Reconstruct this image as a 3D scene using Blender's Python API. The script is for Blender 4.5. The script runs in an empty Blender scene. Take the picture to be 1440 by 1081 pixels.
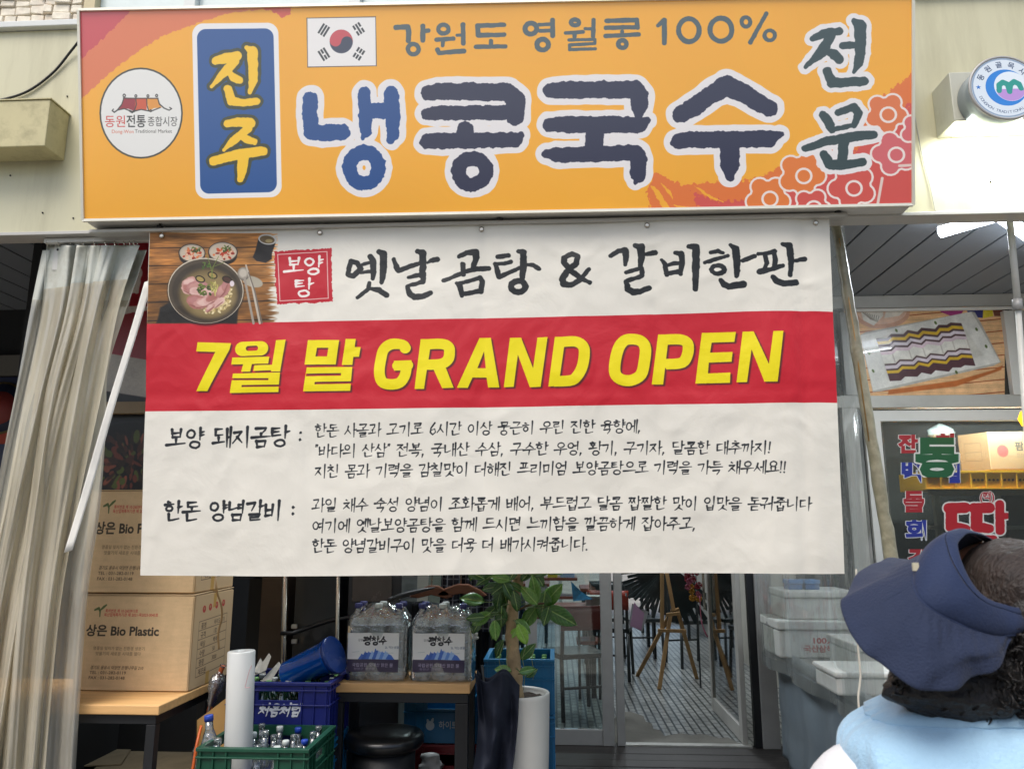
import bpy, bmesh, math, random
import numpy as np
from mathutils import Vector, Matrix, noise
R = math.radians
sc = bpy.context.scene; col = sc.collection
# ---------------------------------------------------------------- camera
CZ = 1.42; FPX = 1060.0; PITCH = math.atan(204.5/1060); YAW = math.atan(60/1060*math.cos(PITCH))
cd = bpy.data.cameras.new('camera'); cam = bpy.data.objects.new('camera', cd); col.objects.link(cam); sc.camera = cam
cam.location = (0, 0, CZ); cam.rotation_euler = (math.pi/2+PITCH, 0, YAW)
cd.sensor_width = 36; cd.lens = FPX/1440*36; cd.clip_start = .05; cd.clip_end = 600
cd.dof.use_dof = True; cd.dof.focus_distance = 3.3; cd.dof.aperture_fstop = 9
# ---------------------------------------------------------------- world, sun, exposure
world = bpy.data.worlds.new('World'); sc.world = world; world.use_nodes = True
wn = world.node_tree; bg = wn.nodes['Background']; sky = wn.nodes.new('ShaderNodeTexSky'); sky.sky_type = 'NISHITA'; sky.sun_disc = False
SUN_EL, SUN_AZ = 58, 205        # from behind the photographer, high
sky.sun_elevation = R(SUN_EL); sky.sun_rotation = R(SUN_AZ); sky.dust_density = 3.5; sky.air_density = 1.2; sky.ozone_density = .6
wn.links.new(sky.outputs[0], bg.inputs[0]); bg.inputs[1].default_value = .12
sl = bpy.data.lights.new('sun', 'SUN'); sl.energy = 1.5; sl.angle = R(30); sl.color = (1, .97, .92)
so = bpy.data.objects.new('sun', sl); col.objects.link(so)
d = Vector((math.sin(R(SUN_AZ))*math.cos(R(SUN_EL)), math.cos(R(SUN_AZ))*math.cos(R(SUN_EL)), math.sin(R(SUN_EL))))
so.rotation_euler = d.to_track_quat('Z', 'Y').to_euler()
sc.view_settings.view_transform = 'Standard'; sc.view_settings.look = 'None'; sc.view_settings.gamma = 1
sc.view_settings.use_curve_mapping = False; sc.view_settings.exposure = 0.66
sc.cycles.max_bounces = 10; sc.cycles.transparent_max_bounces = 40; sc.cycles.use_denoising = True
sc.cycles.caustics_reflective = False; sc.cycles.caustics_refractive = False

_cp, _sp, _cy, _sy = math.cos(PITCH), math.sin(PITCH), math.cos(YAW), math.sin(YAW)
def ray(px, py):
    x, y = (px-720)/FPX, -(py-540.5)/FPX          # right, up, forward 1
    f, u = _cp - y*_sp, _sp + y*_cp
    return Vector((x*_cy - f*_sy, f*_cy + x*_sy, u))
def at(px, py, Y):                                  # measured point -> world, on the plane at depth Y
    r = ray(px, py); return Vector((0, 0, CZ)) + r*(Y/r.y)
def on(px, py, z):                                  # ... on the horizontal plane z
    r = ray(px, py); return Vector((0, 0, CZ)) + r*((z-CZ)/r.z)
def onx(px, py, X):
    r = ray(px, py); return Vector((0, 0, CZ)) + r*(X/r.x)

# ---------------------------------------------------------------- objects
def tag(o, label=None, cat=None, group=None, kind=None):
    if label: o['label'] = label
    if cat: o['category'] = cat
    if group: o['group'] = group
    if kind: o['kind'] = kind
    return o
def thing(name, label, cat, loc=(0, 0, 0), group=None, kind=None):
    o = bpy.data.objects.new(name, None); col.objects.link(o); o.location = loc; o.empty_display_size = .1
    return tag(o, label, cat, group, kind)
def children(o): return [c for c in bpy.data.objects if c.parent is o]
def copy_tree(o, off, label=None, parent=None, group=None, depth=0):
    c = o.copy(); col.objects.link(c)
    if depth == 0:
        c.location = o.location + Vector(off)
        if label: c['label'] = label
        if group: c['group'] = group
    else: c.parent = parent
    for ch in children(o): copy_tree(ch, off, parent=c, depth=depth+1)
    return c

def wloc(p):                                        # accumulated location of a parent chain (no rotations used at build time)
    v = Vector((0, 0, 0))
    while p: v += p.location; p = p.parent
    return v
class MB:
    """collects faces in world coordinates and links them as one mesh"""
    def __init__(s): s.v = []; s.f = []; s.uv = {}; s.sm = []; s.mi = []; s.m = 0
    def face(s, pts, uv=None, smooth=False):
        b = len(s.v); s.v += [Vector(p) for p in pts]; s.f.append(tuple(range(b, b+len(pts)))); s.sm.append(smooth); s.mi.append(s.m)
        if uv: s.uv[len(s.f)-1] = uv
    def box(s, x0, x1, y0, y1, z0, z1):
        s.hexa([(x0,y0,z0),(x1,y0,z0),(x1,y1,z0),(x0,y1,z0),(x0,y0,z1),(x1,y0,z1),(x1,y1,z1),(x0,y1,z1)]); return s
    def hexa(s, p):
        b = len(s.v); s.v += [Vector(q) for q in p]
        for f in ((0,3,2,1),(4,5,6,7),(0,1,5,4),(1,2,6,5),(2,3,7,6),(3,0,4,7)): s.f.append(tuple(b+i for i in f)); s.sm.append(False); s.mi.append(s.m)
        return s
    def bar(s, a, b, w, h, up=(0, 0, 1)):           # rectangular bar from a to b
        a, b = Vector(a), Vector(b); d = (b-a).normalized(); u = Vector(up)
        if abs(d.dot(u)) > .95: u = Vector((0, 1, 0))
        r = d.cross(u).normalized(); u = r.cross(d); r *= w/2; u *= h/2
        return s.hexa([a-r-u, a+r-u, b+r-u, b-r-u, a-r+u, a+r+u, b+r+u, b-r+u])
    def tube(s, pts, r, n=10, caps=True, flat=1.0):
        pts = [Vector(p) for p in pts]; rs = r if isinstance(r, (list, tuple)) else [r]*len(pts); b = len(s.v); ref = None
        for i, p in enumerate(pts):
            d = (pts[min(i+1, len(pts)-1)]-pts[max(i-1, 0)]).normalized()
            if ref is None: ref = Vector((0, 0, 1)) if abs(d.z) < .9 else Vector((1, 0, 0))
            u = (ref-d*ref.dot(d)).normalized(); ref = u; w = d.cross(u)
            for k in range(n):
                t = 2*math.pi*k/n; s.v.append(p+(u*math.cos(t)*flat+w*math.sin(t))*rs[i])
        for i in range(len(pts)-1):
            for k in range(n):
                k2 = (k+1) % n; s.f.append((b+i*n+k, b+i*n+k2, b+(i+1)*n+k2, b+(i+1)*n+k)); s.sm.append(True); s.mi.append(s.m)
        if caps:
            s.f.append(tuple(b+k for k in range(n))[::-1]); s.f.append(tuple(b+(len(pts)-1)*n+k for k in range(n))); s.sm += [False]*2; s.mi += [s.m]*2
        return s
    def lathe(s, prof, c, n=24, axis=None, smooth=True):
        """prof: [(radius, height)] turned about an axis through c"""
        c = Vector(c); ax = Vector(axis or (0, 0, 1)).normalized(); u = ax.orthogonal().normalized(); w = ax.cross(u); b = len(s.v)
        for (r, h) in prof:
            for k in range(n):
                t = 2*math.pi*k/n; s.v.append(c+ax*h+(u*math.cos(t)+w*math.sin(t))*r)
        for i in range(len(prof)-1):
            for k in range(n):
                k2 = (k+1) % n; s.f.append((b+i*n+k, b+i*n+k2, b+(i+1)*n+k2, b+(i+1)*n+k)); s.sm.append(smooth); s.mi.append(s.m)
        for i, rev in ((0, True), (len(prof)-1, False)):
            if prof[i][0] > 1e-4:
                f = tuple(b+i*n+k for k in range(n)); s.f.append(f[::-1] if rev else f); s.sm.append(False); s.mi.append(s.m)
        return s
    def prism(s, poly, d):
        """polygon (3-D points) extruded along vector d"""
        b = len(s.v); n = len(poly); d = Vector(d); s.v += [Vector(p) for p in poly]+[Vector(p)+d for p in poly]
        s.f.append(tuple(range(b, b+n))[::-1]); s.f.append(tuple(range(b+n, b+2*n))); s.sm += [False]*2; s.mi += [s.m]*2
        for k in range(n): k2 = (k+1) % n; s.f.append((b+k, b+k2, b+n+k2, b+n+k)); s.sm.append(False); s.mi.append(s.m)
        return s
    def grid(s, fn, nu, nv, thick=0, uvf=None, smooth=True):
        """sheet fn(u,v) -> point"""
        b = len(s.v)
        for j in range(nv+1):
            for i in range(nu+1): s.v.append(Vector(fn(i/nu, j/nv)))
        for j in range(nv):
            for i in range(nu):
                k = b+j*(nu+1)+i; s.f.append((k, k+nu+1, k+nu+2, k+1)); s.sm.append(smooth); s.mi.append(s.m)
                if uvf: s.uv[len(s.f)-1] = [uvf(i/nu, j/nv), uvf(i/nu, (j+1)/nv), uvf((i+1)/nu, (j+1)/nv), uvf((i+1)/nu, j/nv)]
        return s
    def build(s, name, mat, parent=None, bevel=0, solid=0, subsurf=0, origin=None, normals=True):
        o0 = wloc(parent) if parent else Vector(origin or (0, 0, 0))
        me = bpy.data.meshes.new(name); me.from_pydata([tuple(v-o0) for v in s.v], [], s.f)
        mats = mat if isinstance(mat, (list, tuple)) else [mat]
        for m in mats: me.materials.append(m)
        for i, p in enumerate(me.polygons): p.use_smooth = s.sm[i]; p.material_index = min(s.mi[i], len(mats)-1)
        if s.uv:
            ul = me.uv_layers.new(name='UVMap')
            for fi, uv in s.uv.items():
                for li, q in zip(me.polygons[fi].loop_indices, uv): ul.data[li].uv = q
        o = bpy.data.objects.new(name, me); col.objects.link(o)
        if parent: o.parent = parent
        else: o.location = o0
        if solid: m = o.modifiers.new('solid', 'SOLIDIFY'); m.thickness = solid; m.offset = 0
        if bevel: m = o.modifiers.new('bevel', 'BEVEL'); m.width = bevel; m.segments = 2; m.limit_method = 'ANGLE'; m.angle_limit = R(40)
        if subsurf: m = o.modifiers.new('sub', 'SUBSURF'); m.levels = m.render_levels = subsurf
        return o
def B(x0, x1, y0, y1, z0, z1): return MB().box(x0, x1, y0, y1, z0, z1)
def share(o, off, parent, name=None):               # a further piece that shares the mesh
    c = o.copy(); c.name = name or o.name; col.objects.link(c); c.parent = parent; c.location = o.location+Vector(off); return c
def catmull(P, n=6):
    P = [Vector(p) for p in P]; out = [P[0]]
    for i in range(len(P)-1):
        a = P[max(i-1, 0)]; b = P[i]; c = P[i+1]; d = P[min(i+2, len(P)-1)]
        for k in range(1, n+1):
            t = k/n; out.append(.5*((2*b)+(c-a)*t+(2*a-5*b+4*c-d)*t*t+(3*b-a-3*c+d)*t**3))
    return out

# ---------------------------------------------------------------- materials
def lin(h):
    c = [int(h.lstrip('#')[i:i+2], 16)/255 for i in (0, 2, 4)] if isinstance(h, str) else list(h)[:3]
    if isinstance(h, str): c = [x/12.92 if x <= .04045 else ((x+.055)/1.055)**2.4 for x in c]
    return (*c, 1)
def nd(nt, t, **k):
    n = nt.nodes.new(t)
    for a, v in k.items():
        if a.startswith('i_'): n.inputs[a[2:].replace('_', ' ')].default_value = v
        else: setattr(n, a, v)
    return n
_m = {}
def mat(name, base, rough=.6, metal=0, var=.12, scale=6, bump=.1, bscale=60, dirt=0, dirtcol='#4a4436', dscale=2.5, stretch=(1, 1, 1), spec=.5, trans=0, alpha=1, coat=0, sheen=0, subs=0, emit=0, emitcol=None):
    if name in _m: return _m[name]
    m = bpy.data.materials.new(name); m.use_nodes = True; nt = m.node_tree; p = nt.nodes['Principled BSDF']; L = nt.links.new
    tc = nd(nt, 'ShaderNodeTexCoord'); mp = nd(nt, 'ShaderNodeMapping'); mp.inputs['Scale'].default_value = stretch; L(tc.outputs['Object'], mp.inputs[0])
    n1 = nd(nt, 'ShaderNodeTexNoise', i_Scale=scale, i_Detail=6.0, i_Roughness=.6); L(mp.outputs[0], n1.inputs['Vector'])
    c = lin(base); a = [x*(1-var) for x in c[:3]]+[1]; b = [min(1, x*(1+var)) for x in c[:3]]+[1]
    mx = nd(nt, 'ShaderNodeMix', data_type='RGBA'); mx.inputs[6].default_value = a; mx.inputs[7].default_value = b
    mr = nd(nt, 'ShaderNodeMapRange'); mr.inputs[1].default_value = .3; mr.inputs[2].default_value = .7; L(n1.outputs[0], mr.inputs[0]); L(mr.outputs[0], mx.inputs[0])
    out = mx.outputs[2]
    if dirt:
        n2 = nd(nt, 'ShaderNodeTexNoise', i_Scale=dscale, i_Detail=8.0, i_Roughness=.68); L(mp.outputs[0], n2.inputs['Vector'])
        r2 = nd(nt, 'ShaderNodeMapRange'); r2.inputs[1].default_value = .48; r2.inputs[2].default_value = .72; r2.inputs[4].default_value = dirt; L(n2.outputs[0], r2.inputs[0])
        m2 = nd(nt, 'ShaderNodeMix', data_type='RGBA'); m2.inputs[7].default_value = lin(dirtcol); L(r2.outputs[0], m2.inputs[0]); L(out, m2.inputs[6]); out = m2.outputs[2]
    L(out, p.inputs['Base Color'])
    rr = nd(nt, 'ShaderNodeMapRange'); rr.inputs[3].default_value = max(0, rough-.08); rr.inputs[4].default_value = min(1, rough+.1); L(n1.outputs[0], rr.inputs[0]); L(rr.outputs[0], p.inputs['Roughness'])
    p.inputs['Metallic'].default_value = metal; p.inputs['Specular IOR Level'].default_value = spec
    if bump:
        n3 = nd(nt, 'ShaderNodeTexNoise', i_Scale=bscale, i_Detail=4.0); L(mp.outputs[0], n3.inputs['Vector'])
        bp = nd(nt, 'ShaderNodeBump', i_Strength=bump, i_Distance=.005); L(n3.outputs[0], bp.inputs['Height']); L(bp.outputs[0], p.inputs['Normal'])
    p.inputs['Transmission Weight'].default_value = trans; p.inputs['Alpha'].default_value = alpha; p.inputs['Coat Weight'].default_value = coat; p.inputs['Sheen Weight'].default_value = sheen
    if subs: p.inputs['Subsurface Weight'].default_value = subs; p.inputs['Subsurface Radius'].default_value = (.02, .01, .006); p.inputs['Subsurface Scale'].default_value = .3
    if emit: p.inputs['Emission Color'].default_value = lin(emitcol or base); p.inputs['Emission Strength'].default_value = emit
    _m[name] = m; return m
def glassy(name, tint='#ffffff', transp=.8, fres=1.0, rough=.05, diff=None, diffw=0.0, bump=0, bscale=8, stretch=(1, 1, 1), transl=False):
    """thin sheet: partly see-through, with a glossy coat and optional milky film"""
    if name in _m: return _m[name]
    m = bpy.data.materials.new(name); m.use_nodes = True; nt = m.node_tree; nt.nodes.clear(); L = nt.links.new
    o = nd(nt, 'ShaderNodeOutputMaterial'); t = nd(nt, 'ShaderNodeBsdfTransparent'); t.inputs[0].default_value = lin(tint)
    g = nd(nt, 'ShaderNodeBsdfGlossy'); g.inputs['Roughness'].default_value = rough; g.inputs[0].default_value = (1, 1, 1, 1)
    f = nd(nt, 'ShaderNodeFresnel'); f.inputs[0].default_value = 1.5
    if bump:
        tc = nd(nt, 'ShaderNodeTexCoord'); mp = nd(nt, 'ShaderNodeMapping'); mp.inputs['Scale'].default_value = stretch; L(tc.outputs['Object'], mp.inputs[0])
        n = nd(nt, 'ShaderNodeTexNoise', i_Scale=bscale, i_Detail=4.0); L(mp.outputs[0], n.inputs['Vector']); b = nd(nt, 'ShaderNodeBump', i_Strength=bump, i_Distance=.02); L(n.outputs[0], b.inputs['Height'])
        L(b.outputs[0], g.inputs['Normal']); L(b.outputs[0], f.inputs['Normal'])
    base = t.outputs[0]
    if diffw:
        dd = nd(nt, 'ShaderNodeBsdfDiffuse'); dd.inputs[0].default_value = lin(diff)
        tt = nd(nt, 'ShaderNodeBsdfTranslucent'); tt.inputs[0].default_value = lin(diff)
        ms = nd(nt, 'ShaderNodeMixShader'); ms.inputs[0].default_value = .4; L(dd.outputs[0], ms.inputs[1]); L(tt.outputs[0], ms.inputs[2])
        m1 = nd(nt, 'ShaderNodeMixShader'); m1.inputs[0].default_value = diffw; L(t.outputs[0], m1.inputs[1]); L(ms.outputs[0], m1.inputs[2]); base = m1.outputs[0]
        if bump:
            L(b.outputs[0], dd.inputs['Normal'])
            r_ = nd(nt, 'ShaderNodeMapRange'); r_.inputs[1].default_value = .3; r_.inputs[2].default_value = .7; r_.inputs[3].default_value = max(0, diffw-.13); r_.inputs[4].default_value = min(1, diffw+.13); L(n.outputs[0], r_.inputs[0]); L(r_.outputs[0], m1.inputs[0])
    mm = nd(nt, 'ShaderNodeMath', operation='MULTIPLY_ADD'); mm.inputs[1].default_value = fres; mm.inputs[2].default_value = 1-transp if transp < 1 else 0; L(f.outputs[0], mm.inputs[0])
    mf = nd(nt, 'ShaderNodeMixShader'); L(mm.outputs[0], mf.inputs[0]); L(base, mf.inputs[1]); L(g.outputs[0], mf.inputs[2]); L(mf.outputs[0], o.inputs[0])
    _m[name] = m; return m
def printed(name, img, rough=.55, emit=0, crough=.03, coat=0, alpha=False, bump=0, bscale=25, spec=.5, transl=0, creases=False):
    m = bpy.data.materials.new(name); m.use_nodes = True; nt = m.node_tree; p = nt.nodes['Principled BSDF']; L = nt.links.new
    t = nd(nt, 'ShaderNodeTexImage', image=img, extension='EXTEND'); L(t.outputs[0], p.inputs['Base Color'])
    if alpha: L(t.outputs[1], p.inputs['Alpha'])
    p.inputs['Coat Roughness'].default_value = crough
    if emit: L(t.outputs[0], p.inputs['Emission Color']); p.inputs['Emission Strength'].default_value = emit
    p.inputs['Roughness'].default_value = rough; p.inputs['Coat Weight'].default_value = coat; p.inputs['Specular IOR Level'].default_value = spec
    if bump:
        tc = nd(nt, 'ShaderNodeTexCoord'); n = nd(nt, 'ShaderNodeTexNoise', i_Scale=bscale, i_Detail=5.0, i_Distortion=.4); L(tc.outputs['Object'], n.inputs['Vector'])
        h = n.outputs[0]
        if creases:
            w = nd(nt, 'ShaderNodeTexNoise', noise_type='RIDGED_MULTIFRACTAL', i_Scale=5.5, i_Detail=5.0, i_Distortion=.9); L(tc.outputs['Object'], w.inputs['Vector'])
            v = nd(nt, 'ShaderNodeTexVoronoi', feature='F1', i_Scale=9.0, i_Randomness=1.0); L(tc.outputs['Object'], v.inputs['Vector'])
            a = nd(nt, 'ShaderNodeMath', operation='MULTIPLY_ADD'); L(w.outputs[0], a.inputs[0]); a.inputs[1].default_value = .55; L(n.outputs[0], a.inputs[2])
            a2 = nd(nt, 'ShaderNodeMath', operation='MULTIPLY_ADD'); L(v.outputs[0], a2.inputs[0]); a2.inputs[1].default_value = .22; L(a.outputs[0], a2.inputs[2]); h = a2.outputs[0]
        b = nd(nt, 'ShaderNodeBump', i_Strength=bump, i_Distance=.01 if not creases else .035); L(h, b.inputs['Height']); L(b.outputs[0], p.inputs['Normal'])
    if transl:
        o = nt.nodes['Material Output']; tl = nd(nt, 'ShaderNodeBsdfTranslucent'); L(t.outputs[0], tl.inputs[0]); ms = nd(nt, 'ShaderNodeMixShader'); ms.inputs[0].default_value = transl
        L(p.outputs[0], ms.inputs[1]); L(tl.outputs[0], ms.inputs[2]); L(ms.outputs[0], o.inputs[0])
    return m
UVQ = [(0, 0), (1, 0), (1, 1), (0, 1)]                # for faces given bl, br, tr, tl
# ---------------------------------------------------------------- flat print (lettering, posters) rasterised in numpy
def hexc(h):
    h = h.lstrip('#'); return tuple(int(h[i:i+2], 16) / 255 for i in (0, 2, 4))

def homography(src, dst):
    A = []; b = []
    for (x, y), (u, v) in zip(src, dst):
        A.append([x, y, 1, 0, 0, 0, -u*x, -u*y]); b.append(u)
        A.append([0, 0, 0, x, y, 1, -v*x, -v*y]); b.append(v)
    h = np.linalg.solve(np.array(A, float), np.array(b, float))
    return np.append(h, 1).reshape(3, 3)

def vnoise(h, w, cell, seed, octaves=3):
    rng = np.random.default_rng(seed); out = np.zeros((h, w), np.float32); amp = 1.0; tot = 0
    cx, cy = (cell, cell) if not isinstance(cell, tuple) else cell
    for _ in range(octaves):
        gh = int(h / cy) + 3; gw = int(w / cx) + 3
        g = rng.random((gh, gw)).astype(np.float32)
        ys = np.arange(h) / cy; xs = np.arange(w) / cx
        yi = ys.astype(int); xi = xs.astype(int); fy = ys - yi; fx = xs - xi
        fy = (fy*fy*(3-2*fy))[:, None]; fx = (fx*fx*(3-2*fx))[None, :]
        a = g[yi][:, xi]; b = g[yi][:, xi+1]; c = g[yi+1][:, xi]; d = g[yi+1][:, xi+1]
        out += amp * ((a*(1-fx)+b*fx)*(1-fy) + (c*(1-fx)+d*fx)*fy)
        tot += amp; amp *= .5; cx = max(cx/2, 1.01); cy = max(cy/2, 1.01)
    return out / tot

class Canvas:
    def __init__(s, w, h, col, alpha=1.0):
        s.w, s.h = w, h; s.a = np.empty((h, w, 4), np.float32)
        s.a[..., :3] = col if not isinstance(col, str) else hexc(col); s.a[..., 3] = alpha
        s.H = None; s.k = 1.0
    def warp(s, src_quad, dst=None):
        """photo-measured corner points (tl, tr, br, bl) -> the flat print"""
        dst = dst or [(0, 0), (s.w, 0), (s.w, s.h), (0, s.h)]
        s.H = homography(src_quad, dst)
        s.k = (s.w / np.hypot(src_quad[1][0]-src_quad[0][0], src_quad[1][1]-src_quad[0][1]))
    def T(s, pts):
        p = np.asarray(pts, float)
        if s.H is None: return p[:, :2]
        q = np.c_[p[:, :2], np.ones(len(p))] @ s.H.T
        return q[:, :2] / q[:, 2:3]
    def put(s, x0, y0, m, col):
        h, w = m.shape; X0, Y0 = max(x0, 0), max(y0, 0); X1, Y1 = min(x0+w, s.w), min(y0+h, s.h)
        if X1 <= X0 or Y1 <= Y0: return
        m = m[Y0-y0:Y1-y0, X0-x0:X1-x0, None]
        t = s.a[Y0:Y1, X0:X1]
        if isinstance(col, np.ndarray) and col.ndim == 3: c = col[Y0-y0:Y1-y0, X0-x0:X1-x0]
        else: c = np.array(hexc(col) if isinstance(col, str) else col, np.float32)
        t[..., :3] = t[..., :3]*(1-m) + c*m
        t[..., 3:] = t[..., 3:]*(1-m) + m
    def stroke_field(s, strokes, pad, flat=False, k=None):
        """signed distance to a set of brush strokes [(x,y,r),...] with radii"""
        k = s.k if k is None else k
        S = []
        for st in strokes:
            st = np.asarray(st, float); xy = s.T(st); S.append(np.c_[xy, st[:, 2]*k])
        allp = np.concatenate(S); rm = allp[:, 2].max() + pad + 2
        x0 = int(allp[:, 0].min()-rm); x1 = int(allp[:, 0].max()+rm)+1
        y0 = int(allp[:, 1].min()-rm); y1 = int(allp[:, 1].max()+rm)+1
        x0 = max(x0, -50); y0 = max(y0, -50); x1 = min(x1, s.w+50); y1 = min(y1, s.h+50)
        D = np.full((max(1, y1-y0), max(1, x1-x0)), 1e3, np.float32)
        for st in S:
            n = len(st)
            for i in range(max(n-1, 1)):
                ax, ay, ar = st[i]; bx, by, br = st[min(i+1, n-1)]
                m = max(ar, br)+pad+2
                X0 = max(int(min(ax, bx)-m), x0); X1 = min(int(max(ax, bx)+m)+1, x1)
                Y0 = max(int(min(ay, by)-m), y0); Y1 = min(int(max(ay, by)+m)+1, y1)
                if X1 <= X0 or Y1 <= Y0: continue
                gx = np.arange(X0, X1, dtype=np.float32)[None, :]+.5; gy = np.arange(Y0, Y1, dtype=np.float32)[:, None]+.5
                dx, dy = bx-ax, by-ay; L = dx*dx+dy*dy+1e-6
                t = ((gx-ax)*dx+(gy-ay)*dy)/L; tc = np.clip(t, 0, 1)
                d = np.hypot(gx-ax-tc*dx, gy-ay-tc*dy)-(ar+(br-ar)*tc)
                if flat:
                    Ls = L**.5
                    if i == 0: d = np.maximum(d, -t*Ls)
                    if i == n-2: d = np.maximum(d, (t-1)*Ls)
                v = D[Y0-y0:Y1-y0, X0-x0:X1-x0]; np.minimum(v, d, out=v)
        return x0, y0, D
    def poly_field(s, poly, pad=3):
        p = s.T(poly); x0 = int(p[:, 0].min()-pad); x1 = int(p[:, 0].max()+pad)+1
        y0 = int(p[:, 1].min()-pad); y1 = int(p[:, 1].max()+pad)+1
        x0 = max(x0, -20); y0 = max(y0, -20); x1 = min(x1, s.w+20); y1 = min(y1, s.h+20)
        gx = np.arange(x0, x1, dtype=np.float32)[None, :]+.5; gy = np.arange(y0, y1, dtype=np.float32)[:, None]+.5
        d = np.full((y1-y0, x1-x0), 1e6, np.float32); ins = np.zeros(d.shape, bool)
        for i in range(len(p)):
            ax, ay = p[i-1]; bx, by = p[i]; dx, dy = bx-ax, by-ay
            t = np.clip(((gx-ax)*dx+(gy-ay)*dy)/(dx*dx+dy*dy+1e-9), 0, 1)
            d = np.minimum(d, np.hypot(gx-ax-t*dx, gy-ay-t*dy))
            if abs(dy) > 1e-9:
                c = ((ay > gy) != (by > gy)) & (gx < (gy-ay)*dx/dy+ax); ins ^= c
        return x0, y0, np.where(ins, -d, d)
    def strokes(s, st, col, halo=0, halo_col='#e6e3df', rough=0, seed=1, flat=False, k=None, outer=None):
        pad = halo+4
        if outer: pad += outer[0]
        x0, y0, D = s.stroke_field(st, pad, flat, k)
        if rough: D = D + (vnoise(D.shape[0], D.shape[1], 13, seed, 3)-.5)*rough*2
        if outer: s.put(x0, y0, np.clip(.5-(D-halo-outer[0]), 0, 1), outer[1])
        if halo: s.put(x0, y0, np.clip(.5-(D-halo), 0, 1), halo_col)
        s.put(x0, y0, np.clip(.5-D, 0, 1), col)
        return x0, y0, D
    def poly(s, poly, col, rough=0, seed=1, soft=1.0, a=1.0):
        x0, y0, D = s.poly_field(poly, 3+rough*2+soft)
        if rough: D = D + (vnoise(D.shape[0], D.shape[1], 9, seed, 3)-.5)*rough*2
        s.put(x0, y0, np.clip(.5-D/soft, 0, 1)*a, col)
    def ellipse(s, cx, cy, rx, ry, col, soft=1.0, a=1.0, rough=0, seed=3, rot=0.0):
        n = 40; c, q = math.cos(rot), math.sin(rot)
        pts = [(cx+c*rx*math.cos(t)-q*ry*math.sin(t), cy+q*rx*math.cos(t)+c*ry*math.sin(t)) for t in np.linspace(0, 2*math.pi, n, endpoint=False)]
        s.poly(pts, col, rough, seed, soft, a)
    def text(s, body, x, y, h, col, width=None, bold=0.0, shear=0.0, align='L', rot=0.0, halo=0, halo_col='#ffffff', k=None):
        """y = vertical middle of the letters, h = letter height, all in print source units"""
        tris, w0 = glyph_tris(body, bold, shear)
        if tris is None: return
        sx = sy = h/0.72
        if width: sx = width/max(w0, 1e-3)
        off = {'L': 0, 'C': -w0*sx/2, 'R': -w0*sx}[align]
        cy = .36
        P = tris.reshape(-1, 2).copy(); px = P[:, 0]*sx+off; py = -(P[:, 1]-cy)*sy
        c, q = math.cos(rot), math.sin(rot)
        P = np.c_[x+px*c-py*q, y+px*q+py*c]
        P = s.T(P).reshape(-1, 3, 2)
        pad = int(halo)+3
        x0 = int(P[..., 0].min())-pad; y0 = int(P[..., 1].min())-pad
        W = int(P[..., 0].max())-x0+pad+1; Hh = int(P[..., 1].max())-y0+pad+1
        ss = 3; M = np.zeros((Hh*ss, W*ss), np.float32)
        Q = (P-np.array([x0, y0]))*ss
        for tr in Q:
            X0 = int(tr[:, 0].min()); X1 = int(tr[:, 0].max())+2; Y0 = int(tr[:, 1].min()); Y1 = int(tr[:, 1].max())+2
            gx = np.arange(X0, X1)[None, :]+.5; gy = np.arange(Y0, Y1)[:, None]+.5
            (ax, ay), (bx, by), (cx, cy_) = tr
            e0 = (bx-ax)*(gy-ay)-(by-ay)*(gx-ax); e1 = (cx-bx)*(gy-by)-(cy_-by)*(gx-bx); e2 = (ax-cx)*(gy-cy_)-(ay-cy_)*(gx-cx)
            m = ((e0 >= 0) & (e1 >= 0) & (e2 >= 0)) | ((e0 <= 0) & (e1 <= 0) & (e2 <= 0))
            v = M[Y0:Y1, X0:X1]; v[m[:v.shape[0], :v.shape[1]]] = 1
        m = M.reshape(Hh, ss, W, ss).mean((1, 3))
        if halo:
            hm = m.copy(); r = int(math.ceil(halo))
            for dy in range(-r, r+1):
                for dx in range(-r, r+1):
                    if dx*dx+dy*dy <= halo*halo+.5:
                        hm = np.maximum(hm, np.roll(np.roll(m, dy, 0), dx, 1))
            s.put(x0, y0, hm, halo_col)
        s.put(x0, y0, m, col)
    def brush(s, body, x, y, h, col, width=None, r=None, seed=0, slant=-.06, rough=0, halo=0, halo_col='#ffffff'):
        """brush-pen Hangul composed from its jamo; y = middle"""
        st = brush_strokes(body, seed); w0 = st[1]; sx = (width/w0) if width else h
        r = r or h*.055
        out = []
        for k_ in st[0]:
            n = len(k_)
            out.append([(x+(px+(.5-py)*-slant)*sx, y+(py-.5)*h, r*(1.25-.75*(i/(n-1) if n > 1 else 0)) if not cl else r) for i, (px, py, cl) in enumerate(k_)])
        return s.strokes(out, col, rough=rough, halo=halo, halo_col=halo_col)
    def aged(s, grain=.02, blur=1, seed=1):
        a = s.a[..., :3]
        for _ in range(blur):
            a = (a*2+np.roll(a, 1, 0)+np.roll(a, -1, 0)+np.roll(a, 1, 1)+np.roll(a, -1, 1))/6
        g = vnoise(s.h, s.w, 3, seed, 2)[..., None]-.5; g2 = vnoise(s.h, s.w, 40, seed+1, 3)[..., None]-.5
        s.a[..., :3] = np.clip(a*(1+g*grain*4+g2*grain*6), 0, 1); return s
    def image(s, name):
        im = bpy.data.images.new(name, s.w, s.h, alpha=True)
        im.pixels.foreach_set(np.ascontiguousarray(np.clip(s.a, 0, 1)[::-1]).astype(np.float32).ravel()); im.update(); im.pack()
        return im

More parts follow.
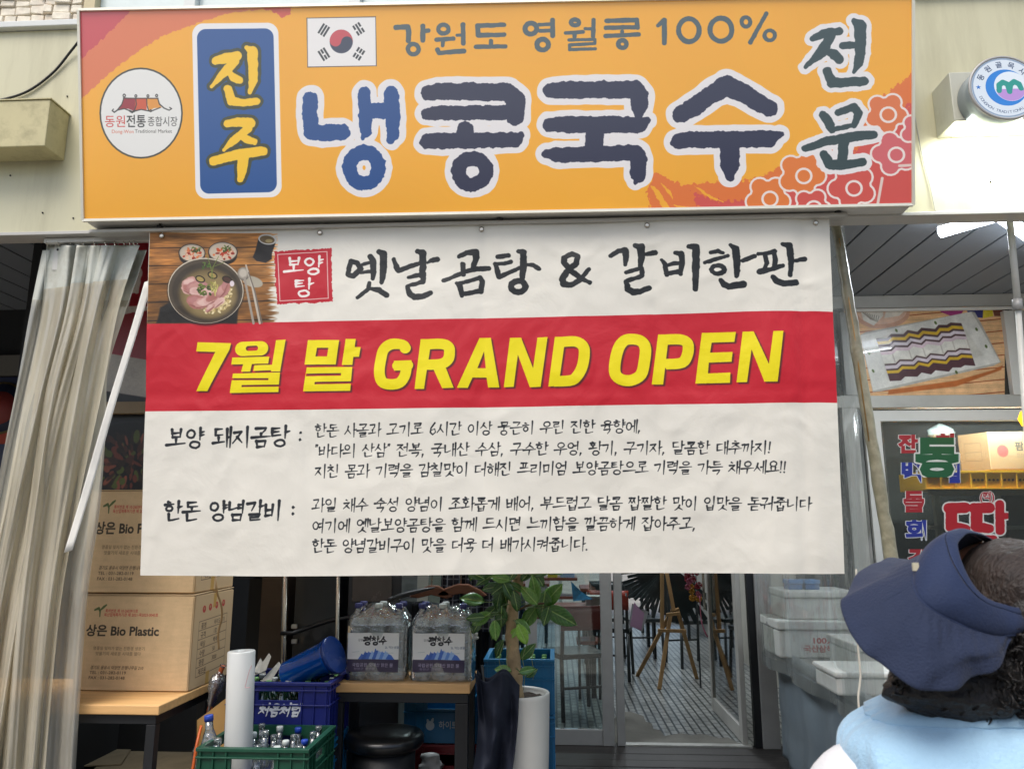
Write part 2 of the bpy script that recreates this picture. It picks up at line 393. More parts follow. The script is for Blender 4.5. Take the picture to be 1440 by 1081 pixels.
_gc = {}
def glyph_tris(body, bold, shear):
    key = (body, bold, shear)
    if key in _gc: return _gc[key]
    c = bpy.data.curves.new('text', 'FONT'); c.body = body; c.resolution_u = 3; c.offset = bold; c.shear = shear
    o = bpy.data.objects.new('text', c); bpy.context.scene.collection.objects.link(o)
    dg = bpy.context.evaluated_depsgraph_get(); m = bpy.data.meshes.new_from_object(o.evaluated_get(dg))
    m.calc_loop_triangles(); n = len(m.loop_triangles)
    v = np.empty(len(m.vertices)*3, np.float32); m.vertices.foreach_get('co', v); v = v.reshape(-1, 3)[:, :2]
    t = np.empty(n*3, np.int32); m.loop_triangles.foreach_get('vertices', t)
    w = float(v[:, 0].max()) if len(v) else 0
    bpy.data.objects.remove(o); bpy.data.curves.remove(c); bpy.data.meshes.remove(m)
    _gc[key] = (v[t].reshape(-1, 3, 2) if n else None, w); return _gc[key]

# jamo as pen strokes in a unit box
def _circ(cx, cy, rx, ry, n=14): return [(cx+rx*math.sin(t), cy-ry*math.cos(t), 1) for t in np.linspace(0, 2*math.pi, n)]
def _sq(strokes, x0, x1, y0=0., y1=1.): return [[(x0+(x1-x0)*p[0], y0+(y1-y0)*p[1]) + tuple(p[2:]) for p in s] for s in strokes]
CON = {
 'ㄱ': [[(.05,.15),(.9,.06),(.85,.45),(.6,1)]], 'ㄴ': [[(.08,0),(.12,.85),(.4,.85),(1,.62)]],
 'ㄷ': [[(.1,.1),(.9,.04)],[(.12,.1),(.12,.88),(1,.78)]],
 'ㄹ': [[(.05,.1),(.9,.04),(.82,.42),(.12,.5),(.14,.95),(1,.84)]],
 'ㅁ': [[(.1,.08),(.2,.98)],[(.1,.12),(.92,.05),(.85,.92)],[(.2,.92),(.85,.86)]],
 'ㅂ': [[(.08,.02),(.18,1)],[(.88,0),(.85,.95)],[(.15,.5),(.85,.42)],[(.18,.95),(.85,.88)]],
 'ㅅ': [[(.55,0),(.42,.5),(0,1)],[(.44,.42),(1,.95)]], 'ㅇ': [_circ(.5,.5,.42,.46)],
 'ㅈ': [[(.08,.12),(.88,.04),(.5,.5),(0,1)],[(.48,.48),(1,.95)]],
 'ㅋ': [[(.05,.12),(.9,.05),(.85,.45),(.6,1)],[(.05,.55),(.82,.44)]],
 'ㅌ': [[(.1,.08),(.9,.02)],[(.12,.46),(.82,.4)],[(.12,.1),(.12,.9),(1,.8)]],
 'ㅍ': [[(.05,.08),(.95,.02)],[(.3,.08),(.36,.85)],[(.72,.05),(.66,.85)],[(0,.95),(1,.84)]],
}
CON['ㅊ'] = [[(.38,-.12),(.6,-.02)]] + _sq(CON['ㅈ'], 0, 1, .2, 1)
CON['ㅎ'] = [[(.36,-.1),(.64,-.04)],[(.02,.24),(.98,.14)],_circ(.5,.68,.34,.3)]
for d, b in (('ㄲ','ㄱ'),('ㄸ','ㄷ'),('ㅃ','ㅂ'),('ㅆ','ㅅ'),('ㅉ','ㅈ')): CON[d] = _sq(CON[b], 0, .46)+_sq(CON[b], .52, 1)
for d, b in (('ㄳ','ㄱㅅ'),('ㄵ','ㄴㅈ'),('ㄶ','ㄴㅎ'),('ㄺ','ㄹㄱ'),('ㄻ','ㄹㅁ'),('ㄼ','ㄹㅂ'),('ㄽ','ㄹㅅ'),('ㄾ','ㄹㅌ'),('ㄿ','ㄹㅍ'),('ㅀ','ㄹㅎ'),('ㅄ','ㅂㅅ')):
    CON[d] = _sq(CON[b[0]], 0, .46)+_sq(CON[b[1]], .52, 1)
INI = 'ㄱㄲㄴㄷㄸㄹㅁㅂㅃㅅㅆㅇㅈㅉㅊㅋㅌㅍㅎ'; MED = 'ㅏㅐㅑㅒㅓㅔㅕㅖㅗㅘㅙㅚㅛㅜㅝㅞㅟㅠㅡㅢㅣ'
FIN = ' ㄱㄲㄳㄴㄵㄶㄷㄹㄺㄻㄼㄽㄾㄿㅀㅁㅂㅄㅅㅆㅇㅈㅊㅋㅌㅍㅎ'
VV = {'ㅏ': [[(.45,0),(.5,1)],[(.5,.5),(1,.42)]], 'ㅐ': [[(.25,.08),(.3,.95)],[(.3,.5),(.75,.46)],[(.75,0),(.78,1)]],
 'ㅑ': [[(.45,0),(.5,1)],[(.5,.38),(.98,.3)],[(.5,.62),(.98,.55)]], 'ㅒ': [[(.2,.08),(.25,.95)],[(.25,.38),(.75,.36)],[(.25,.6),(.75,.58)],[(.75,0),(.78,1)]],
 'ㅓ': [[(0,.5),(.6,.45)],[(.6,0),(.62,1)]], 'ㅔ': [[(-.1,.5),(.35,.46)],[(.35,.06),(.38,.92)],[(.8,0),(.82,1)]],
 'ㅕ': [[(0,.35),(.6,.3)],[(0,.6),(.6,.56)],[(.6,0),(.62,1)]], 'ㅖ': [[(-.1,.38),(.35,.34)],[(-.1,.6),(.35,.56)],[(.35,.06),(.38,.92)],[(.8,0),(.82,1)]],
 'ㅣ': [[(.5,0),(.55,1)]]}
HV = {'ㅗ': [[(.5,0),(.5,.6)],[(0,.72),(1,.55)]], 'ㅛ': [[(.32,0),(.34,.6)],[(.68,0),(.66,.6)],[(0,.72),(1,.55)]],
 'ㅜ': [[(0,.25),(1,.08)],[(.5,.2),(.48,1)]], 'ㅠ': [[(0,.25),(1,.08)],[(.34,.2),(.28,1)],[(.68,.16),(.7,1)]], 'ㅡ': [[(0,.55),(1,.4)]]}
MIX = {'ㅘ':'ㅗㅏ','ㅙ':'ㅗㅐ','ㅚ':'ㅗㅣ','ㅝ':'ㅜㅓ','ㅞ':'ㅜㅔ','ㅟ':'ㅜㅣ','ㅢ':'ㅡㅣ'}
LAT = {',': [[(.1,.85),(.05,1.05)]], '.': [[(.08,.9),(.12,.9)]], '!': [[(.12,.1),(.1,.68)],[(.1,.88),(.12,.9)]], ':': [[(.1,.35),(.13,.35)],[(.1,.68),(.13,.68)]],
 '“': [[(.05,.05),(.02,.2)],[(.16,.05),(.13,.2)]], '”': [[(.05,.05),(.02,.2)],[(.16,.05),(.13,.2)]],
 '6': [[(.4,.05),(.12,.45),(.1,.75),(.3,.92),(.5,.75),(.42,.5),(.15,.6)]]}
def brush_strokes(body, seed=0):
    rng = random.Random(seed+len(body)); out = []; x = 0
    def add(st, x0, y0, x1, y1):
        for s in st: out.append([(x+x0+(x1-x0)*p[0]+rng.uniform(-.012, .012), y0+(y1-y0)*p[1]+rng.uniform(-.012, .012), 1 if len(p) > 2 else 0) for p in s])
    for ch in body:
        if ch == ' ': x += .45; continue
        if ch in LAT: add(LAT[ch], 0, 0, 1, 1); x += .62 if ch == '6' else .28; continue
        c = ord(ch)-0xAC00
        if c < 0: x += .5; continue
        i, m, f = INI[c//588], MED[c % 588//28], FIN[c % 28]; F = f != ' '
        if m in VV:
            add(CON[i], .02, .2 if not F else .08, .5, .78 if not F else .5); add(VV[m], .56, 0, .95, 1.0 if not F else .6)
            if F: add(CON[f], .2, .66, .8, 1.0)
        elif m in HV:
            add(CON[i], .2, .05, .78, .46 if not F else .32); add(HV[m], .02, .5 if not F else .34, .96, .95 if not F else .62)
            if F: add(CON[f], .22, .68, .78, 1.02)
        else:
            h, v = MIX[m]
            add(CON[i], .05, .06, .48, .44 if not F else .3); add(HV[h], 0, .5 if not F else .33, .56, .86 if not F else .6)
            add(VV[v], .6, 0, .96, 1.0 if not F else .62)
            if F: add(CON[f], .25, .68, .82, 1.02)
        x += .98
    return out, x

def tr(ox, oy, sc, strokes): return [[(ox+x/sc, oy+y/sc, r/sc) for x, y, r in s] for s in strokes]
def trp(ox, oy, sc, p): return [(ox+x/sc, oy+y/sc) for x, y in p]
def ring(cx, cy, rx, ry, r, n=15): return [(cx+rx*math.cos(t), cy+ry*math.sin(t), r) for t in np.linspace(0, 2*math.pi, n)]
# ---------------------------------------------------------------- the shop sign's print
SIGN_Q = [(112, 16), (1283, -6), (1283, 289), (118, 311)]
BAN_Q = [(210, 326), (1168, 305), (1190, 806), (195, 809)]

def art_sign():
    c = Canvas(2340, 592, '#eda832'); c.warp(SIGN_Q)
    H, W = c.h, c.w
    n = vnoise(H, W, 300, 5, 2)[..., None]
    c.a[..., :3] *= 1+(n-.5)*.05
    # brushed red sweeps
    c.poly([(108, 0), (300, -5), (420, 10), (330, 20), (240, 50), (190, 80), (150, 110), (112, 145)], '#d9774e', rough=5, seed=2)
    c.poly([(108, 0), (205, 0), (165, 40), (140, 62), (108, 90)], '#c64a50', rough=5, seed=3)
    c.poly([(373, 0), (426, 0), (424, 20), (412, 27), (404, 20), (385, 14)], '#cf5a48', rough=7, seed=4)
    c.poly([(937, 240), (952, 250), (975, 262), (1000, 258), (1060, 255), (1110, 235), (1150, 225), (1190, 190), (1240, 140), (1290, 98), (1290, 300), (930, 300), (925, 270)], '#dc7438', rough=10, seed=5)
    c.poly([(985, 270), (1030, 285), (1080, 280), (1130, 250), (1180, 240), (1225, 190), (1290, 140), (1290, 300), (1000, 300)], '#cd544e', rough=14, seed=6)
    for p in ([(930,262),(936,262),(962,300),(950,300)], [(944,258),(958,270),(962,284)], [(990,262),(1030,285),(1010,280)], [(1040,250),(1100,238),(1080,247)], [(960,288),(990,293),(980,300)]):
        c.poly(p, '#eda832', rough=4, seed=7)
    # market roundel
    O = (120, 80, 6.76)
    e = lambda x, y, rx, ry, col: c.ellipse(O[0]+x/O[2], O[1]+y/O[2], rx/O[2], ry/O[2], col)
    e(568, 542, 418, 432, '#3a3d38'); e(568, 542, 402, 416, '#e3e2de')
    L = '#3b3a38'
    c.poly(trp(*O, [(395,395),(510,400),(520,470),(505,525),(440,500),(345,505),(375,460)]), '#96303c')
    c.poly(trp(*O, [(510,400),(625,402),(625,520),(570,508),(505,525)]), '#c9573a')
    c.poly(trp(*O, [(625,402),(738,405),(752,460),(775,490),(700,495),(645,520)]), '#dd9440')
    c.strokes(tr(*O, [[(390,400,5),(510,402,5),(630,402,5),(740,402,5)], [(395,405,5),(375,460,5),(330,515,6),(300,535,6),(280,520,6),(290,505,5)],
        [(515,402,5),(522,460,5),(500,530,5)], [(625,405,5),(628,470,5),(645,520,5)], [(735,400,5),(752,455,6),(800,495,6),(850,515,5),(875,500,5),(855,488,5)],
        [(330,515,5),(400,500,5),(480,528,7),(570,508,5),(665,525,6),(760,490,5)], ring(400,376,12,14,5,9), ring(517,380,10,12,5,9), ring(638,380,10,12,5,9), ring(725,376,10,12,5,9),
        ring(665,520,9,9,5,9), [(455,520,9),(480,535,9),(500,520,8)]]), L)
    c.text('동원', O[0]+200/O[2], O[1]+622/O[2], 88/O[2], '#c2352f', width=208/O[2])
    c.text('전통', O[0]+418/O[2], O[1]+620/O[2], 92/O[2], '#30302f', width=196/O[2], bold=.012)
    c.text('종합시장', O[0]+632/O[2], O[1]+622/O[2], 72/O[2], '#40403e', width=300/O[2])
    c.text('Dong-Won', O[0]+272/O[2], O[1]+716/O[2], 34/O[2], '#cc6a55', width=222/O[2])
    c.text('Traditional Market', O[0]+505/O[2], O[1]+712/O[2], 34/O[2], '#55534f', width=372/O[2])
    # blue plate
    def rrect(x0, y0, x1, y1, r):
        return [(x0+r, y0+r, r), (x1-r, y0+r, r), (x1-r, y1-r, r), (x0+r, y1-r, r), (x0+r, y0+r, r)]
    def plate(q, r, col):
        c.poly(q, col); c.strokes([[tuple(p)+(r,) for p in q+[q[0]]]], col)
    plate([(296,50),(390,49),(394,262),(300,264)], 16, '#e8e6e6'); plate([(300,55),(386,54),(390,258),(304,260)], 13, '#21508f')
    Y = '#f3c22c'; S = (0, 0, 3)
    jin = [[(942,260,16),(980,250,22),(1038,240,20)], [(1030,262,18),(985,305,20),(925,368,8)], [(1000,305,10),(1020,330,18),(1048,342,16)],
           [(1082,205,12),(1105,222,24),(1108,340,20),(1092,392,8)], [(996,380,18),(1012,430,20),(1060,438,16),(1122,430,16)]]
    ju = [[(992,525,14),(1040,518,20),(1095,522,22)], [(1085,545,18),(1020,595,18),(978,634,8)], [(1045,570,12),(1075,590,18),(1112,600,14)],
          [(930,682,18),(1040,655,22),(1150,640,20)], [(1062,665,26),(1058,720,22),(1050,758,14)]]
    c.strokes(tr(*S, jin+ju), Y, halo=9, halo_col='#3a4030', rough=2.2, seed=11)
    # flag
    F = (440, 0, 3)
    c.poly(trp(*F, [(20,78),(320,72),(323,282),(23,288)]), '#5a5450'); c.poly(trp(*F, [(24,81),(317,76),(319,279),(26,284)]), '#e9e6e4')
    ex, ey, R = 170, 178, 50
    c.ellipse(F[0]+ex/3, F[1]+ey/3, R/3, R/3, '#3c4256')
    a = -.35
    half = [(ex+R*math.cos(t), ey+R*math.sin(t)) for t in np.linspace(math.pi+a+.5, 2*math.pi+a+.5, 20)]
    c.poly(trp(*F, half), '#c45058')
    u = (math.cos(a+.5), math.sin(a+.5))
    c.ellipse(F[0]+(ex-u[0]*R/2)/3, F[1]+(ey-u[1]*R/2)/3, R/6, R/6, '#c45058'); c.ellipse(F[0]+(ex+u[0]*R/2)/3, F[1]+(ey+u[1]*R/2)/3, R/6, R/6, '#3c4256')
    def tri(cx, cy, ang, br):
        d = (math.cos(ang), math.sin(ang)); nn = (-d[1], d[0]); st = []
        for j in (-1, 0, 1):
            o = (cx+nn[0]*j*13, cy+nn[1]*j*13)
            if br[j+1]: segs = ((-24, -4), (4, 24))
            else: segs = ((-24, 24),)
            for s0, s1 in segs: st.append([(o[0]+d[0]*s0, o[1]+d[1]*s0, 4.2), (o[0]+d[0]*s1, o[1]+d[1]*s1, 4.2)])
        c.strokes(tr(*F, st), '#33363a', flat=True)
    tri(95, 130, -1.0, (0, 0, 0)); tri(245, 125, 1.0, (1, 0, 1)); tri(95, 232, 1.0, (0, 1, 0)); tri(246, 230, -1.0, (1, 1, 1))
    # top line
    K = (560, 0, 2.571); g = []
    g += [[(38,102,9),(82,100,10),(86,120,10),(84,150,9)], [(137,97,9),(137,148,9)], [(140,116,8),(158,113,8)], ring(102,180,20,19,8)]
    g += [ring(212,108,19,16,8), [(187,146,8),(248,142,8)], [(210,146,8),(209,166,7)], [(262,130,6),(282,129,7)], [(283,92,9),(284,160,8)], [(190,182,9),(196,194,8),(286,187,9)]]
    g += [[(432,92,8),(336,96,9),(338,130,9),(432,128,8)], [(384,150,8),(384,170,9)], [(330,172,8),(436,170,8)]]
    g += [ring(528,106,21,20,9), [(558,92,7),(603,90,7)], [(560,114,7),(603,112,7)], [(606,76,9),(606,132,9)], ring(570,164,21,20,9)]
    g += [ring(686,84,14,10,8), [(652,122,7),(715,118,7)], [(684,122,8),(684,138,7)], [(722,107,6),(748,106,6)], [(752,75,8),(750,134,8)],
          [(664,147,6),(756,145,6),(756,160,6),(666,165,6),(666,182,6),(758,179,6)]]
    g += [[(798,78,8),(905,75,9),(908,102,8)], [(796,103,8),(898,101,8)], [(853,116,7),(853,128,7)], [(795,133,8),(912,127,8)], ring(854,162,15,14,8)]
    g += [[(980,95,7),(1002,76,9),(1002,158,9)], ring(1088,112,36,42,9,25), ring(1200,110,38,42,9,25), ring(1287,82,15,17,7), [(1358,52,7),(1302,156,8)], ring(1369,131,18,18,7)]
    c.strokes(tr(*K, g), '#4c5c62', rough=1.2, seed=12)
    # the four big syllables
    A = (420, 90, 4); B = (760, 90, 3.892); C = (1020, 10, 3.729)
    naeng = tr(*A, [[(127,200,44),(124,300,43),(133,388,44),(200,392,46),(312,386,44)], [(438,168,36),(445,300,40),(445,380,36),(430,418,14)], [(470,268,44),(560,266,44)],
        [(590,168,42),(602,300,42),(602,400,36),(590,425,26)], ring(435,586,84,88,41,21)])
    kong = tr(*A, [[(800,168,42),(860,160,48),(1070,158,50),(1250,162,50),(1295,200,52),(1292,295,54),(1282,325,24)], [(792,282,30),(850,278,41),(1250,276,41)],
        [(1010,380,52),(1010,430,52)], [(795,438,42),(870,436,46),(1290,428,43),(1325,400,18)], ring(1048,606,80,74,40,21)])
    guk = tr(*B, [[(128,150,42),(200,146,47),(580,142,48),(605,175,48),(603,240,44),(598,285,24)], [(122,335,38),(200,335,45),(600,335,44),(645,312,18)], [(361,370,48),(361,470,48)],
        [(105,494,28),(160,500,42),(585,488,44),(598,530,46),(596,605,44),(580,645,14)]])
    su = tr(*B, [[(1068,122,56),(1000,160,50),(900,235,48),(825,280,46)], [(1068,122,56),(1150,160,50),(1230,215,48),(1290,245,46)],
        [(808,428,40),(870,418,46),(1290,414,45),(1345,388,20)], [(1083,440,53),(1085,560,50),(1083,618,26)]])
    W_ = '#e4e0e0'
    x0, y0, D = c.stroke_field(naeng+kong+guk+su, 26)
    c.put(x0, y0, np.clip(.5-(D+(vnoise(*D.shape, 30, 21, 2)-.5)*5-18), 0, 1), W_)
    c.strokes(naeng, '#1f4a87', rough=4.5, seed=22); c.strokes(kong+guk+su, '#2c2e48', rough=4.5, seed=23)
    # cloud flowers
    def flower(cx, cy, R, a0):
        pts = []
        for i in range(5):
            t = a0+i*2*math.pi/5; px, py = cx+R*.62*math.cos(t), cy+R*.62*math.sin(t)
            for q in np.linspace(-1.45, 1.45, 9): pts.append((px+R*.42*math.cos(t+q), py+R*.42*math.sin(t+q), 5.5))
        pts.append(pts[0]); fl = [(p[0], p[1]) for p in pts]
        c.poly(trp(*C, fl), '#dd7a3a' if cx < 470 and cy < 1020 else '#d97648' if cy < 600 else '#cd554c' if cx < 700 else '#cf666a')
        c.strokes(tr(*C, [pts, ring(cx+10, cy+8, 38, 38, 6, 19)]), '#e9dcd6')
    for f in ((260,1000,112,.3), (430,880,118,.1), (680,945,118,.5), (850,560,105,.2), (890,770,112,.6), (480,1050,95,.2), (1010,650,90,.2)): flower(*f)
    c.strokes(tr(*C, [[(915,835,7),(1000,830,7)], [(800,1080,7),(830,900,7)]]), '#dfc9c0')
    jeon = [[(485,170,16),(540,142,24),(615,132,22)], [(580,150,24),(530,240,28),(448,318,10)], [(545,232,12),(590,250,26),(618,280,22)],
            [(690,76,14),(722,100,30),(722,240,28),(712,300,22),(690,345,8)], [(636,205,20),(700,203,18)], [(556,338,22),(580,400,26),(640,400,24),(740,392,24)]]
    mun = [[(535,568,20),(560,600,26),(582,650,18)], [(612,556,18),(690,528,22),(714,560,22),(690,624,16)], [(590,645,14),(690,622,12)],
           [(448,745,18),(560,705,24),(700,680,26),(785,672,22)], [(640,700,28),(632,800,24)], [(540,775,22),(570,828,26),(640,830,24),(732,815,22)]]
    c.strokes(tr(*C, jeon+mun), '#37474a', halo=14, halo_col=W_, rough=2.5, seed=31)
    return c

def smooth(st, n=4):
    P = [np.array(p, float) for p in st]; out = [P[0]]
    for i in range(len(P)-1):
        a = P[max(i-1, 0)]; b = P[i]; d = P[i+1]; e = P[min(i+2, len(P)-1)]
        if i == 0 and np.allclose(P[0], P[-1]): a = P[-2]
        if i == len(P)-2 and np.allclose(P[0], P[-1]): e = P[1]
        for k in range(1, n+1):
            t = k/n; out.append(.5*(2*b+(d-a)*t+(2*a-5*b+4*d-e)*t*t+(3*b-a-3*d+e)*t**3))
    return [tuple(p) for p in out]

def food_photo(c):
    """bowl of sliced-meat soup on a rustic table, top left of the banner (source = crop of the photo at x5.14)"""
    O = (200, 320, 5.143); P = lambda *a: trp(*O, a)
    E = lambda x, y, rx, ry, col, **k: c.ellipse(O[0]+x/O[2], O[1]+y/O[2], rx/O[2], ry/O[2], col, **k)
    x0, y0, D = c.poly_field([(211, 327), (392, 326), (394, 457), (206, 460)], 8)
    h, w = D.shape
    g = vnoise(h, w, (70, 9), 41, 4); g2 = vnoise(h, w, (30, 3), 42, 2); g3 = vnoise(h, w, 60, 43, 2)
    yy = np.linspace(0, 1, h)[:, None]; xx = np.linspace(0, 1, w)[None, :]
    base = np.stack([.50+.34*g3+.1*g, .34+.2*g3+.08*g, .17+.1*g3+.04*g], -1)
    plank = np.abs(((yy*5.3) % 1)-.5) > .465
    t = (.55+.5*g+.25*(g2-.5))*np.where(plank, .45, 1)*(1.12-.5*yy)*(1-.25*(1-xx)*(1-yy)); base = base*t[..., None]*1.25
    m = np.clip(.5-D, 0, 1)*np.clip((w*.955-np.arange(w)[None, :])/(w*.05)+(g2-.5)*2.5, 0, 1)
    c.put(x0, y0, m.astype(np.float32), base.astype(np.float32))
    c.poly(P((110,690), (130,600), (200,560), (300,600), (700,600), (690,715), (100,715)), '#1d1b19', soft=6)
    for (x, y, rx, ry, s) in ((365,190,100,72,1), (590,178,108,78,2)):      # kimchi bowls
        E(x, y+26, rx-6, ry-6, '#241c18', soft=4); E(x, y, rx, ry, '#3b322b'); E(x, y-2, rx-8, ry-8, '#b9ab98'); E(x, y, rx-16, ry-14, '#c9b9a4')
        r = random.Random(s)
        for i in range(34):
            a = r.uniform(0, 6.28); q = r.random()**.6; E(x+math.cos(a)*q*(rx-34), y+8+math.sin(a)*q*(ry-30), r.uniform(8, 18), r.uniform(5, 11), r.choice(['#b23a22', '#c9512d', '#8e2a1a', '#d77a4a', '#dcb59a']), rot=a)
        for i in range(14): E(x+r.uniform(0, 60), y-r.uniform(5, 45), 12, 5, r.choice(['#4d5f2a', '#6f7d3a', '#38471f']), rot=r.uniform(0, 3))
    c.poly(P((848,75), (825,170), (806,215), (835,245), (900,258), (945,230), (945,190), (975,100)), '#1e1c1d', soft=3); E(915, 80, 68, 40, '#c9c6c0', rot=.15); E(912, 82, 54, 30, '#6d5a3c', rot=.15); E(925, 92, 26, 14, '#a99565')
    # big bowl
    E(462, 480, 280, 252, '#151311', soft=8, a=.7); E(462, 470, 276, 246, '#cfc4b0'); E(462, 473, 270, 240, '#4e4437'); E(468, 480, 250, 222, '#3d352b', soft=6)
    E(480, 492, 212, 186, '#6b5b3c', soft=14); E(490, 505, 190, 165, '#8a774f', soft=20)
    r = random.Random(5)
    for i in range(130):                                   # rice
        a = r.uniform(-.5, 1.9); q = r.uniform(.55, .95); E(500+math.cos(a)*q*168, 500+math.sin(a)*q*150, r.uniform(7, 14), r.uniform(5, 8), r.choice(['#d6c391', '#e2d3a6', '#bfa76f', '#cdb887']), rot=r.uniform(0, 3))
    cols = ['#c08e86', '#cfa49c', '#b07a76', '#d6b2a8', '#a86f66']
    for i, (x, y, rx, ry, ro) in enumerate(((345,410,60,36,-.5), (335,460,48,40,.5), (400,440,80,40,-.2), (440,490,96,42,.2), (395,555,72,52,.3), (470,560,92,42,-.15), (530,520,88,44,-.5), (590,470,66,38,-.9), (560,560,50,26,-.7), (612,430,46,30,-1.2), (500,600,44,18,-.7))):
        E(x, y, rx, ry, cols[i % 5], rot=ro, soft=2.5, rough=3, seed=i); E(x-6, y-6, rx*.72, ry*.6, cols[(i+3) % 5], rot=ro, soft=5, rough=4, seed=i+9)
        E(x, y+ry*.72, rx*.8, 4, '#8a544e', rot=ro, soft=3)
    for i in range(26): E(425+r.uniform(-12, 80), 455+r.uniform(-30, 45), r.uniform(8, 17), r.uniform(5, 9), r.choice(['#3c4a1f', '#56642b', '#27331a', '#6b7a38']), rot=r.uniform(0, 3))
    for i in range(14): E(515+r.uniform(-10, 36), 455+r.uniform(-40, 45), 20, 5, r.choice(['#b0a35a', '#cfc37e', '#8d8a42']), rot=r.uniform(.8, 2.2))
    for x, y in ((425, 385), (515, 355), (620, 385)): E(x, y, 38, 26, '#2c241c', rot=.4); E(x, y, 28, 17, '#a58f52' if x < 600 else '#4a3128', rot=.4)
    E(655, 415, 16, 22, '#d8cbd0')
    c.strokes(tr(*O, [[(470,190,2),(500,280,3),(520,380,3)], [(560,210,2),(520,290,3),(505,380,3)], [(500,300,2),(600,255,2)]]), '#6d7b3a')
    for q in range(10): E(440+r.uniform(-10, 60), 275+r.uniform(-20, 30), 14, 5, r.choice(['#3f5a22', '#587230']), rot=r.uniform(0, 3))
    # spoon + chopsticks
    E(805, 400, 76, 40, '#a79f8e', rot=.3, soft=3); E(738, 340, 44, 50, '#6e675e', soft=2); E(735, 335, 34, 38, '#bdb4a6', soft=10)
    c.strokes(tr(*O, [[(745,370,9),(770,500,8),(812,712,9)]]), '#9a9186'); c.strokes(tr(*O, [[(756,275,6),(800,430,7),(858,712,8)]]), '#b8aea0'); c.strokes(tr(*O, [[(775,330,4),(820,470,5),(874,712,5)]]), '#6e655b')

BODY = [('한돈 사골과 고기로 6시간 이상 뭉근히 우린 진한 육향에,', 445, 905, 611, 606), ('“바다의 산삼” 전복, 국내산 수삼, 구수한 우엉, 황기, 구기자, 달콤한 대추까지!', 445, 1086, 639, 635),
        ('지친 몸과 기력을 감칠맛이 더해진 프리미엄 보양곰탕으로 기력을 가득 채우세요!!', 445, 1107, 667, 662),
        ('과일 채수 숙성 양념이 조화롭게 배어, 부드럽고 달콤 짭짤한 맛이 입맛을 돋궈줍니다', 442, 1143, 713, 712),
        ('여기에 옛날보양곰탕을 함께 드시면 느끼함을 깔끔하게 잡아주고,', 442, 982, 741, 740), ('한돈 양념갈비구이 맛을 더욱 더 배가시켜줍니다.', 442, 832, 768, 768)]

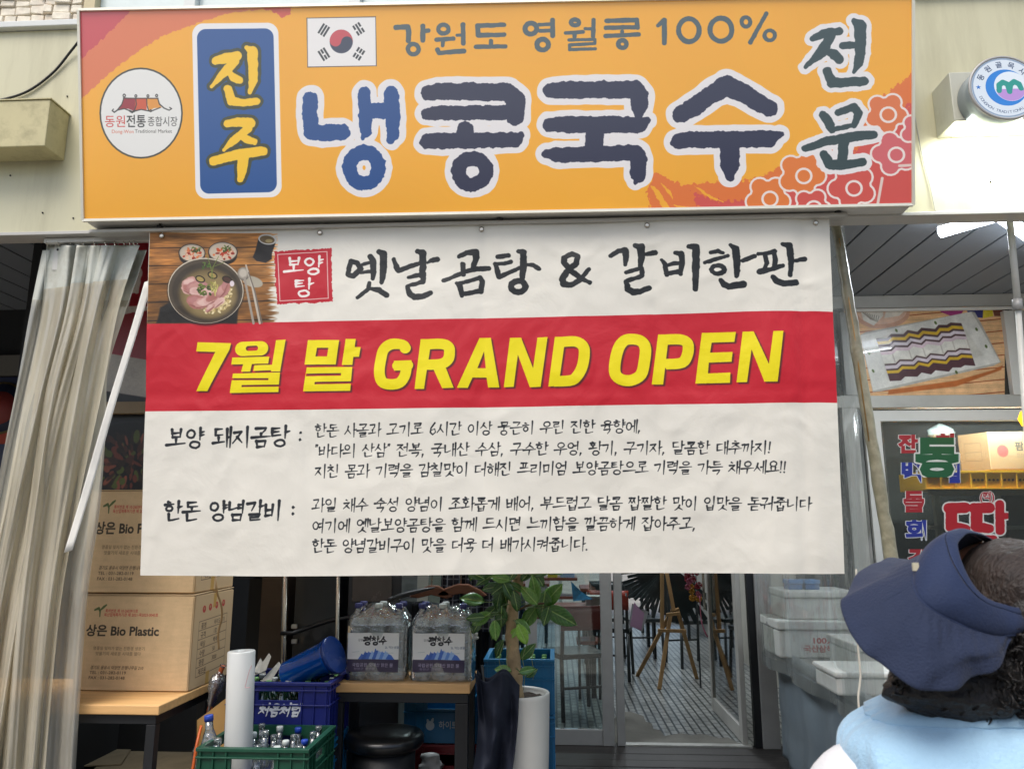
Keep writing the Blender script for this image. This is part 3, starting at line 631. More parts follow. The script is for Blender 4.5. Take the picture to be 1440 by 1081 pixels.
def art_banner():
    c = Canvas(2040, 1060, '#dfdbd0'); c.warp(BAN_Q); H, W = c.h, c.w
    c.a[..., :3] *= 1+(vnoise(H, W, 200, 50, 3)[..., None]-.5)*.03
    c.poly([(190, 458), (400, 457), (700, 452), (950, 446), (1050, 442), (1200, 441), (1200, 571), (700, 579), (190, 584)], '#bf1d2d')
    food_photo(c)
    # stamp
    c.poly([(387,354), (468,350), (470,428), (391,431)], '#b81e2e', rough=5, seed=8)
    c.strokes([[(392,358,.7), (462,355,.7), (464,423,.7), (395,426,.7), (392,358,.7)]], '#d9b0ac')
    c.brush('보양', 401, 375, 26, '#e9e2dc', width=56, r=1.7, seed=3, rough=1); c.brush('탕', 415, 407, 26, '#e9e2dc', width=28, r=1.7, seed=4, rough=1)
    E_ = (480, 330, 4.8); F_ = (780, 330, 3.892)
    head = tr(*E_, [[(78,186,17),(62,240,17),(60,285,18),(95,290,20),(145,240,19),(122,200,18),(85,188,16)], [(150,212,12),(215,192,13)], [(150,268,12),(215,258,13)],
        [(208,152,18),(228,180,22),(232,260,20),(226,312,14)], [(270,118,20),(298,130,26),(298,260,24),(288,335,16)], [(206,340,14),(195,385,16),(122,442,14)], [(212,380,14),(270,390,22),(320,425,20)],
        [(368,172,14),(385,220,20),(400,255,18),(470,220,18),(545,200,16)], [(530,112,18),(562,122,26),(565,220,24),(555,285,20)], [(595,195,10),(620,178,16),(658,172,22)],
        [(470,300,12),(570,270,18),(565,330,18),(460,362,14),(480,420,22),(510,440,24),(570,432,20),(618,410,18)],
        [(808,152,16),(860,128,18),(918,122,24),(925,160,22),(902,230,16)], [(832,205,18),(838,280,16)], [(706,322,16),(760,300,14),(850,260,16),(930,240,18),(1010,238,18)],
        [(792,340,14),(815,360,20),(828,430,16)], [(800,345,16),(880,325,14),(950,302,18),(965,330,18),(955,400,18)], [(830,420,16),(950,395,18)],
        [(1072,158,16),(1138,148,18)], [(1052,206,14),(1110,205,14),(1158,192,14)], [(1055,212,14),(1068,260,18),(1078,300,18),(1130,275,14),(1215,235,14)], [(1210,118,16),(1242,125,24),(1245,220,24),(1235,310,16)],
        [(1265,210,12),(1310,215,16),(1345,240,18)], ring(1208,365,50,40,21,13)])
    head += tr(*F_, [[(197,198,12),(150,258,15),(100,288,16),(60,282,20),(52,255,18),(75,215,18),(128,165,17),(138,120,15),(105,108,15),(65,130,17),(62,160,16),(100,205,17),(150,245,16),(202,274,12)],
        [(316,122,12),(360,95,14),(395,92,20),(400,130,17),(397,175,12)], [(450,65,12),(482,75,22),(485,130,18),(478,190,12)], [(505,118,10),(560,106,15)],
        [(403,217,11),(485,195,12),(488,238,14),(400,268,12),(412,312,18),(440,328,20),(480,325,18),(526,306,15)],
        [(594,148,9),(612,170,14),(622,232,13)], [(668,108,12),(700,108,16),(705,165,15),(698,225,12)], [(620,182,10),(660,168,12),(695,165,10)], [(618,225,12),(695,212,14)], [(742,70,13),(780,72,20),(780,190,20),(778,312,14)],
        [(862,102,12),(900,95,14),(925,105,12)], [(830,162,11),(890,140,12),(952,122,12)], ring(900,200,36,24,13,13), [(970,60,12),(995,80,20),(1002,150,20),(1003,235,14)], [(1035,148,11),(1070,135,14),(1098,122,13)], [(915,258,12),(935,285,18),(960,295,18),(1040,282,20)],
        [(1118,110,11),(1160,108,12),(1208,96,13)], [(1155,118,13),(1165,165,13),(1150,205,11)], [(1205,110,12),(1212,150,13),(1205,180,12)], [(1128,212,16),(1190,198,14),(1252,178,13)], [(1252,55,12),(1288,62,20),(1298,140,18),(1294,232,12)], [(1318,148,10),(1374,138,15)],
        [(1197,242,12),(1222,268,18),(1260,280,18),(1325,274,19)]])
    c.strokes(head, '#1d2124', rough=2.2, seed=51)
    # big slanted line: shadow first, then the yellow letters
    G = (260, 460, 3.273); Hh = (690, 460, 3.273)
    fills = [trp(*G, p) for p in ([(60,85),(215,88),(208,118),(105,312),(52,312),(142,130),(53,128)], [(220,155),(395,152),(390,185),(216,188)], [(272,185),(314,185),(306,222),(262,222)],
        [(325,192),(415,190),(410,216),(320,219)], [(425,75),(470,72),(446,222),(403,222)], [(224,230),(446,226),(438,317),(209,320)],
        [(572,75),(718,75),(703,190),(558,190)], [(748,70),(795,70),(780,192),(731,192)], [(780,108),(818,108),(811,154),(775,154)], [(568,203),(780,201),(771,312),(552,314)],
        [(1095,72),(1146,72),(1112,305),(1068,305)], [(1150,200),(1205,190),(1248,300),(1195,302),(1155,215)], [(1262,300),(1365,66),(1418,66),(1457,298),(1405,298),(1398,252),(1334,252),(1312,300)])]
    fills += [trp(*Hh, p) for p in ([(98,66),(150,65),(205,208),(225,65),(272,62),(240,295),(190,297),(135,146),(116,295),(70,297)], [(305,62),(355,62),(322,292),(275,294)], [(780,50),(830,50),(803,285),(750,285)],
        [(980,42),(1135,38),(1128,85),(1025,88),(1018,135),(1120,132),(1115,178),(1012,182),(1008,232),(1110,228),(1108,276),(950,280)], [(1165,37),(1215,36),(1282,190),(1303,36),(1350,34),(1322,272),(1262,272),(1205,122),(1185,273),(1137,274)])]
    flats = tr(*G, [[(1026,118,26),(1012,98,24),(960,95,26),(925,120,25),(912,165,25),(905,225,25),(918,270,25),(955,283,25),(1000,275,25),(1024,240,25),(1030,196,25)], [(972,196,24),(1054,194,24)],
        [(1115,97,25),(1190,95,25),(1222,108,25),(1228,135,25),(1220,170,25),(1185,190,25),(1110,192,25)]])
    flats += tr(*Hh, [[(330,87,25),(400,85,25),(435,108,25),(440,150,25),(428,210,25),(400,255,25),(370,268,25),(300,270,25)], [(660,73,26),(700,82,26),(721,115,26),(716,180,26),(700,240,26),(655,266,26),(610,262,26),(582,235,26),(582,180,26),(598,115,26),(625,80,26),(660,73,26)],
        [(805,75,25),(880,73,25),(915,92,25),(915,140,25),(890,182,25),(815,190,25)]])
    cuts = [trp(*G, p) for p in ([(615,112),(668,112),(662,152),(608,152)], [(220,252),(392,253),(391,262),(219,261)], [(266,284),(442,283),(441,292),(265,293)], [(566,232),(728,230),(727,242),(565,244)], [(606,271),(775,268),(774,279),(605,282)], [(1356,208),(1386,130),(1394,208)])]
    M = np.zeros((H, W), np.float32)
    def acc(x0, y0, D, sub=False):
        h, w = D.shape; a0, b0 = max(0, y0), max(0, x0); m = np.clip(.5-D, 0, 1)[a0-y0:, b0-x0:][:H-a0, :W-b0]; v = M[a0:a0+m.shape[0], b0:b0+m.shape[1]]
        if sub: v *= 1-m
        else: np.maximum(v, m, out=v)
    for p in fills: acc(*c.poly_field(p))
    acc(*c.stroke_field([smooth(q) for q in flats[:-3]+[flats[-3], flats[-1]]], 3, flat=True)); acc(*c.stroke_field([smooth(flats[-2])], 3))
    acc(*c.stroke_field(tr(*G, [[(268,115,35),(355,113,35)]]), 3))
    acc(*c.stroke_field(tr(*G, [[(296,113,12),(330,112,12)]]), 3), sub=True)
    for p in cuts: acc(*c.poly_field(p), sub=True)
    sh = np.roll(np.roll(M, 5, 0), 5, 1); b = sh.copy()
    for s_ in (1, 2): b = (b+np.roll(b, s_, 0)+np.roll(b, -s_, 0)+np.roll(b, s_, 1)+np.roll(b, -s_, 1))/5
    c.put(0, 0, b*.8, '#3a2420'); c.put(0, 0, M, '#e9d80f')
    # brush-pen body text
    ink = '#23262b'
    def line(t, x0, x1, y0, y1, h, r):
        st, w0 = brush_strokes(t, 7); sx = (x1-x0)/w0; out = []
        for k_ in st:
            n = len(k_)
            out.append([(x0+(px+(.5-py)*.08)*sx, y0+(y1-y0)*px/w0+(py-.5)*h, r*(1.2-.7*(i/max(n-1, 1))) if not cl else r*.85) for i, (px, py, cl) in enumerate(k_)])
        c.strokes(out, ink, rough=.6, seed=9)
    for t, x0, x1, y0, y1 in BODY: line(t, x0, x1, y0, y1, 18.5, 1.02)
    line('보양 돼지곰탕 :', 233, 430, 622, 618, 28, 1.9); line('한돈 양념갈비 :', 229, 420, 722, 720, 27, 1.9)
    return c

def art_gimbap():
    """striped rice-cake loaf on a white tray, poster pane (source = crop x6 of the photo)"""
    c = Canvas(900, 560, '#d9a878'); c.warp([(20, 85), (1215, 85), (1290, 810), (100, 830)]); c.k = 1
    H, W = c.h, c.w; g = vnoise(H, W, (200, 6), 61, 3)
    yy, xx = np.mgrid[0:H, 0:W]; v = (yy+xx*.10)/78.0
    c.a[..., :3] = np.array([.90, .72, .53])*(.86+.25*g[..., None]); seam = np.abs((v % 1)-.5) > .46
    c.a[..., :3][seam] = (.62, .33, .2)
    c.ellipse(240, 130, 225, 130, '#c99a80', soft=3); c.ellipse(235, 110, 205, 112, '#dcb8a0', soft=3)
    c.poly([(60,110), (240,90), (250,150), (180,235), (90,190)], '#e2ddd3'); c.poly([(270,95), (440,90), (380,150), (260,170)], '#dfd8cc')
    for i in range(8): c.strokes([[(75+i*20, 118+i*5, 2.2), (150+i*8, 180+i*3, 2.2)]], '#8f887c')
    c.poly([(690,85), (905,85), (880,130), (800,150), (720,120)], '#a9407f'); c.poly([(905,85), (1050,85), (1050,165), (960,160)], '#3e3f78'); c.poly([(1048,85), (1120,85), (1130,150), (1050,170)], '#dcc93c'); c.poly([(1118,85), (1215,85), (1205,150), (1140,150)], '#7a4a3c')
    c.poly([(360,815), (360,780), (900,690), (1180,600), (1250,560), (1240,600), (900,740)], '#b96a3a', soft=8)
    c.poly([(75,318), (120,290), (960,112), (985,118), (1232,535), (1180,565), (300,790), (232,798)], '#b9b6ae', soft=2)
    c.poly([(80,318), (955,112), (1225,535), (232,785)], '#dedcd6', soft=2); c.poly([(205,330), (880,210), (1090,480), (345,700)], '#cfccc4', soft=14)
    for (x, y) in ((370,275), (680,208), (1010,262), (1102,405), (165,470), (215,620), (890,622)): c.ellipse(x, y, 17, 9, '#5f6f42', rot=1.0)
    # zig-zag layers: top edge polyline, then offset copies
    top = [(210,345), (300,338), (330,305), (430,305), (460,270), (540,285), (570,250), (680,260), (705,225), (770,225), (800,205), (885,210)]
    bot = [(350,690), (455,670), (560,645), (690,615), (820,590), (930,570), (1060,515)]
    layers = [(0, '#5b4648', 26), (26, '#d8b13a', 26), (52, '#5b4648', 18), (70, '#d6ccd2', 26), (96, '#5b4648', 16), (112, '#d9c4cc', 28), (140, '#e2ded6', 70), (205, '#d8d4c8', 20), (215, '#5b4648', 14), (229, '#d8ccd4', 28), (257, '#5b4648', 14), (271, '#d9b23c', 24), (295, '#5b4046', 60)]
    def off(d): return [(x+d*.42+(0 if i % 2 else 0), y+d) for i, (x, y) in enumerate(top)]
    for d, col, th in layers:
        a = off(d); b = off(d+th+3)
        c.poly(a+b[::-1], col, soft=2)
    for i in range(1, len(top), 2):
        a = off(140)[i]; b = off(212)[i]; c.strokes([[a+(4,), b+(4,)]], '#c4bdb4')
    return c

def art_box_front():
    c = Canvas(640, 360, '#ceb28a'); c.warp([(20, 530), (578, 530), (552, 997), (42, 1000)]); c.k = 1.1
    c.a[..., :3] *= 1+(vnoise(360, 640, (90, 8), 71, 3)[..., None]-.5)*.06
    c.strokes([[(92,606,3),(112,596,5),(120,612,4),(122,640,2.5)], [(122,605,3),(135,590,5),(148,578,3)]], '#52633c')
    c.text('특허번호 제 10-2603913호', 146, 610, 15, '#b5433a', width=162, bold=.01); c.text('옥산업체특허기관 제 2021-옥2023-0045호', 142, 631, 15, '#b5433a', width=266, bold=.01)
    c.text('상은 Bio Plastic', 64, 714, 46, '#3a342c', width=352, bold=.028)
    c.text('명품일 잊지가 없는 친환경 생분기', 110, 803, 14, '#6b5a44', width=244); c.text('맛물기의 새로운 시대를 열다', 124, 829, 14, '#6b5a44', width=214)
    c.text('경기도 용유시 덕양면 은행나무길 210', 108, 896, 14, '#574838', width=246, shear=.2, bold=.01); c.text('TEL : 031-282-0119', 108, 919, 14, '#574838', width=168, bold=.01); c.text('FAX : 031-282-0148', 106, 943, 14, '#574838', width=166, bold=.01)
    return c

def art_box_side():
    c = Canvas(400, 380, '#c6a982'); k = c
    for i, x in enumerate((90, 150, 215, 290)): c.ellipse(x, 60-i*3, 16, 15, '#b5403a'); c.ellipse(x, 58-i*3, 7, 6, '#a88460')
    for j in range(7): c.strokes([[(50, 110+j*38, 1.2), (340, 100+j*38, 1.2)]], '#5c4a38')
    c.strokes([[(50,110,1.2),(50,338,1.2)], [(340,100,1.2),(340,328,1.2)]], '#5c4a38')
    for j, (a, b) in enumerate((('품명', '바이오용기'), ('규격', '1호'), ('색상', '백색'), ('수량', '50'), ('중량', '3000'), ('제조원', ''))):
        c.text(a, 72, 130+j*38, 20, '#4b3c2e', bold=.01)
        if b: c.text(b, 200, 126+j*38, 18, '#4b3c2e', bold=.01)
    c.poly([(180,0), (212,0), (205,60), (178,62)], '#b98f42', a=.8); c.poly([(150,330), (185,328), (182,380), (148,380)], '#b98f42', a=.8)
    return c

def art_water():
    c = Canvas(300, 220, '#d9d9d6')
    r = random.Random(4)
    for i in range(9):
        x = 90+i*20; h = 30+30*math.sin((i+.5)/9*3.14)+r.uniform(-8, 8)
        c.poly([(x-26,150), (x-6,150-h), (x,140-h*.6), (x+8,150-h*.8), (x+28,150)], r.choice(['#3c66b8', '#5b86cc', '#8fb0dc', '#2c56a8']), rough=2, seed=i)
    c.brush('평창수', 95, 45, 48, '#26262a', width=135, r=4.6, seed=2, rough=1)
    c.text('강원', 62, 40, 12, '#55555a'); c.text('2L 먹는샘물', 220, 82, 12, '#44506a'); c.strokes([[(30,110,1), (70,106,1)], [(225,115,1), (270,112,1)]], '#99aaaa')
    c.poly([(0,150), (300,150), (300,220), (0,220)], '#332a44'); c.text('국립공원 오대산 맑은 물', 30, 182, 17, '#b6aec6', width=240); c.text('평창군 진부면', 40, 204, 11, '#8e86a4', width=120)
    return c

def decal(w, h, body, col, halo_col, halo, style='text', hgt=None, bold=.05, width=None):
    c = Canvas(w, h, halo_col, 0.0)
    if style == 'text': c.text(body, w/2, h/2, hgt or h*.7, col, width=width or w*.82, bold=bold, align='C', halo=halo, halo_col=halo_col)
    else: c.brush(body, w*.08, h/2, hgt or h*.7, col, width=w*.84, r=style, rough=1.5, seed=3)
    return c

def art_badge():
    S = 420; c = Canvas(S, S, '#cfdcea'); m = S/2
    c.ellipse(m, m, 208, 208, '#8fa2b8'); c.ellipse(m, m, 198, 198, '#d5dfe8')
    c.ellipse(m+6, m, 128, 128, '#2f7fd0'); c.ellipse(m+34, m-8, 102, 104, '#dde6ee')
    x0, y0, D = c.poly_field([(m+34+100*math.cos(t), m+10+86*math.sin(t)) for t in np.linspace(0, 6.28, 40)], 2)
    c.poly([(m+34+92*math.cos(t), m+10+84*math.sin(t)) for t in np.linspace(0, math.pi, 20)], '#b68fd0', soft=3)
    c.strokes([[(m-40,m+22,16), (m-35,m-20,18), (m-10,m-38,18), (m+18,m-22,18), (m+24,m+30,17)], [(m+26,m+20,16), (m+34,m-20,18), (m+60,m-40,18), (m+88,m-22,18), (m+98,m+10,16)]], '#2e9488')
    for i, ch in enumerate('동원골목시장'):
        a = math.radians(-152+i*27); c.text(ch, m+163*math.cos(a), m+163*math.sin(a), 34, '#40506c', align='C', rot=a+math.pi/2, bold=.02)
    t = 'DONGWON TRADITIONAL MARKET'
    for i, ch in enumerate(t):
        if ch == ' ': continue
        a = math.radians(158-i*5.6); c.text(ch, m+170*math.cos(a), m+170*math.sin(a), 20, '#4a5c7c', align='C', rot=a-math.pi/2)
    sx, sy = m-166, m-8; star = [(sx+(18 if i % 2 == 0 else 7)*math.sin(i*math.pi/5), sy-(18 if i % 2 == 0 else 7)*math.cos(i*math.pi/5)) for i in range(10)]
    c.poly(star, '#2f6fc0')
    return c

def art_menu():
    """red board behind the curtain; a dark dish photo below"""
    c = Canvas(420, 760, '#8c1a28')
    c.poly([(0,330), (420,400), (420,500), (0,440)], '#a8a49c'); c.poly([(0,440), (420,500), (420,760), (0,760)], '#14161b')
    c.brush('보양탕', 40, 170, 150, '#c8c2bc', width=380, r=13, seed=5, rough=2); c.text('(국내산)', 240, 300, 34, '#b9a8a4')
    c.ellipse(120, 640, 150, 108, '#08080a')
    r = random.Random(9)
    for i in range(160):
        a = r.uniform(0, 6.28); q = r.random()**.5; c.ellipse(120+math.cos(a)*q*115, 640+math.sin(a)*q*84, r.uniform(6, 20), r.uniform(4, 10), r.choice(['#3b2018', '#552a20', '#2a1a14', '#6b3b2c', '#3f4a20', '#20160f']), rot=a)
    return c
# ================================================================ materials
M_cream = mat('cream_panel', '#c6c2a4', rough=.42, var=.04, scale=1.5, bump=.03, dirt=.45, dirtcol='#8f8868', dscale=2.2, stretch=(2.2, 1, .3), coat=.15)
M_beige = mat('beige_box', '#bdb48a', rough=.5, var=.05, bump=.05, dirt=.5, dirtcol='#6d6448', dscale=9)
M_white = mat('white_metal', '#c9c8c2', rough=.4, var=.05, bump=.03, dirt=.3, dirtcol='#8a857a', dscale=4)
M_whiteup = mat('white_window_frame', '#cfd2d0', rough=.5, var=.04)
M_alu = mat('grey_aluminium', '#a3a2a0', rough=.42, metal=.12, var=.06, bump=.03, dirt=.2)
M_aluw = mat('pale_aluminium', '#b8b6b0', rough=.42, metal=.15, var=.05, bump=.03, dirt=.25, dirtcol='#75716a')
M_plank = mat('ceiling_plank', '#7d8288', rough=.45, var=.05, scale=3, bump=.02, spec=.4)
M_black = mat('black_steel', '#16181b', rough=.5, var=.2, bump=.06)
M_dark = mat('dark_void', '#1b1d20', rough=.8, var=.25)
M_wood = mat('pale_table_wood', '#d2a66e', rough=.5, var=.16, scale=3, stretch=(1, 9, 9), bump=.05, bscale=20)
M_deck = mat('dark_deck_wood', '#2b2725', rough=.55, var=.3, scale=3, stretch=(1, 14, 1), bump=.25, bscale=18, dirt=.5, dirtcol='#4a4642')
M_conc = mat('concrete', '#6f6d66', rough=.9, var=.2, scale=4, bump=.35, bscale=40, dirt=.6, dirtcol='#45433e')
M_carton = mat('carton_board', '#ccb088', rough=.85, var=.06, bump=.08)
M_tape = mat('brown_tape', '#a88450', rough=.25, var=.05)
M_glass = glassy('clear_glass', '#dfe8e6', transp=.97, rough=.02)
M_chrome = mat('chrome_tube', '#b9b2a6', rough=.22, metal=.9, var=.1, bump=.02)

# ================================================================ ground and deck
g = MB(); g.face([(-200, -200, -.03), (200, -200, -.03), (200, 200, -.03), (-200, 200, -.03)])
tag(g.build('ground', mat('alley_concrete', '#8a8780', rough=.9, var=.15, scale=1.2, bump=.3, bscale=50, dirt=.5, dirtcol='#5a574f')), kind='structure')
deck = B(-3.2, 2.8, 2.9, 5.44, -.028, -.016).build('floor_deck', M_dark); tag(deck, kind='structure')
b0 = B(-3.2, 2.8, 2.9, 3.032, -.012, 0).build('floor_board', M_deck, deck, bevel=.003)
for i in range(1, 19): share(b0, (random.Random(i).uniform(-.01, .01), i*.1405-.012*(i > 17), random.Random(i).uniform(-.002, .001)), deck)
# opposite side of the alley (behind the photographer, seen only in reflections)
opp = MB(); opp.box(-14, 14, -7.2, -6.6, 0, 3.9); opp.box(-14, 14, -6.6, -6.0, 3.0, 3.15)
tag(opp.build('opposite_shops', mat('grey_render', '#7f7a70', var=.2, scale=.8)), kind='structure')

# ================================================================ fascia
ZF = 2.765; ZT = 3.81
fas = thing('shop_fascia', 'cream metal fascia running behind the orange shop sign', 'fascia', (0, 3.15, ZF))
xs = [-9, -7.2, -5.2, -3.4, -1.7, 0, 1.38, 3.2, 5]
for a, b in zip(xs, xs[1:]): B(a+.003, b-.003, 3.15, 3.22, ZF, ZT).build('fascia_panel', M_cream, fas, bevel=.004)
B(-9, 5, 3.135, 3.235, ZF-.018, ZF-.002).build('bottom_trim', M_aluw, fas, bevel=.002)
cap = B(-9, 5, 3.12, 3.5, ZT+.002, ZT+.035).build('top_cap', M_whiteup, fas, bevel=.004)
sm = MB()
for x, z in ((-2.46, 3.28), (-2.35, 2.86), (-2.2, 2.83), (1.9, 2.9), (-2.53, 3.05), (-2.3, 3.45)): sm.lathe([(.0001, 0), (.004, 0), (.004, .003), (.0001, .004)], (x, 3.149, z), n=8, axis=(0, -1, 0))
tag(sm.build('rivet', M_black, fas), kind='stuff')
# upper storey above the fascia
up = thing('upper_wall', 'sunlit upper storey wall with rubble stone above the fascia', 'wall', (0, 3.9, ZT))
M_stone = mat('rubble_stone', '#e4dccb', rough=.9, var=.15, scale=14, bump=.9, bscale=26, dirt=.3, dirtcol='#a5745c', dscale=9)
xl = at(116, 10, 3.9).x
rs = random.Random(3); row = MB(); z = 3.86; pieces = []
wallb = B(-9, xl, 3.92, 4.1, 3.83, 5.6).build('wall_core', mat('mortar', '#b6ab98', rough=.95), up)
j = 0
while z < 4.75:
    x = -5.5+rs.uniform(0, .08); h = rs.uniform(.035, .06)
    while x < xl-.02:
        w = rs.uniform(.05, .12); w = min(w, xl-x)
        d = rs.uniform(.01, .04); q = rs.uniform(-.006, .006)
        row.hexa([(x+.004, 3.92-d, z+.004+q), (x+w-.004, 3.92-d*.8, z+.004-q), (x+w-.004, 3.925, z+.004), (x+.004, 3.925, z+.004), (x+.006, 3.92-d, z+h-.004), (x+w-.006, 3.92-d*.7, z+h-.004+q), (x+w-.004, 3.925, z+h-.004), (x+.004, 3.925, z+h-.004)])
        x += w
    z += h
tag(row.build('rubble_stones', M_stone, up, bevel=.004), kind='stuff')
B(xl+.004, 5, 3.9, 4.1, 3.83, 4.02).build('window_sill', M_whiteup, up, bevel=.004)
gx = xl+.02
for k, w in enumerate((.62, 1.0, 1.0, 1.0, 1.2)):
    B(gx, gx+.07, 3.88, 3.96, 4.02, 5.5).build('window_mullion', mat('tan_mullion', '#c2b591', var=.05) if k == 0 else M_whiteup, up, bevel=.003)
    B(gx+.072, gx+w-.002, 3.93, 3.95, 4.022, 5.5).build('window_pane', mat('frosted_pane', '#d2dedc', rough=.15, var=.05, coat=.5), up)
    gx += w

# projecting beige box, left
p0 = at(-60, 140, 3.01); p1 = at(71, 140, 3.01); pb = at(70, 205, 3.01)
lb = thing('signal_box', 'beige metal box projecting from the fascia left of the sign', 'box', (p0.x, 3.01, pb.z))
B(p0.x, p1.x, 3.01, 3.149, pb.z, p1.z).build('box_body', M_beige, lb, bevel=.004)
B(p0.x, p1.x+.005, 3.005, 3.149, p1.z+.001, p1.z+.006).build('box_lid', M_beige, lb)
cb = MB(); cb.tube(catmull([at(-40, 145, 3.14), at(0, 141, 3.14), at(40, 128, 3.14), at(75, 102, 3.14), at(100, 72, 3.13), at(114, 55, 3.10), at(125, 46, 3.05)]), .0055, 8)
tag(cb.build('cable', M_black, origin=at(0, 141, 3.14)), 'thin black cable curving up to the left edge of the sign', 'cable')
cb = MB(); cb.tube(catmull([at(1284, 150, 3.145), at(1296, 215, 3.145), at(1308, 262, 3.145), at(1316, 300, 3.145)]), .0022, 6)
tag(cb.build('wire', M_alu, origin=at(1284, 150, 3.145)), 'thin grey wire down the cream panel right of the sign', 'wire')

# ================================================================ shop sign
sign_c = art_sign(); IM_sign = sign_c.image('sign_print')
bl, br, tr_, tl = at(118, 311, 3.05), at(1283, 289, 3.05), at(1283, -6, 2.87), at(112, 16, 2.87)
zb = (bl.z+br.z)/2
sg = thing('shop_sign', 'large orange light box sign with big Korean lettering', 'sign', (bl.x, 3.05, zb))
body = MB(); n_ = (br-bl).cross(tl-bl).normalized(); off = -n_*.012 if n_.y < 0 else n_*.012
f = [p+off for p in (bl, br, tr_, tl)]; bk = [Vector((p.x, 3.149, p.z)) for p in (bl, br, tr_, tl)]
body.hexa([f[0], f[1], bk[1], bk[0], f[3], f[2], bk[2], bk[3]]); body.build('sign_case', M_white, sg, bevel=.004)
M_sign = printed('sign_vinyl', IM_sign, rough=.34, coat=1.0, crough=.25, emit=.07, bump=.04, bscale=3)  # faint emission added to brighten the print
def lerp4(u, v): return (bl*(1-u)+br*u)*(1-v)+(tl*(1-u)+tr_*u)*v
fc = MB(); fc.grid(lambda u, v: lerp4(u, v)+Vector((0, -.004, 0)), 24, 6, uvf=lambda u, v: (u, v)); 
# face winding must look at the street
fo = fc.build('sign_face', M_sign, sg)
def trim(a, b, w=.012): return MB().bar(a+Vector((0, -.006, 0)), b+Vector((0, -.006, 0)), w, w)
for a, b in ((bl, br), (tl, tr_), (bl, tl), (br, tr_)): trim(a, b).build('edge_trim', mat('bright_trim', '#dcd8c8', rough=.35, metal=.3, var=.03), sg)
for px, py in ((225, 316), (703, 305), (1178, 296)):
    p = at(px, py, 3.1); p.z = zb-.012
    MB().lathe([(.0001, 0), (.014, 0), (.014, .008), (.006, .012), (.006, .02), (.0001, .02)], p, n=12).build('fixing_bolt', M_black, sg)
B(bl.x-.0, br.x-.25, 3.09, 3.149, zb-.03, zb-.014).build('bottom_rail', M_aluw, sg, bevel=.003)

# ================================================================ lit badge and lamp, right
q0 = at(1334, 102, 3.0); q1 = at(1334, 170, 3.0)
mb_ = thing('badge_bracket_box', 'pale metal box projecting from the fascia behind the round badge', 'box', (q0.x, 3.0, q1.z))
B(q0.x, 2.5, 3.0, 3.149, q1.z, q0.z).build('box_body', mat('pale_box', '#bcbcae', rough=.45, var=.04, dirt=.3, dirtcol='#87836f', dscale=8), mb_, bevel=.004)
lamp = B(q0.x+.03, 2.4, 3.055, 3.085, q1.z-.022, q1.z-.002).build('led_strip', mat('led_tube', '#ffffff', emit=14, var=0, bump=0), mb_)
al = bpy.data.lights.new('fascia_lamp', 'AREA'); al.shape = 'RECTANGLE'; al.size = .6; al.size_y = .03; al.energy = 5.5; al.color = (.95, 1, .93)
ao = bpy.data.objects.new('fascia_lamp', al); col.objects.link(ao); ao.location = (q0.x+.32, 3.05, q1.z-.035); ao.rotation_euler = (R(18), 0, 0)
cd_ = at(1413, 124, 2.9); rad = 50.5/FPX*2.9
bd = thing('round_badge', 'round blue and white market badge on the right of the fascia', 'badge', cd_)
IM_badge = art_badge().image('badge_print')
MB().lathe([(rad*.97, 0), (rad, .004), (rad, .097)], cd_, n=48, axis=(0, 1, 0)).build('badge_drum', mat('brushed_drum', '#a9b4bd', rough=.3, metal=.6, var=.05), bd)
fcb = MB(); N = 48; fcb.face([(cd_.x+rad*.965*math.cos(2*math.pi*i/N), cd_.y-.003, cd_.z+rad*.965*math.sin(2*math.pi*i/N)) for i in range(N)], uv=[(.5+.5*math.cos(2*math.pi*i/N), .5+.5*math.sin(2*math.pi*i/N)) for i in range(N)])
fcb.build('badge_face', printed('badge_mat', IM_badge, rough=.2, coat=.4), bd)
rg = MB(); rg.tube([(cd_.x+rad*math.cos(2*math.pi*i/N), cd_.y, cd_.z+rad*math.sin(2*math.pi*i/N)) for i in range(N+1)], .006, 8); rg.build('badge_rim', M_alu, bd)

# ================================================================ ceiling behind the fascia
ZC = 3.11
ceil = B(-9, 4.5, 3.25, 13, ZC+.02, ZC+.06).build('ceiling', M_dark); tag(ceil, kind='structure')
pw = .2135; x0 = on(1240, 417, ZC).x
pl0 = B(x0+.006, x0+pw-.006, 3.25, 5.46, ZC, ZC+.012).build('ceiling_plank', M_plank, ceil, bevel=.003)
for i in list(range(-50, 0))+list(range(1, 10)): share(pl0, (i*pw, 0, random.Random(i).uniform(-.001, .001)), ceil)
def tube_light(a, b, label, energy=9):
    t = thing('ceiling_lamp', label, 'lamp', a); 
    MB().bar(a+Vector((0, 0, .03)), b+Vector((0, 0, .03)), .05, .03).build('lamp_base', M_white, t)
    MB().tube([a, a.lerp(b, .5), b], .034, 12).build('lamp_tube', mat('lit_tube', '#ffffff', emit=9, var=0, bump=0, emitcol='#eaf4ff'), t)
    l = bpy.data.lights.new('lamp_light', 'AREA'); l.shape = 'RECTANGLE'; l.size = .05; l.size_y = (b-a).length; l.energy = energy; l.color = (.88, .95, 1)
    o = bpy.data.objects.new('lamp_light', l); col.objects.link(o); m_ = (a+b)/2; o.location = m_-Vector((0, 0, .07)); dd = b-a; o.rotation_euler = (0, 0, math.atan2(dd.y, dd.x)-math.pi/2)
tube_light(on(1322, 326, 3.04), on(1425, 296, 3.04), 'lit white tube lamp on the grey ceiling, the left one')
tube_light(on(1388, 290, 3.04), on(1475, 352, 3.04), 'lit white tube lamp slanting off the right edge')

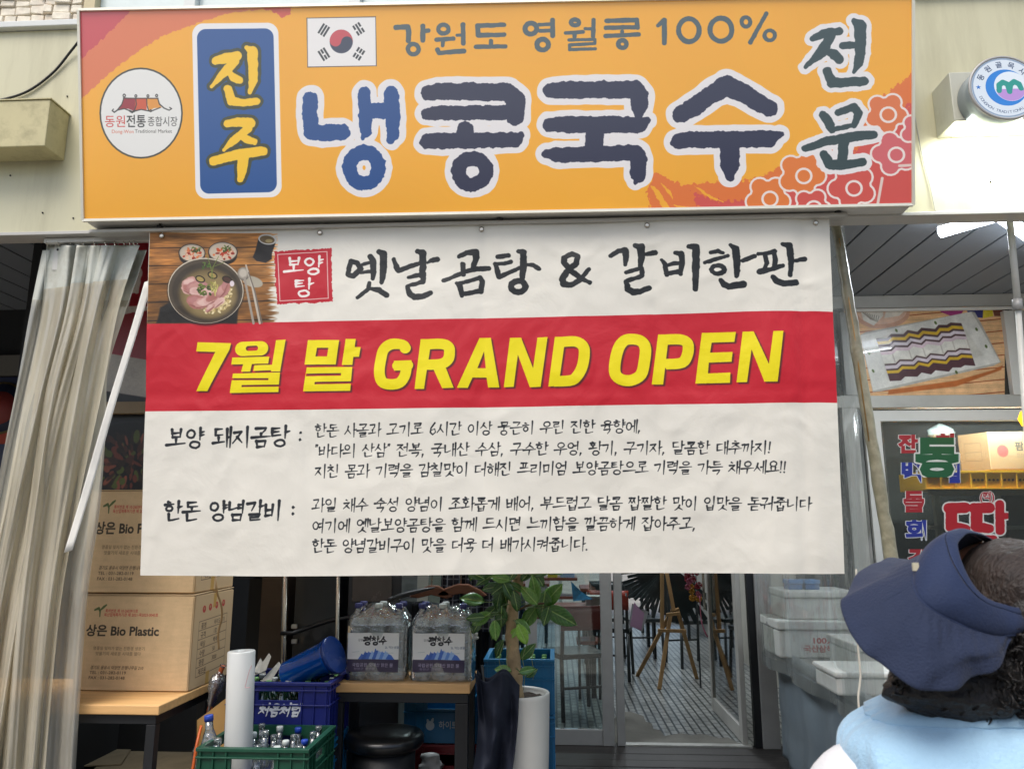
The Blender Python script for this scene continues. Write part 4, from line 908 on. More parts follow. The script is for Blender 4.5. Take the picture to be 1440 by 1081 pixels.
tube_light(Vector((-1.5, 4.45, 3.04)), Vector((-.3, 4.45, 3.04)), 'added unseen tube lamp on the ceiling above the middle shopfront', 26)  # added lamp behind the banner, brightens the space under the ceiling
# ================================================================ back walls at the shop fronts
YW = 5.45
def wp(px, py): return at(px, py, YW)
def wbox(px0, px1, py0, py1, y0=0, d=.05, Y=YW, pm=None):
    pm = pm or (px0+px1)/2; a = at(px0, (py0+py1)/2, Y); b = at(px1, (py0+py1)/2, Y)
    return B(a.x, b.x, Y+y0, Y+y0+d, at(pm, py1, Y).z, at(pm, py0, Y).z)
# left shop wall seen beside the curtain
lw = thing('left_shop_wall', 'dark wall of the neighbouring shop left of the curtain', 'wall', (-4.3, YW, 0))
B(-9, -2.1, YW, YW+.1, 0, ZC).build('wall_core', M_dark, lw)
wbox(-60, 62, 502, 530, -.06, .05).build('wall_rail', mat('grey_rail', '#6a6862'), lw)
wbox(-60, 62, 532, 700, -.04, .035).build('navy_panel', mat('navy_board', '#14224a', rough=.4), lw)
wbox(-60, 60, 605, 625, -.05, .008).build('red_stripe', mat('red_stripe', '#a33a24'), lw)
c_ = wp(8, 575); 
MB().lathe([(.0001, 0), (.20, 0), (.20, .01), (.0001, .01)], c_+Vector((0, -.045, 0)), n=32, axis=(0, -1, 0)).build('badge_ring', mat('brass_ring', '#6b5a34', rough=.5), lw)
MB().lathe([(.0001, 0), (.185, 0), (.185, .003), (.0001, .003)], c_+Vector((0, -.056, 0)), n=32, axis=(0, -1, 0)).build('badge_field', mat('navy_field', '#10193a', rough=.5), lw)
MB().lathe([(.0001, 0), (.125, 0), (.125, .003), (.0001, .003)], c_+Vector((0, -.060, 0)), n=32, axis=(0, -1, 0)).build('badge_disc', mat('red_disc', '#8a2c28', rough=.5), lw)

# glazed front of the middle shop: frame, fixed pane, sliding stile, open door
gf = thing('glass_shopfront', 'grey aluminium glass front of the middle shop', 'shopfront', (0, YW, 0))
zt = 2.25
def vpost(px0, px1, py, y0=0, d=.05, z0=0, z1=zt, name='frame_post', m=None):
    a = wp(px0, py).x; b = wp(px1, py).x; return B(a, b, YW+y0, YW+y0+d, z0, z1).build(name, m or M_alu, gf, bevel=.003)
vpost(739, 755, 900); vpost(846, 862, 930, -.01, .06); vpost(866, 877, 930, .0, .08); vpost(1066, 1090, 930, -.02, .1)
xa, xb = wp(755, 900).x, wp(846, 930).x
B(xa, xb, YW, YW+.05, .0, .10).build('bottom_rail', M_alu, gf, bevel=.003)
B(xa+.002, xb-.002, YW+.02, YW+.028, .101, zt).build('glass_pane', M_glass, gf)
xc = wp(600, 900).x; xd = wp(739, 900).x
B(xc, xd, YW, YW+.05, .0, .10).build('bottom_rail', M_alu, gf, bevel=.003)
B(xc, xd-.002, YW+.02, YW+.028, .101, zt).build('glass_pane', M_glass, gf)
B(xc-.06, wp(1090, 930).x, YW, YW+.06, zt+.002, zt+.08).build('head_rail', M_alu, gf, bevel=.003)
B(xc-.06, wp(1090, 930).x, YW+.01, YW+.05, zt+.082, ZC).build('upper_panel', M_dark, gf)
B(wp(876, 930).x, wp(1052, 930).x, YW+.0, YW+.06, -.01, .012).build('threshold', mat('worn_threshold', '#b5b4ae', rough=.4, metal=.3, dirt=.5), gf, bevel=.003)
B(wp(1056, 930).x, wp(1066, 930).x, YW+.0, YW+.05, 0, zt).build('door_gap_strip', M_black, gf)  # black strip fills the dark gap beside the jamb
# open door leaf, swung inwards
h0 = on(1049, 1049, 0); h1 = on(1004, 998, 0); h0.z = h1.z = 0; dv = (h1-h0).normalized(); Ld = (h1-h0).length; nv = Vector((-dv.y, dv.x, 0))
dr = thing('open_door', 'glass door with grey frame standing open into the middle shop', 'door', h0)
def dbar(s0, s1, z0, z1, name, m=M_aluw, t=.035):
    a = h0+dv*s0; b = h0+dv*s1; n2 = nv*t/2
    return MB().hexa([a-n2+Vector((0,0,z0)), b-n2+Vector((0,0,z0)), b+n2+Vector((0,0,z0)), a+n2+Vector((0,0,z0)), a-n2+Vector((0,0,z1)), b-n2+Vector((0,0,z1)), b+n2+Vector((0,0,z1)), a+n2+Vector((0,0,z1))]).build(name, m, dr, bevel=.003)
dbar(0, .09, .012, 2.2, 'door_stile'); dbar(Ld-.07, Ld, .012, 2.2, 'door_stile'); dbar(.092, Ld-.072, .012, .11, 'door_rail'); dbar(.092, Ld-.072, 2.1, 2.2, 'door_rail')
dbar(.092, Ld-.072, .112, 2.098, 'door_glass', glassy('door_glass', '#cfdcd8', transp=.8, rough=.03), .008)
hp = h0+dv*(Ld-.04)-nv*.03
for s_ in (-1, 1):
    hq = h0+dv*(Ld-.04)+nv*.045*s_
    MB().tube([hq+Vector((0, 0, .78)), hq+Vector((0, 0, 1.2))], .011, 10).build('door_handle', M_chrome, dr)

# ---------------------------------------------------------------- interior of the middle shop
room = thing('shop_interior_walls', 'pale walls inside the middle shop behind the glass', 'wall', (0, YW+.1, 0))
M_iw = mat('interior_paint', '#a9a69c', rough=.8, var=.05)
B(-2.6, -2.5, YW+.1, 12.4, 0, 2.9).build('side_wall', M_iw, room); B(2.05, 2.15, YW+.1, 12.4, 0, 2.9).build('side_wall', M_iw, room)
B(-2.5, -.9, 12.3, 12.4, 0, 2.9).build('rear_wall', M_iw, room); B(-.9, 2.05, 12.3, 12.4, 2.3, 2.9).build('rear_wall', M_iw, room)
B(-2.6, 2.15, YW+.1, 12.4, 2.9, 2.95).build('room_ceiling', M_iw, room)
M_tile = bpy.data.materials.new('floor_tiles'); M_tile.use_nodes = True; nt = M_tile.node_tree; L = nt.links.new; p = nt.nodes['Principled BSDF']
tc = nd(nt, 'ShaderNodeTexCoord'); mp = nd(nt, 'ShaderNodeMapping'); L(tc.outputs['Object'], mp.inputs[0]); mp.inputs['Rotation'].default_value = (0, 0, R(90))
bt = nd(nt, 'ShaderNodeTexBrick', i_Scale=1.0, i_Mortar_Size=.009, i_Mortar_Smooth=.3, i_Brick_Width=.11, i_Row_Height=.058); bt.offset = .5
bt.inputs['Color1'].default_value = lin('#c2c4c0'); bt.inputs['Color2'].default_value = lin('#9fa3a0'); bt.inputs['Mortar'].default_value = lin('#3c4041'); L(mp.outputs[0], bt.inputs['Vector'])
nz = nd(nt, 'ShaderNodeTexNoise', i_Scale=2.2, i_Detail=10.0, i_Roughness=.7); L(tc.outputs['Object'], nz.inputs['Vector']); mx = nd(nt, 'ShaderNodeMix', data_type='RGBA', blend_type='MULTIPLY'); mx.inputs[0].default_value = .85
L(bt.outputs[0], mx.inputs[6]); L(nz.outputs[0], mx.inputs[7]); gm = nd(nt, 'ShaderNodeGamma'); gm.inputs[1].default_value = .9; L(mx.outputs[2], gm.inputs[0]); L(gm.outputs[0], p.inputs['Base Color']); p.inputs['Roughness'].default_value = .3
bp = nd(nt, 'ShaderNodeBump', i_Strength=.5, i_Distance=.004); L(bt.outputs[1], bp.inputs['Height']); bp.invert = True; L(bp.outputs[0], p.inputs['Normal'])
for i, (lx, ly) in enumerate(((-.6, 6.6), (.9, 6.9), (-.6, 9.2), (.9, 9.6))):
    tube_light(Vector((lx, ly, 2.83)), Vector((lx, ly+1.2, 2.83)), 'added unseen tube lamp inside the middle shop, '+('near left', 'near right', 'far left', 'far right')[i], 14)  # added lamps, out of view, to light the dark room
fl = MB(); fl.face([(-2.5, YW+.06, 0), (2.05, YW+.06, 0), (2.05, 12.3, 0), (-2.5, 12.3, 0)]); tag(fl.build('shop_floor', M_tile), kind='structure')
edge = [(845,1030),(872,1001),(886,1000),(896,1003),(905,1006),(908,1014),(916,1016),(919,1024),(929,1026),(934,1034),(948,1032),(958,1030),(972,1033),(985,1031),(1000,1034),(1012,1037),(1024,1036),(1036,1043),(1050,1046)]
pts = [on(x, y, .004) for x, y in edge]; poly = [Vector((-.4, YW+.062, .004))]+[Vector((-.35, 5.9, .004))]+pts+[Vector((1.5, YW+.062, .004))]
pc = MB(); pc.face(poly); tag(pc.build('bare_concrete_patch', M_conc), kind='structure')
# ================================================================ banner
ban_c = art_banner(); IM_ban = ban_c.image('banner_print')
YB = 3.105
bq = [at(195, 809, YB), at(1190, 806, YB), at(1168, 305, YB), at(210, 326, YB)]
M_ban = printed('banner_cloth', IM_ban, rough=.5, bump=.34, bscale=3.2, spec=.4, transl=.12, creases=True)
def banf(u, v):
    p = (bq[0]*(1-u)+bq[1]*u)*(1-v)+(bq[3]*(1-u)+bq[2]*u)*v
    s = 1-v; w = .012*s*math.sin(u*9+1.5)+.005*math.sin(u*23+v*3)*s+.007*noise.noise(Vector((u*7, v*5, 1)))
    for uc, wd, dp in ((.945, .010, .012), (.90, .02, -.006), (.13, .02, .006), (.48, .03, .005), (.62, .02, -.004)): w += dp*math.exp(-((u-uc-.015*v)/wd)**2)*(1-.6*v)
    for uc in (.25, .5, .75): w += .0035*max(0, 1-abs(u-uc)/.012)
    w += .003*max(0, 1-abs(v-.5)/.02)
    if u > .945: w += (u-.945)*.6*(1-.5*v)
    z = -.004*math.sin(u*math.pi*2.2)*s-.006*abs(math.sin((u-.02)/.96*math.pi*4))*v**3
    return p+Vector((0, w, z))
bo = thing('opening_banner', 'large white and red fabric banner announcing a grand opening', 'banner', (bq[3].x, YB, bq[3].z))
bm_ = MB(); bm_.grid(banf, 150, 70, uvf=lambda u, v: (u, v)); bm_.build('banner_cloth', M_ban, bo)
hm = MB(); hm.grid(lambda u, v: banf(u, 1-.0+.004*v)+Vector((0, .003, 0)), 60, 1); hm.build('banner_hem', mat('hem_cloth', '#cfccc4'), bo, solid=.003)
for u in (.02, .26, .5, .74, .98):
    p = banf(u, .985); MB().lathe([(.006, 0), (.011, -.003), (.011, .003), (.006, .004)], p+Vector((0, -.004, 0)), n=14, axis=(0, -1, 0)).build('eyelet', M_chrome, bo)
    MB().tube([p+Vector((0, -.004, 0)), p+Vector((.0, .01, .04)), p+Vector((0, .02, .07))], .0025, 6).build('tie_cord', M_white, bo)

# ================================================================ curtain rail and vinyl curtain
rl = thing('curtain_rail', 'white metal rail under the fascia holding the vinyl curtain', 'rail', at(60, 335, 3.17))
a, b = at(60, 340, 3.165), at(214, 336, 3.165)
B(a.x, b.x+1.2, 3.17, 3.20, 2.722, 2.745).build('rail_bar', M_white, rl, bevel=.003)
br0 = at(60, 378, 3.16); B(br0.x+.01, br0.x+.11, 3.205, 3.235, 2.60, 2.745).build('rail_bracket', M_white, rl, bevel=.003)
for dx, dz in ((.03, 2.70), (.085, 2.70)): MB().lathe([(.0001, 0), (.006, 0), (.005, .004), (.0001, .005)], (br0.x+dx, 3.204, dz), n=8, axis=(0, -1, 0)).build('screw', M_black, rl)
cu = thing('vinyl_curtain', 'bunched milky clear vinyl curtain tied at the left', 'curtain', at(130, 340, 3.19))
def pl(P, t):
    t = max(0, min(.9999, t))*(len(P)-1); i = int(t); f = t-i; a, b = P[i], P[i+1]; return (a[0]+(b[0]-a[0])*f, a[1]+(b[1]-a[1])*f)
def resample(P, n=24): return [tuple(q[:2]) for q in catmull([(x, y, 0) for x, y in P], 8)]
def sheet(Lp, Rp, Y, folds, amp, seed, t0, t1, name, m, nv=60, nu=140, solid=0):
    Lp = resample(Lp); Rp = resample(Rp); r = random.Random(seed); ph = [r.uniform(0, 6.28) for _ in range(6)]
    def f(u, v):
        t = t0+(t1-t0)*v; uu = u+.035*math.sin(t*5+ph[0]+u*3)*u*(1-u)*4
        l = pl(Lp, t); q = pl(Rp, t); px = l[0]+(q[0]-l[0])*uu; py = l[1]+(q[1]-l[1])*uu
        s = math.sin(2*math.pi*folds*u+ph[1]+1.2*math.sin(t*3+ph[2])); s2 = math.sin(2*math.pi*folds*2.3*u+ph[3]+t*4); s3 = math.sin(2*math.pi*folds*5.1*u+ph[4]-t*7)
        y = Y+amp*(math.copysign(abs(s)**.8, s)+.25*s2+.05*s3*(.3+t))+.012*noise.noise(Vector((u*6, t*6, seed)))
        return at(px, py, y)
    mb = MB(); mb.grid(f, nu, nv); return mb.build(name, m, cu, solid=solid)
M_vinyl = glassy('milky_vinyl', '#e6e0cf', transp=.97, rough=.11, diff='#f4ecd6', diffw=.64, bump=.45, bscale=4, stretch=(2.6, 2.6, .5), fres=.8)
M_vinyl2 = glassy('clearer_vinyl', '#e0ded4', transp=.96, rough=.12, diff='#efebdc', diffw=.5, bump=.45, bscale=4, stretch=(2.6, 2.6, .5), fres=.8)
M_head = mat('vinyl_header', '#c3c6bd', rough=.6, var=.08, scale=5, bump=.2, bscale=20, dirt=.6, dirtcol='#776b50', dscale=5)
LA = [(60, 352), (42, 440), (24, 540), (4, 640), (-18, 760), (-40, 900), (-60, 1120)]
RA = [(206, 352), (176, 440), (152, 520), (149, 600), (140, 720), (122, 850), (104, 1120)]
LB = [(66, 345), (58, 440), (34, 560), (8, 700), (-22, 860), (-46, 1120)]; RB = [(150, 345), (142, 430), (96, 600), (66, 740), (30, 900), (-8, 1120)]
LC = [(108, 345), (92, 440), (62, 560), (42, 700), (18, 880), (0, 1120)]; RC = [(196, 345), (168, 430), (146, 540), (112, 700), (84, 860), (60, 1120)]
sheet(LA, RA, 3.215, 4, .020, 1, .135, 1, 'vinyl_strip', M_vinyl2)
sheet(LB, RB, 3.185, 2.2, .026, 2, .14, 1, 'vinyl_strip', M_vinyl)
sheet(LC, RC, 3.17, 2.1, .026, 3, .125, 1, 'vinyl_strip', M_vinyl)
sheet(LA, RA, 3.222, 4, .018, 1, 0, .15, 'curtain_header', M_head, nv=10, solid=.002)
sheet(LB, RB, 3.190, 2.2, .024, 2, 0, .152, 'curtain_header', M_head, nv=10, solid=.002)
sheet(LC, RC, 3.175, 2.1, .024, 3, 0, .135, 'curtain_header', M_head, nv=10, solid=.002)
for px in (68, 84, 101, 118, 134, 150, 163, 176, 184, 190):
    c_ = at(px, 343, 3.185); MB().tube([c_+Vector((0, .014*math.cos(t), .014*math.sin(t)+.004)) for t in np.linspace(0, 6.3, 14)], .0022, 6).build('curtain_ring', M_chrome, cu)
st = MB(); a, b = at(209, 395, 3.135), at(96, 775, 3.125); stm = [a.lerp(b, t)+Vector((.006*math.sin(t*7), .004*math.sin(t*11), 0)) for t in np.linspace(0, 1, 12)]
st.grid(lambda u, v: a.lerp(b, v)+Vector((.036*(u-.5), .003*math.sin(v*9+u), .012*(u-.5))), 4, 30)
tag(st.build('curtain_strap', mat('white_webbing', '#d6d4cd', rough=.7, bump=.2, bscale=200), solid=.004, origin=a), 'white webbing strap slanting across the vinyl curtain', 'strap')

# poles at the right
po = thing('wrapped_pole', 'long leaning pole wrapped in grey plastic right of the banner', 'pole', at(1262, 860, 3.32))
a, b = at(1173, 300, 3.3), at(1272, 900, 3.32); pr_ = random.Random(2)
P = [a.lerp(b, t)+Vector((pr_.uniform(-.003, .003), pr_.uniform(-.003, .003), 0)) for t in np.linspace(0, 1, 30)]
MB().tube(P, [.021+.007*t+pr_.uniform(-.0025, .0025) for t in np.linspace(0, 1, 30)], 12).build('pole_shaft', mat('wrapped_plastic', '#8c8874', rough=.35, var=.22, scale=25, bump=.6, bscale=40, dirt=.6, dirtcol='#5d583f', dscale=12), po)
MB().tube([at(1180, 335, 3.285), at(1200, 460, 3.285), at(1222, 620, 3.29)], .003, 6).build('wrap_seam', M_tape, po)
po = thing('white_pole', 'thin white pole with a joint at the right edge', 'pole', at(1432, 470, 3.35))
MB().tube([at(1419, 298, 3.3), at(1431, 425, 3.33)], .014, 12).build('upper_rod', M_white, po); MB().tube([at(1431, 424, 3.33), at(1450, 700, 3.4), at(1462, 1100, 3.4)], .012, 12).build('lower_rod', M_white, po)
MB().tube([at(1430, 421, 3.33), at(1431.6, 436, 3.33)], .020, 12).build('joint', M_alu, po)

# ================================================================ menu board and left table
mn = thing('menu_board', 'red and black hanging menu board behind the vinyl curtain', 'board', at(130, 700, 3.95))
IM_menu = art_menu().aged(.03, 3).image('menu_print')
q = [at(128, 712, 3.95), at(330, 712, 3.95), at(330, 335, 3.95), at(128, 335, 3.95)]
m_ = MB(); m_.face(q, uv=UVQ); m_.build('board_face', printed('menu_print', IM_menu, rough=.35), mn)
B(q[0].x, q[1].x, 3.955, 3.985, q[0].z, q[2].z).build('board_back', M_black, mn)
B(q[0].x-.02, q[1].x, 3.90, 3.948, at(180, 582, 3.93).z, at(180, 566, 3.93).z).build('cross_bar', mat('tan_bar', '#7c6e56'), mn)
ZL = .70; fr = on(228, 990, ZL); bk_ = on(292, 953, ZL)
tb = thing('side_table', 'pale wood table with black legs carrying the carton stack', 'table', (fr.x-.8, fr.y, 0))
XR = fr.x; YF_, YBk = 3.26, 3.80
B(-3.0, XR, YF_, YBk, ZL-.038, ZL).build('tabletop', M_wood, tb, bevel=.004)
for x, y in ((XR-.06, YF_+.02), (XR-.06, YBk-.06), (-2.95, YF_+.02), (-2.95, YBk-.06)): B(x, x+.04, y, y+.04, 0, ZL-.08).build('leg', M_black, tb, bevel=.002)
for y in (YF_+.02, YBk-.06): B(-2.93, XR-.02, y, y+.04, ZL-.078, ZL-.040).build('frame_rail', M_black, tb, bevel=.002)
B(XR-.06, XR-.02, YF_+.06, YBk-.06, ZL-.078, ZL-.040).build('frame_rail', M_black, tb)
IM_bf = art_box_front().aged(.012, 1).image('carton_front'); IM_bs = art_box_side().image('carton_side'); M_bf = printed('carton_front', IM_bf, rough=.8); M_bs = printed('carton_side', IM_bs, rough=.8)
bx = on(264, 973, ZL); bxl = at(108, 900, bx.y).x; bt_ = at(268, 836, bx.y).z; bd_ = .43
def carton(x0, x1, y0, y1, z0, z1, label, name='carton', front=M_bf, side=M_bs, jig=0):
    t = thing(name, label, 'box', ((x0+x1)/2, (y0+y1)/2, z0)); m = MB(); r = random.Random(int(z0*100))
    b = .006
    m.box(x0, x1, y0, y1, z0+.001, z1-.004); m.build('carton_body', M_carton, t, bevel=.008)
    f = MB(); f.grid(lambda u, v: Vector((x0+.006+(x1-x0-.012)*u, y0-.0015-.003*math.sin(u*3.14)*math.sin(v*3.14), z0+.006+(z1-z0-.014)*v)), 10, 6, uvf=lambda u, v: (u, v)); f.build('printed_front', front, t)
    s = MB(); s.grid(lambda u, v: Vector((x1+.0015+.002*math.sin(u*3.14), y0+.006+(y1-y0-.012)*u, z0+.006+(z1-z0-.014)*v)), 4, 4, uvf=lambda u, v: (u, v)); s.build('printed_side', side, t)
    for (ya, yb, dz) in ((y0, (y0+y1)/2-.001, .0), ((y0+y1)/2+.001, y1, .001)):
        MB().hexa([(x0, ya, z1-.003), (x1, ya, z1-.003), (x1, yb, z1-.003+.004), (x0, yb, z1-.003+.004), (x0, ya, z1), (x1, ya, z1), (x1, yb, z1+.004), (x0, yb, z1+.004)]).build('flap', M_carton, t)
    tp = B((x0+x1)/2-.5*(x1-x0), (x0+x1)/2+.5*(x1-x0)+.002, (y0+y1)/2-.025, (y0+y1)/2+.025, z1+.0045, z1+.0055).build('tape', M_tape, t)
    return t
carton(bxl, bx.x, bx.y, bx.y+bd_, ZL, bt_, 'lower printed carton of the stack on the side table')
c2 = at(200, 706, bx.y).z
carton(bxl-.015, bx.x-.012, bx.y+.012, bx.y+bd_+.01, bt_+.004, c2+.06, 'upper printed carton of the stack, half behind the banner')
# loose plastic tie strings on the carton side
sg_ = MB(); sg_.tube(catmull([at(303, 800, 3.6), at(304, 822, 3.55), at(306, 835, 3.55), at(311, 850, 3.56), at(312, 868, 3.56), at(307, 890, 3.55), at(308, 912, 3.55)]), .005, 6, flat=.5)
tag(sg_.build('packing_string', mat('straw_string', '#8a6d44', rough=.4), origin=at(303, 800, 3.6)), 'brown packing string hanging down the carton side', 'string')

# ================================================================ bottles, crates
ROWN = ('front', 'second', 'third', 'back'); COLN = ('leftmost', 'second from the left', 'in the middle', 'second from the right', 'rightmost')
def bottle(name, label, cat, p, H, r, mt, capm, labm=None, group=None, tilt=None):
    t = thing(name, label, cat, p, group)
    MB().lathe([(r*.5, 0), (r*.92, .004), (r, .02), (r, H*.55), (r*.93, H*.62), (r*.62, H*.74), (r*.42, H*.82), (r*.38, H*.95)], p, n=14).build('bottle_body', mt, t)
    MB().lathe([(r*.46, H*.93), (r*.46, H), (r*.4, H+.003)], p, n=12).build('bottle_cap', capm, t)
    if labm: MB().lathe([(r*1.015, H*.22), (r*1.015, H*.48)], p, n=14).build('bottle_label', labm, t)
    if tilt: t.rotation_euler = tilt
    return t
M_gbot = glassy('green_glass', '#2f7a3a', transp=.93, rough=.05, diff='#1f5a2a', diffw=.45)
M_cbot = glassy('clear_pet', '#dfe6e6', transp=.86, rough=.08, diff='#b9c2c0', diffw=.22, bump=.4, bscale=30)
M_wcap = mat('white_cap', '#b9c0bd', rough=.4); M_bcap = mat('blue_cap', '#1f3f9c', rough=.35); M_gcap = mat('green_cap', '#6b9c5a', rough=.35)
M_blab = mat('blue_label', '#2a48a8', rough=.4, var=.4, scale=40); M_wlab = mat('white_label', '#b9b9b4', rough=.5, var=.2, scale=50)
def crate(label, x0, x1, y0, y1, z0, z1, m, name='crate', logo=None, group=None, cat='crate', open_=True):
    t = thing(name, label, cat, ((x0+x1)/2, (y0+y1)/2, z0), group); w = .012; h = z1-z0; W = x1-x0; D = y1-y0
    def wall(ax, c0):   # wall panel with hand hole
        mb = MB(); a0, a1 = (x0, x1) if ax == 'x' else (y0+w, y1-w); ha, hb = a0+(a1-a0)*.3, a0+(a1-a0)*.7; zh0, zh1 = z0+h*.70, z0+h*.86
        def bxx(u0, u1, za, zb):
            if ax == 'x': mb.box(u0, u1, c0, c0+w, za, zb)
            else: mb.box(c0, c0+w, u0, u1, za, zb)
        bxx(a0, a1, z0, zh0-.0); bxx(a0, ha, zh0+.0003, zh1); bxx(hb, a1, zh0+.0003, zh1); bxx(a0, a1, zh1+.0003, z1)
        mb.build('crate_wall', m, t)
    wall('x', y0); wall('x', y1-w); wall('y', x0); wall('y', x1-w)
    rb = MB(); e = .010
    for zz, hh in ((z1-.014, .014), (z1-h*.12-.006, .007), (z0+h*.62, .006)):
        for bx_ in ((x0-e, x1+e, y0-e, y0-.0004), (x0-e, x1+e, y1+.0004, y1+e), (x0-e, x0-.0004, y0, y1), (x1+.0004, x1+e, y0, y1)): rb.box(bx_[0], bx_[1], bx_[2], bx_[3], zz, zz+hh)
    rb.build('crate_rim', m, t, bevel=.002)
    rr = MB()
    for k in (0.02, .14, .26, .74, .86, .98):
        xx = x0+W*k; rr.box(xx-.003, xx+.003, y0-.008, y0-.0006, z0+.004, z1-.016); yy = y0+D*k; rr.box(x1+.0006, x1+.008, yy-.003, yy+.003, z0+.004, z1-.016); rr.box(x0-.008, x0-.0006, yy-.003, yy+.003, z0+.004, z1-.016)
    tag(rr.build('crate_ribs', m, t), kind='stuff')
    B(x0+w, x1-w, y0+w, y1-w, z0+.002, z0+.012).build('crate_floor', m, t)
    if logo:
        im, lx0, lx1, lz0, lz1 = logo; l = MB(); l.face([(lx0, y0-.0035, lz0), (lx1, y0-.0035, lz0), (lx1, y0-.0035, lz1), (lx0, y0-.0035, lz1)], uv=UVQ); l.build('crate_lettering', printed(label[:12]+'_logo', im, rough=.6, alpha=True), t)
    return t
M_bcrate = mat('blue_crate_plastic', '#101c6a', rough=.42, var=.1, bump=.04, dirt=.25, dirtcol='#2a3258', dscale=6)
M_gcrate = mat('green_crate_plastic', '#0b4431', rough=.42, var=.1, bump=.04, dirt=.3, dirtcol='#3f5a48', dscale=6)
M_tcrate = mat('teal_crate_plastic', '#0f6a98', rough=.42, var=.1, bump=.04, dirt=.3, dirtcol='#34617a', dscale=6)
M_rcrate = mat('red_crate_plastic', '#7a1420', rough=.45, var=.1)
# blue crate on teal ones
y0 = 3.52; a = at(322, 958, y0); b = at(463, 957, y0)
c_ = Canvas(300, 90, '#d8dadf', 0.0); c_.brush('처음처럼', 12, 46, 66, '#d8dadf', width=272, r=6.0, rough=2.5, seed=5, slant=-.3); IM_l1 = c_.image('logo_a')
l0 = at(363, 985, y0-.003); l1 = at(427, 1010, y0-.003)
crate('dark blue bottle crate with white lettering beside the white roll', a.x, b.x, y0, y0+.33, a.z-.26, a.z, M_bcrate, logo=(IM_l1, l0.x, l1.x, l1.z, l0.z))
crate('teal crate directly under the dark blue bottle crate', a.x+.01, b.x-.004, y0+.005, y0+.335, a.z-.53, a.z-.264, M_tcrate)
k = 0; r = random.Random(8)
for i in range(5):
    for j in range(4):
        bottle('glass_bottle', 'green glass bottle in the dark blue crate, %s row, %s' % (ROWN[j], COLN[i]), 'bottle', (a.x+.045+i*(b.x-a.x-.09)/4, y0+.05+j*.077, a.z-.245), .225, .031, M_gbot, M_gcap if (i+j) % 3 else M_wcap, group='bottles in the dark blue crate')
zc = a.z
crate('lowest teal crate under the dark blue crate', a.x+.01, b.x-.004, y0+.005, y0+.335, 0, a.z-.534, M_tcrate)
# blue pail lying on the bottles
p0_, p1_ = at(404, 950, 3.72), at(468, 921, 3.66); ax = (p1_-p0_).normalized(); Lb = (p1_-p0_).length
bk = thing('blue_pail', 'shiny blue plastic pail lying across the dark blue crate', 'pail', p0_)
MB().lathe([(.0001, .0), (.062, .0), (.066, .006), (.078, Lb*.93), (.084, Lb*.93), (.084, Lb+.012), (.080, Lb+.012), (.074, Lb*.9), (.06, .02), (.0001, .015)], p0_, n=32, axis=ax).build('pail_body', mat('shiny_blue', '#0a4fa6', rough=.16, var=.05, bump=.01, coat=.6), bk)
MB().lathe([(.0845, Lb*.97), (.0865, Lb*.97), (.0865, Lb+.014), (.0845, Lb+.014)], p0_, n=32, axis=ax).build('pail_rim', mat('dark_blue_rim', '#0b2f6e', rough=.25), bk)
# green crate in front
y0 = 3.14; a = at(280, 1050, y0); b = at(432, 1050, y0); GX = b.x
crate('green crate full of empty clear bottles, front left', a.x, b.x, y0, y0+.36, a.z-.28, a.z, M_gcrate)
crate('green crate at the bottom of the front left stack', a.x, b.x, y0, y0+.36, 0, a.z-.284, M_gcrate)
r = random.Random(12); n_ = 0
for i in range(5):
    for j in range(4):
        if (i == 1 and j == 1) or (i == 1 and j == 0) or (i == 0 and j == 1): continue
        if i == 0 and j == 2: continue
        bl_ = (i+j*2) % 3
        bottle('clear_bottle', 'empty clear bottle in the front green crate, %s row, %s' % (ROWN[j], COLN[i]), 'bottle', (a.x+.05+i*(b.x-a.x-.10)/4+r.uniform(-.006, .006), y0+.055+j*.083, a.z-.262), .25+r.uniform(0, .045), .032, M_cbot, M_bcap if bl_ == 0 and j % 2 else M_cbot if r.random() < .7 else M_wcap, M_blab if bl_ else M_wlab, group='clear bottles in the green crate')
fc_ = thing('flattened_cartons', 'flattened grey brown cartons on the floor under the side table', 'cardboard', on(200, 1075, 0))
for (a4, b4, c4, d4, zz) in (((120, 1095), (250, 1090), (290, 1048), (160, 1052), .01), ((200, 1090), (330, 1085), (300, 1060), (230, 1062), .03), ((60, 1080), (170, 1075), (190, 1046), (110, 1048), .02)):
    m_ = MB(); m_.prism([on(*q_, zz) for q_ in (a4, b4, c4, d4)], (0, 0, .006)); m_.build('carton_sheet', mat('grey_carton', '#8d8169', rough=.9, var=.15, dirt=.4), fc_)
bp_ = at(302, 1052, y0+.13)
bottle('water_bottle', 'clear bottle with blue neck label leaning at the green crate corner', 'bottle', (bp_.x, y0+.13, a.z-.2), .29, .040, M_cbot, M_bcap, M_blab, tilt=(0, R(-7), 0))
# white roll
wr = thing('white_roll', 'tall white plastic roll standing in the green crate', 'roll', at(340, 1075, 3.3))
a_, b_ = at(340, 1085, 3.3), at(340, 915, 3.3); ax = (b_-a_).normalized(); ax = (Vector((ax.x+.035, ax.y, ax.z))).normalized(); Lr = (b_-a_).length
MB().lathe([(.0001, 0), (.056, 0), (.057, .01), (.056, Lr*.5), (.057, Lr-.004), (.054, Lr), (.020, Lr), (.019, Lr-.03), (.0001, Lr-.03)], Vector((a_.x-.018, a_.y, a_.z)), n=28, axis=ax).build('film_roll', mat('white_film', '#c9cbc8', rough=.35, var=.04, bump=.15, bscale=14, stretch=(1, 1, .3), coat=.2), wr)
mk = MB(); mk.tube(catmull([at(354, 935, 3.243), at(350, 945, 3.243), at(346, 960, 3.243), at(345, 966, 3.243), at(352, 966, 3.243)]), .0012, 6); mk.build('pen_mark', mat('pink_ink', '#c08a90'), wr)
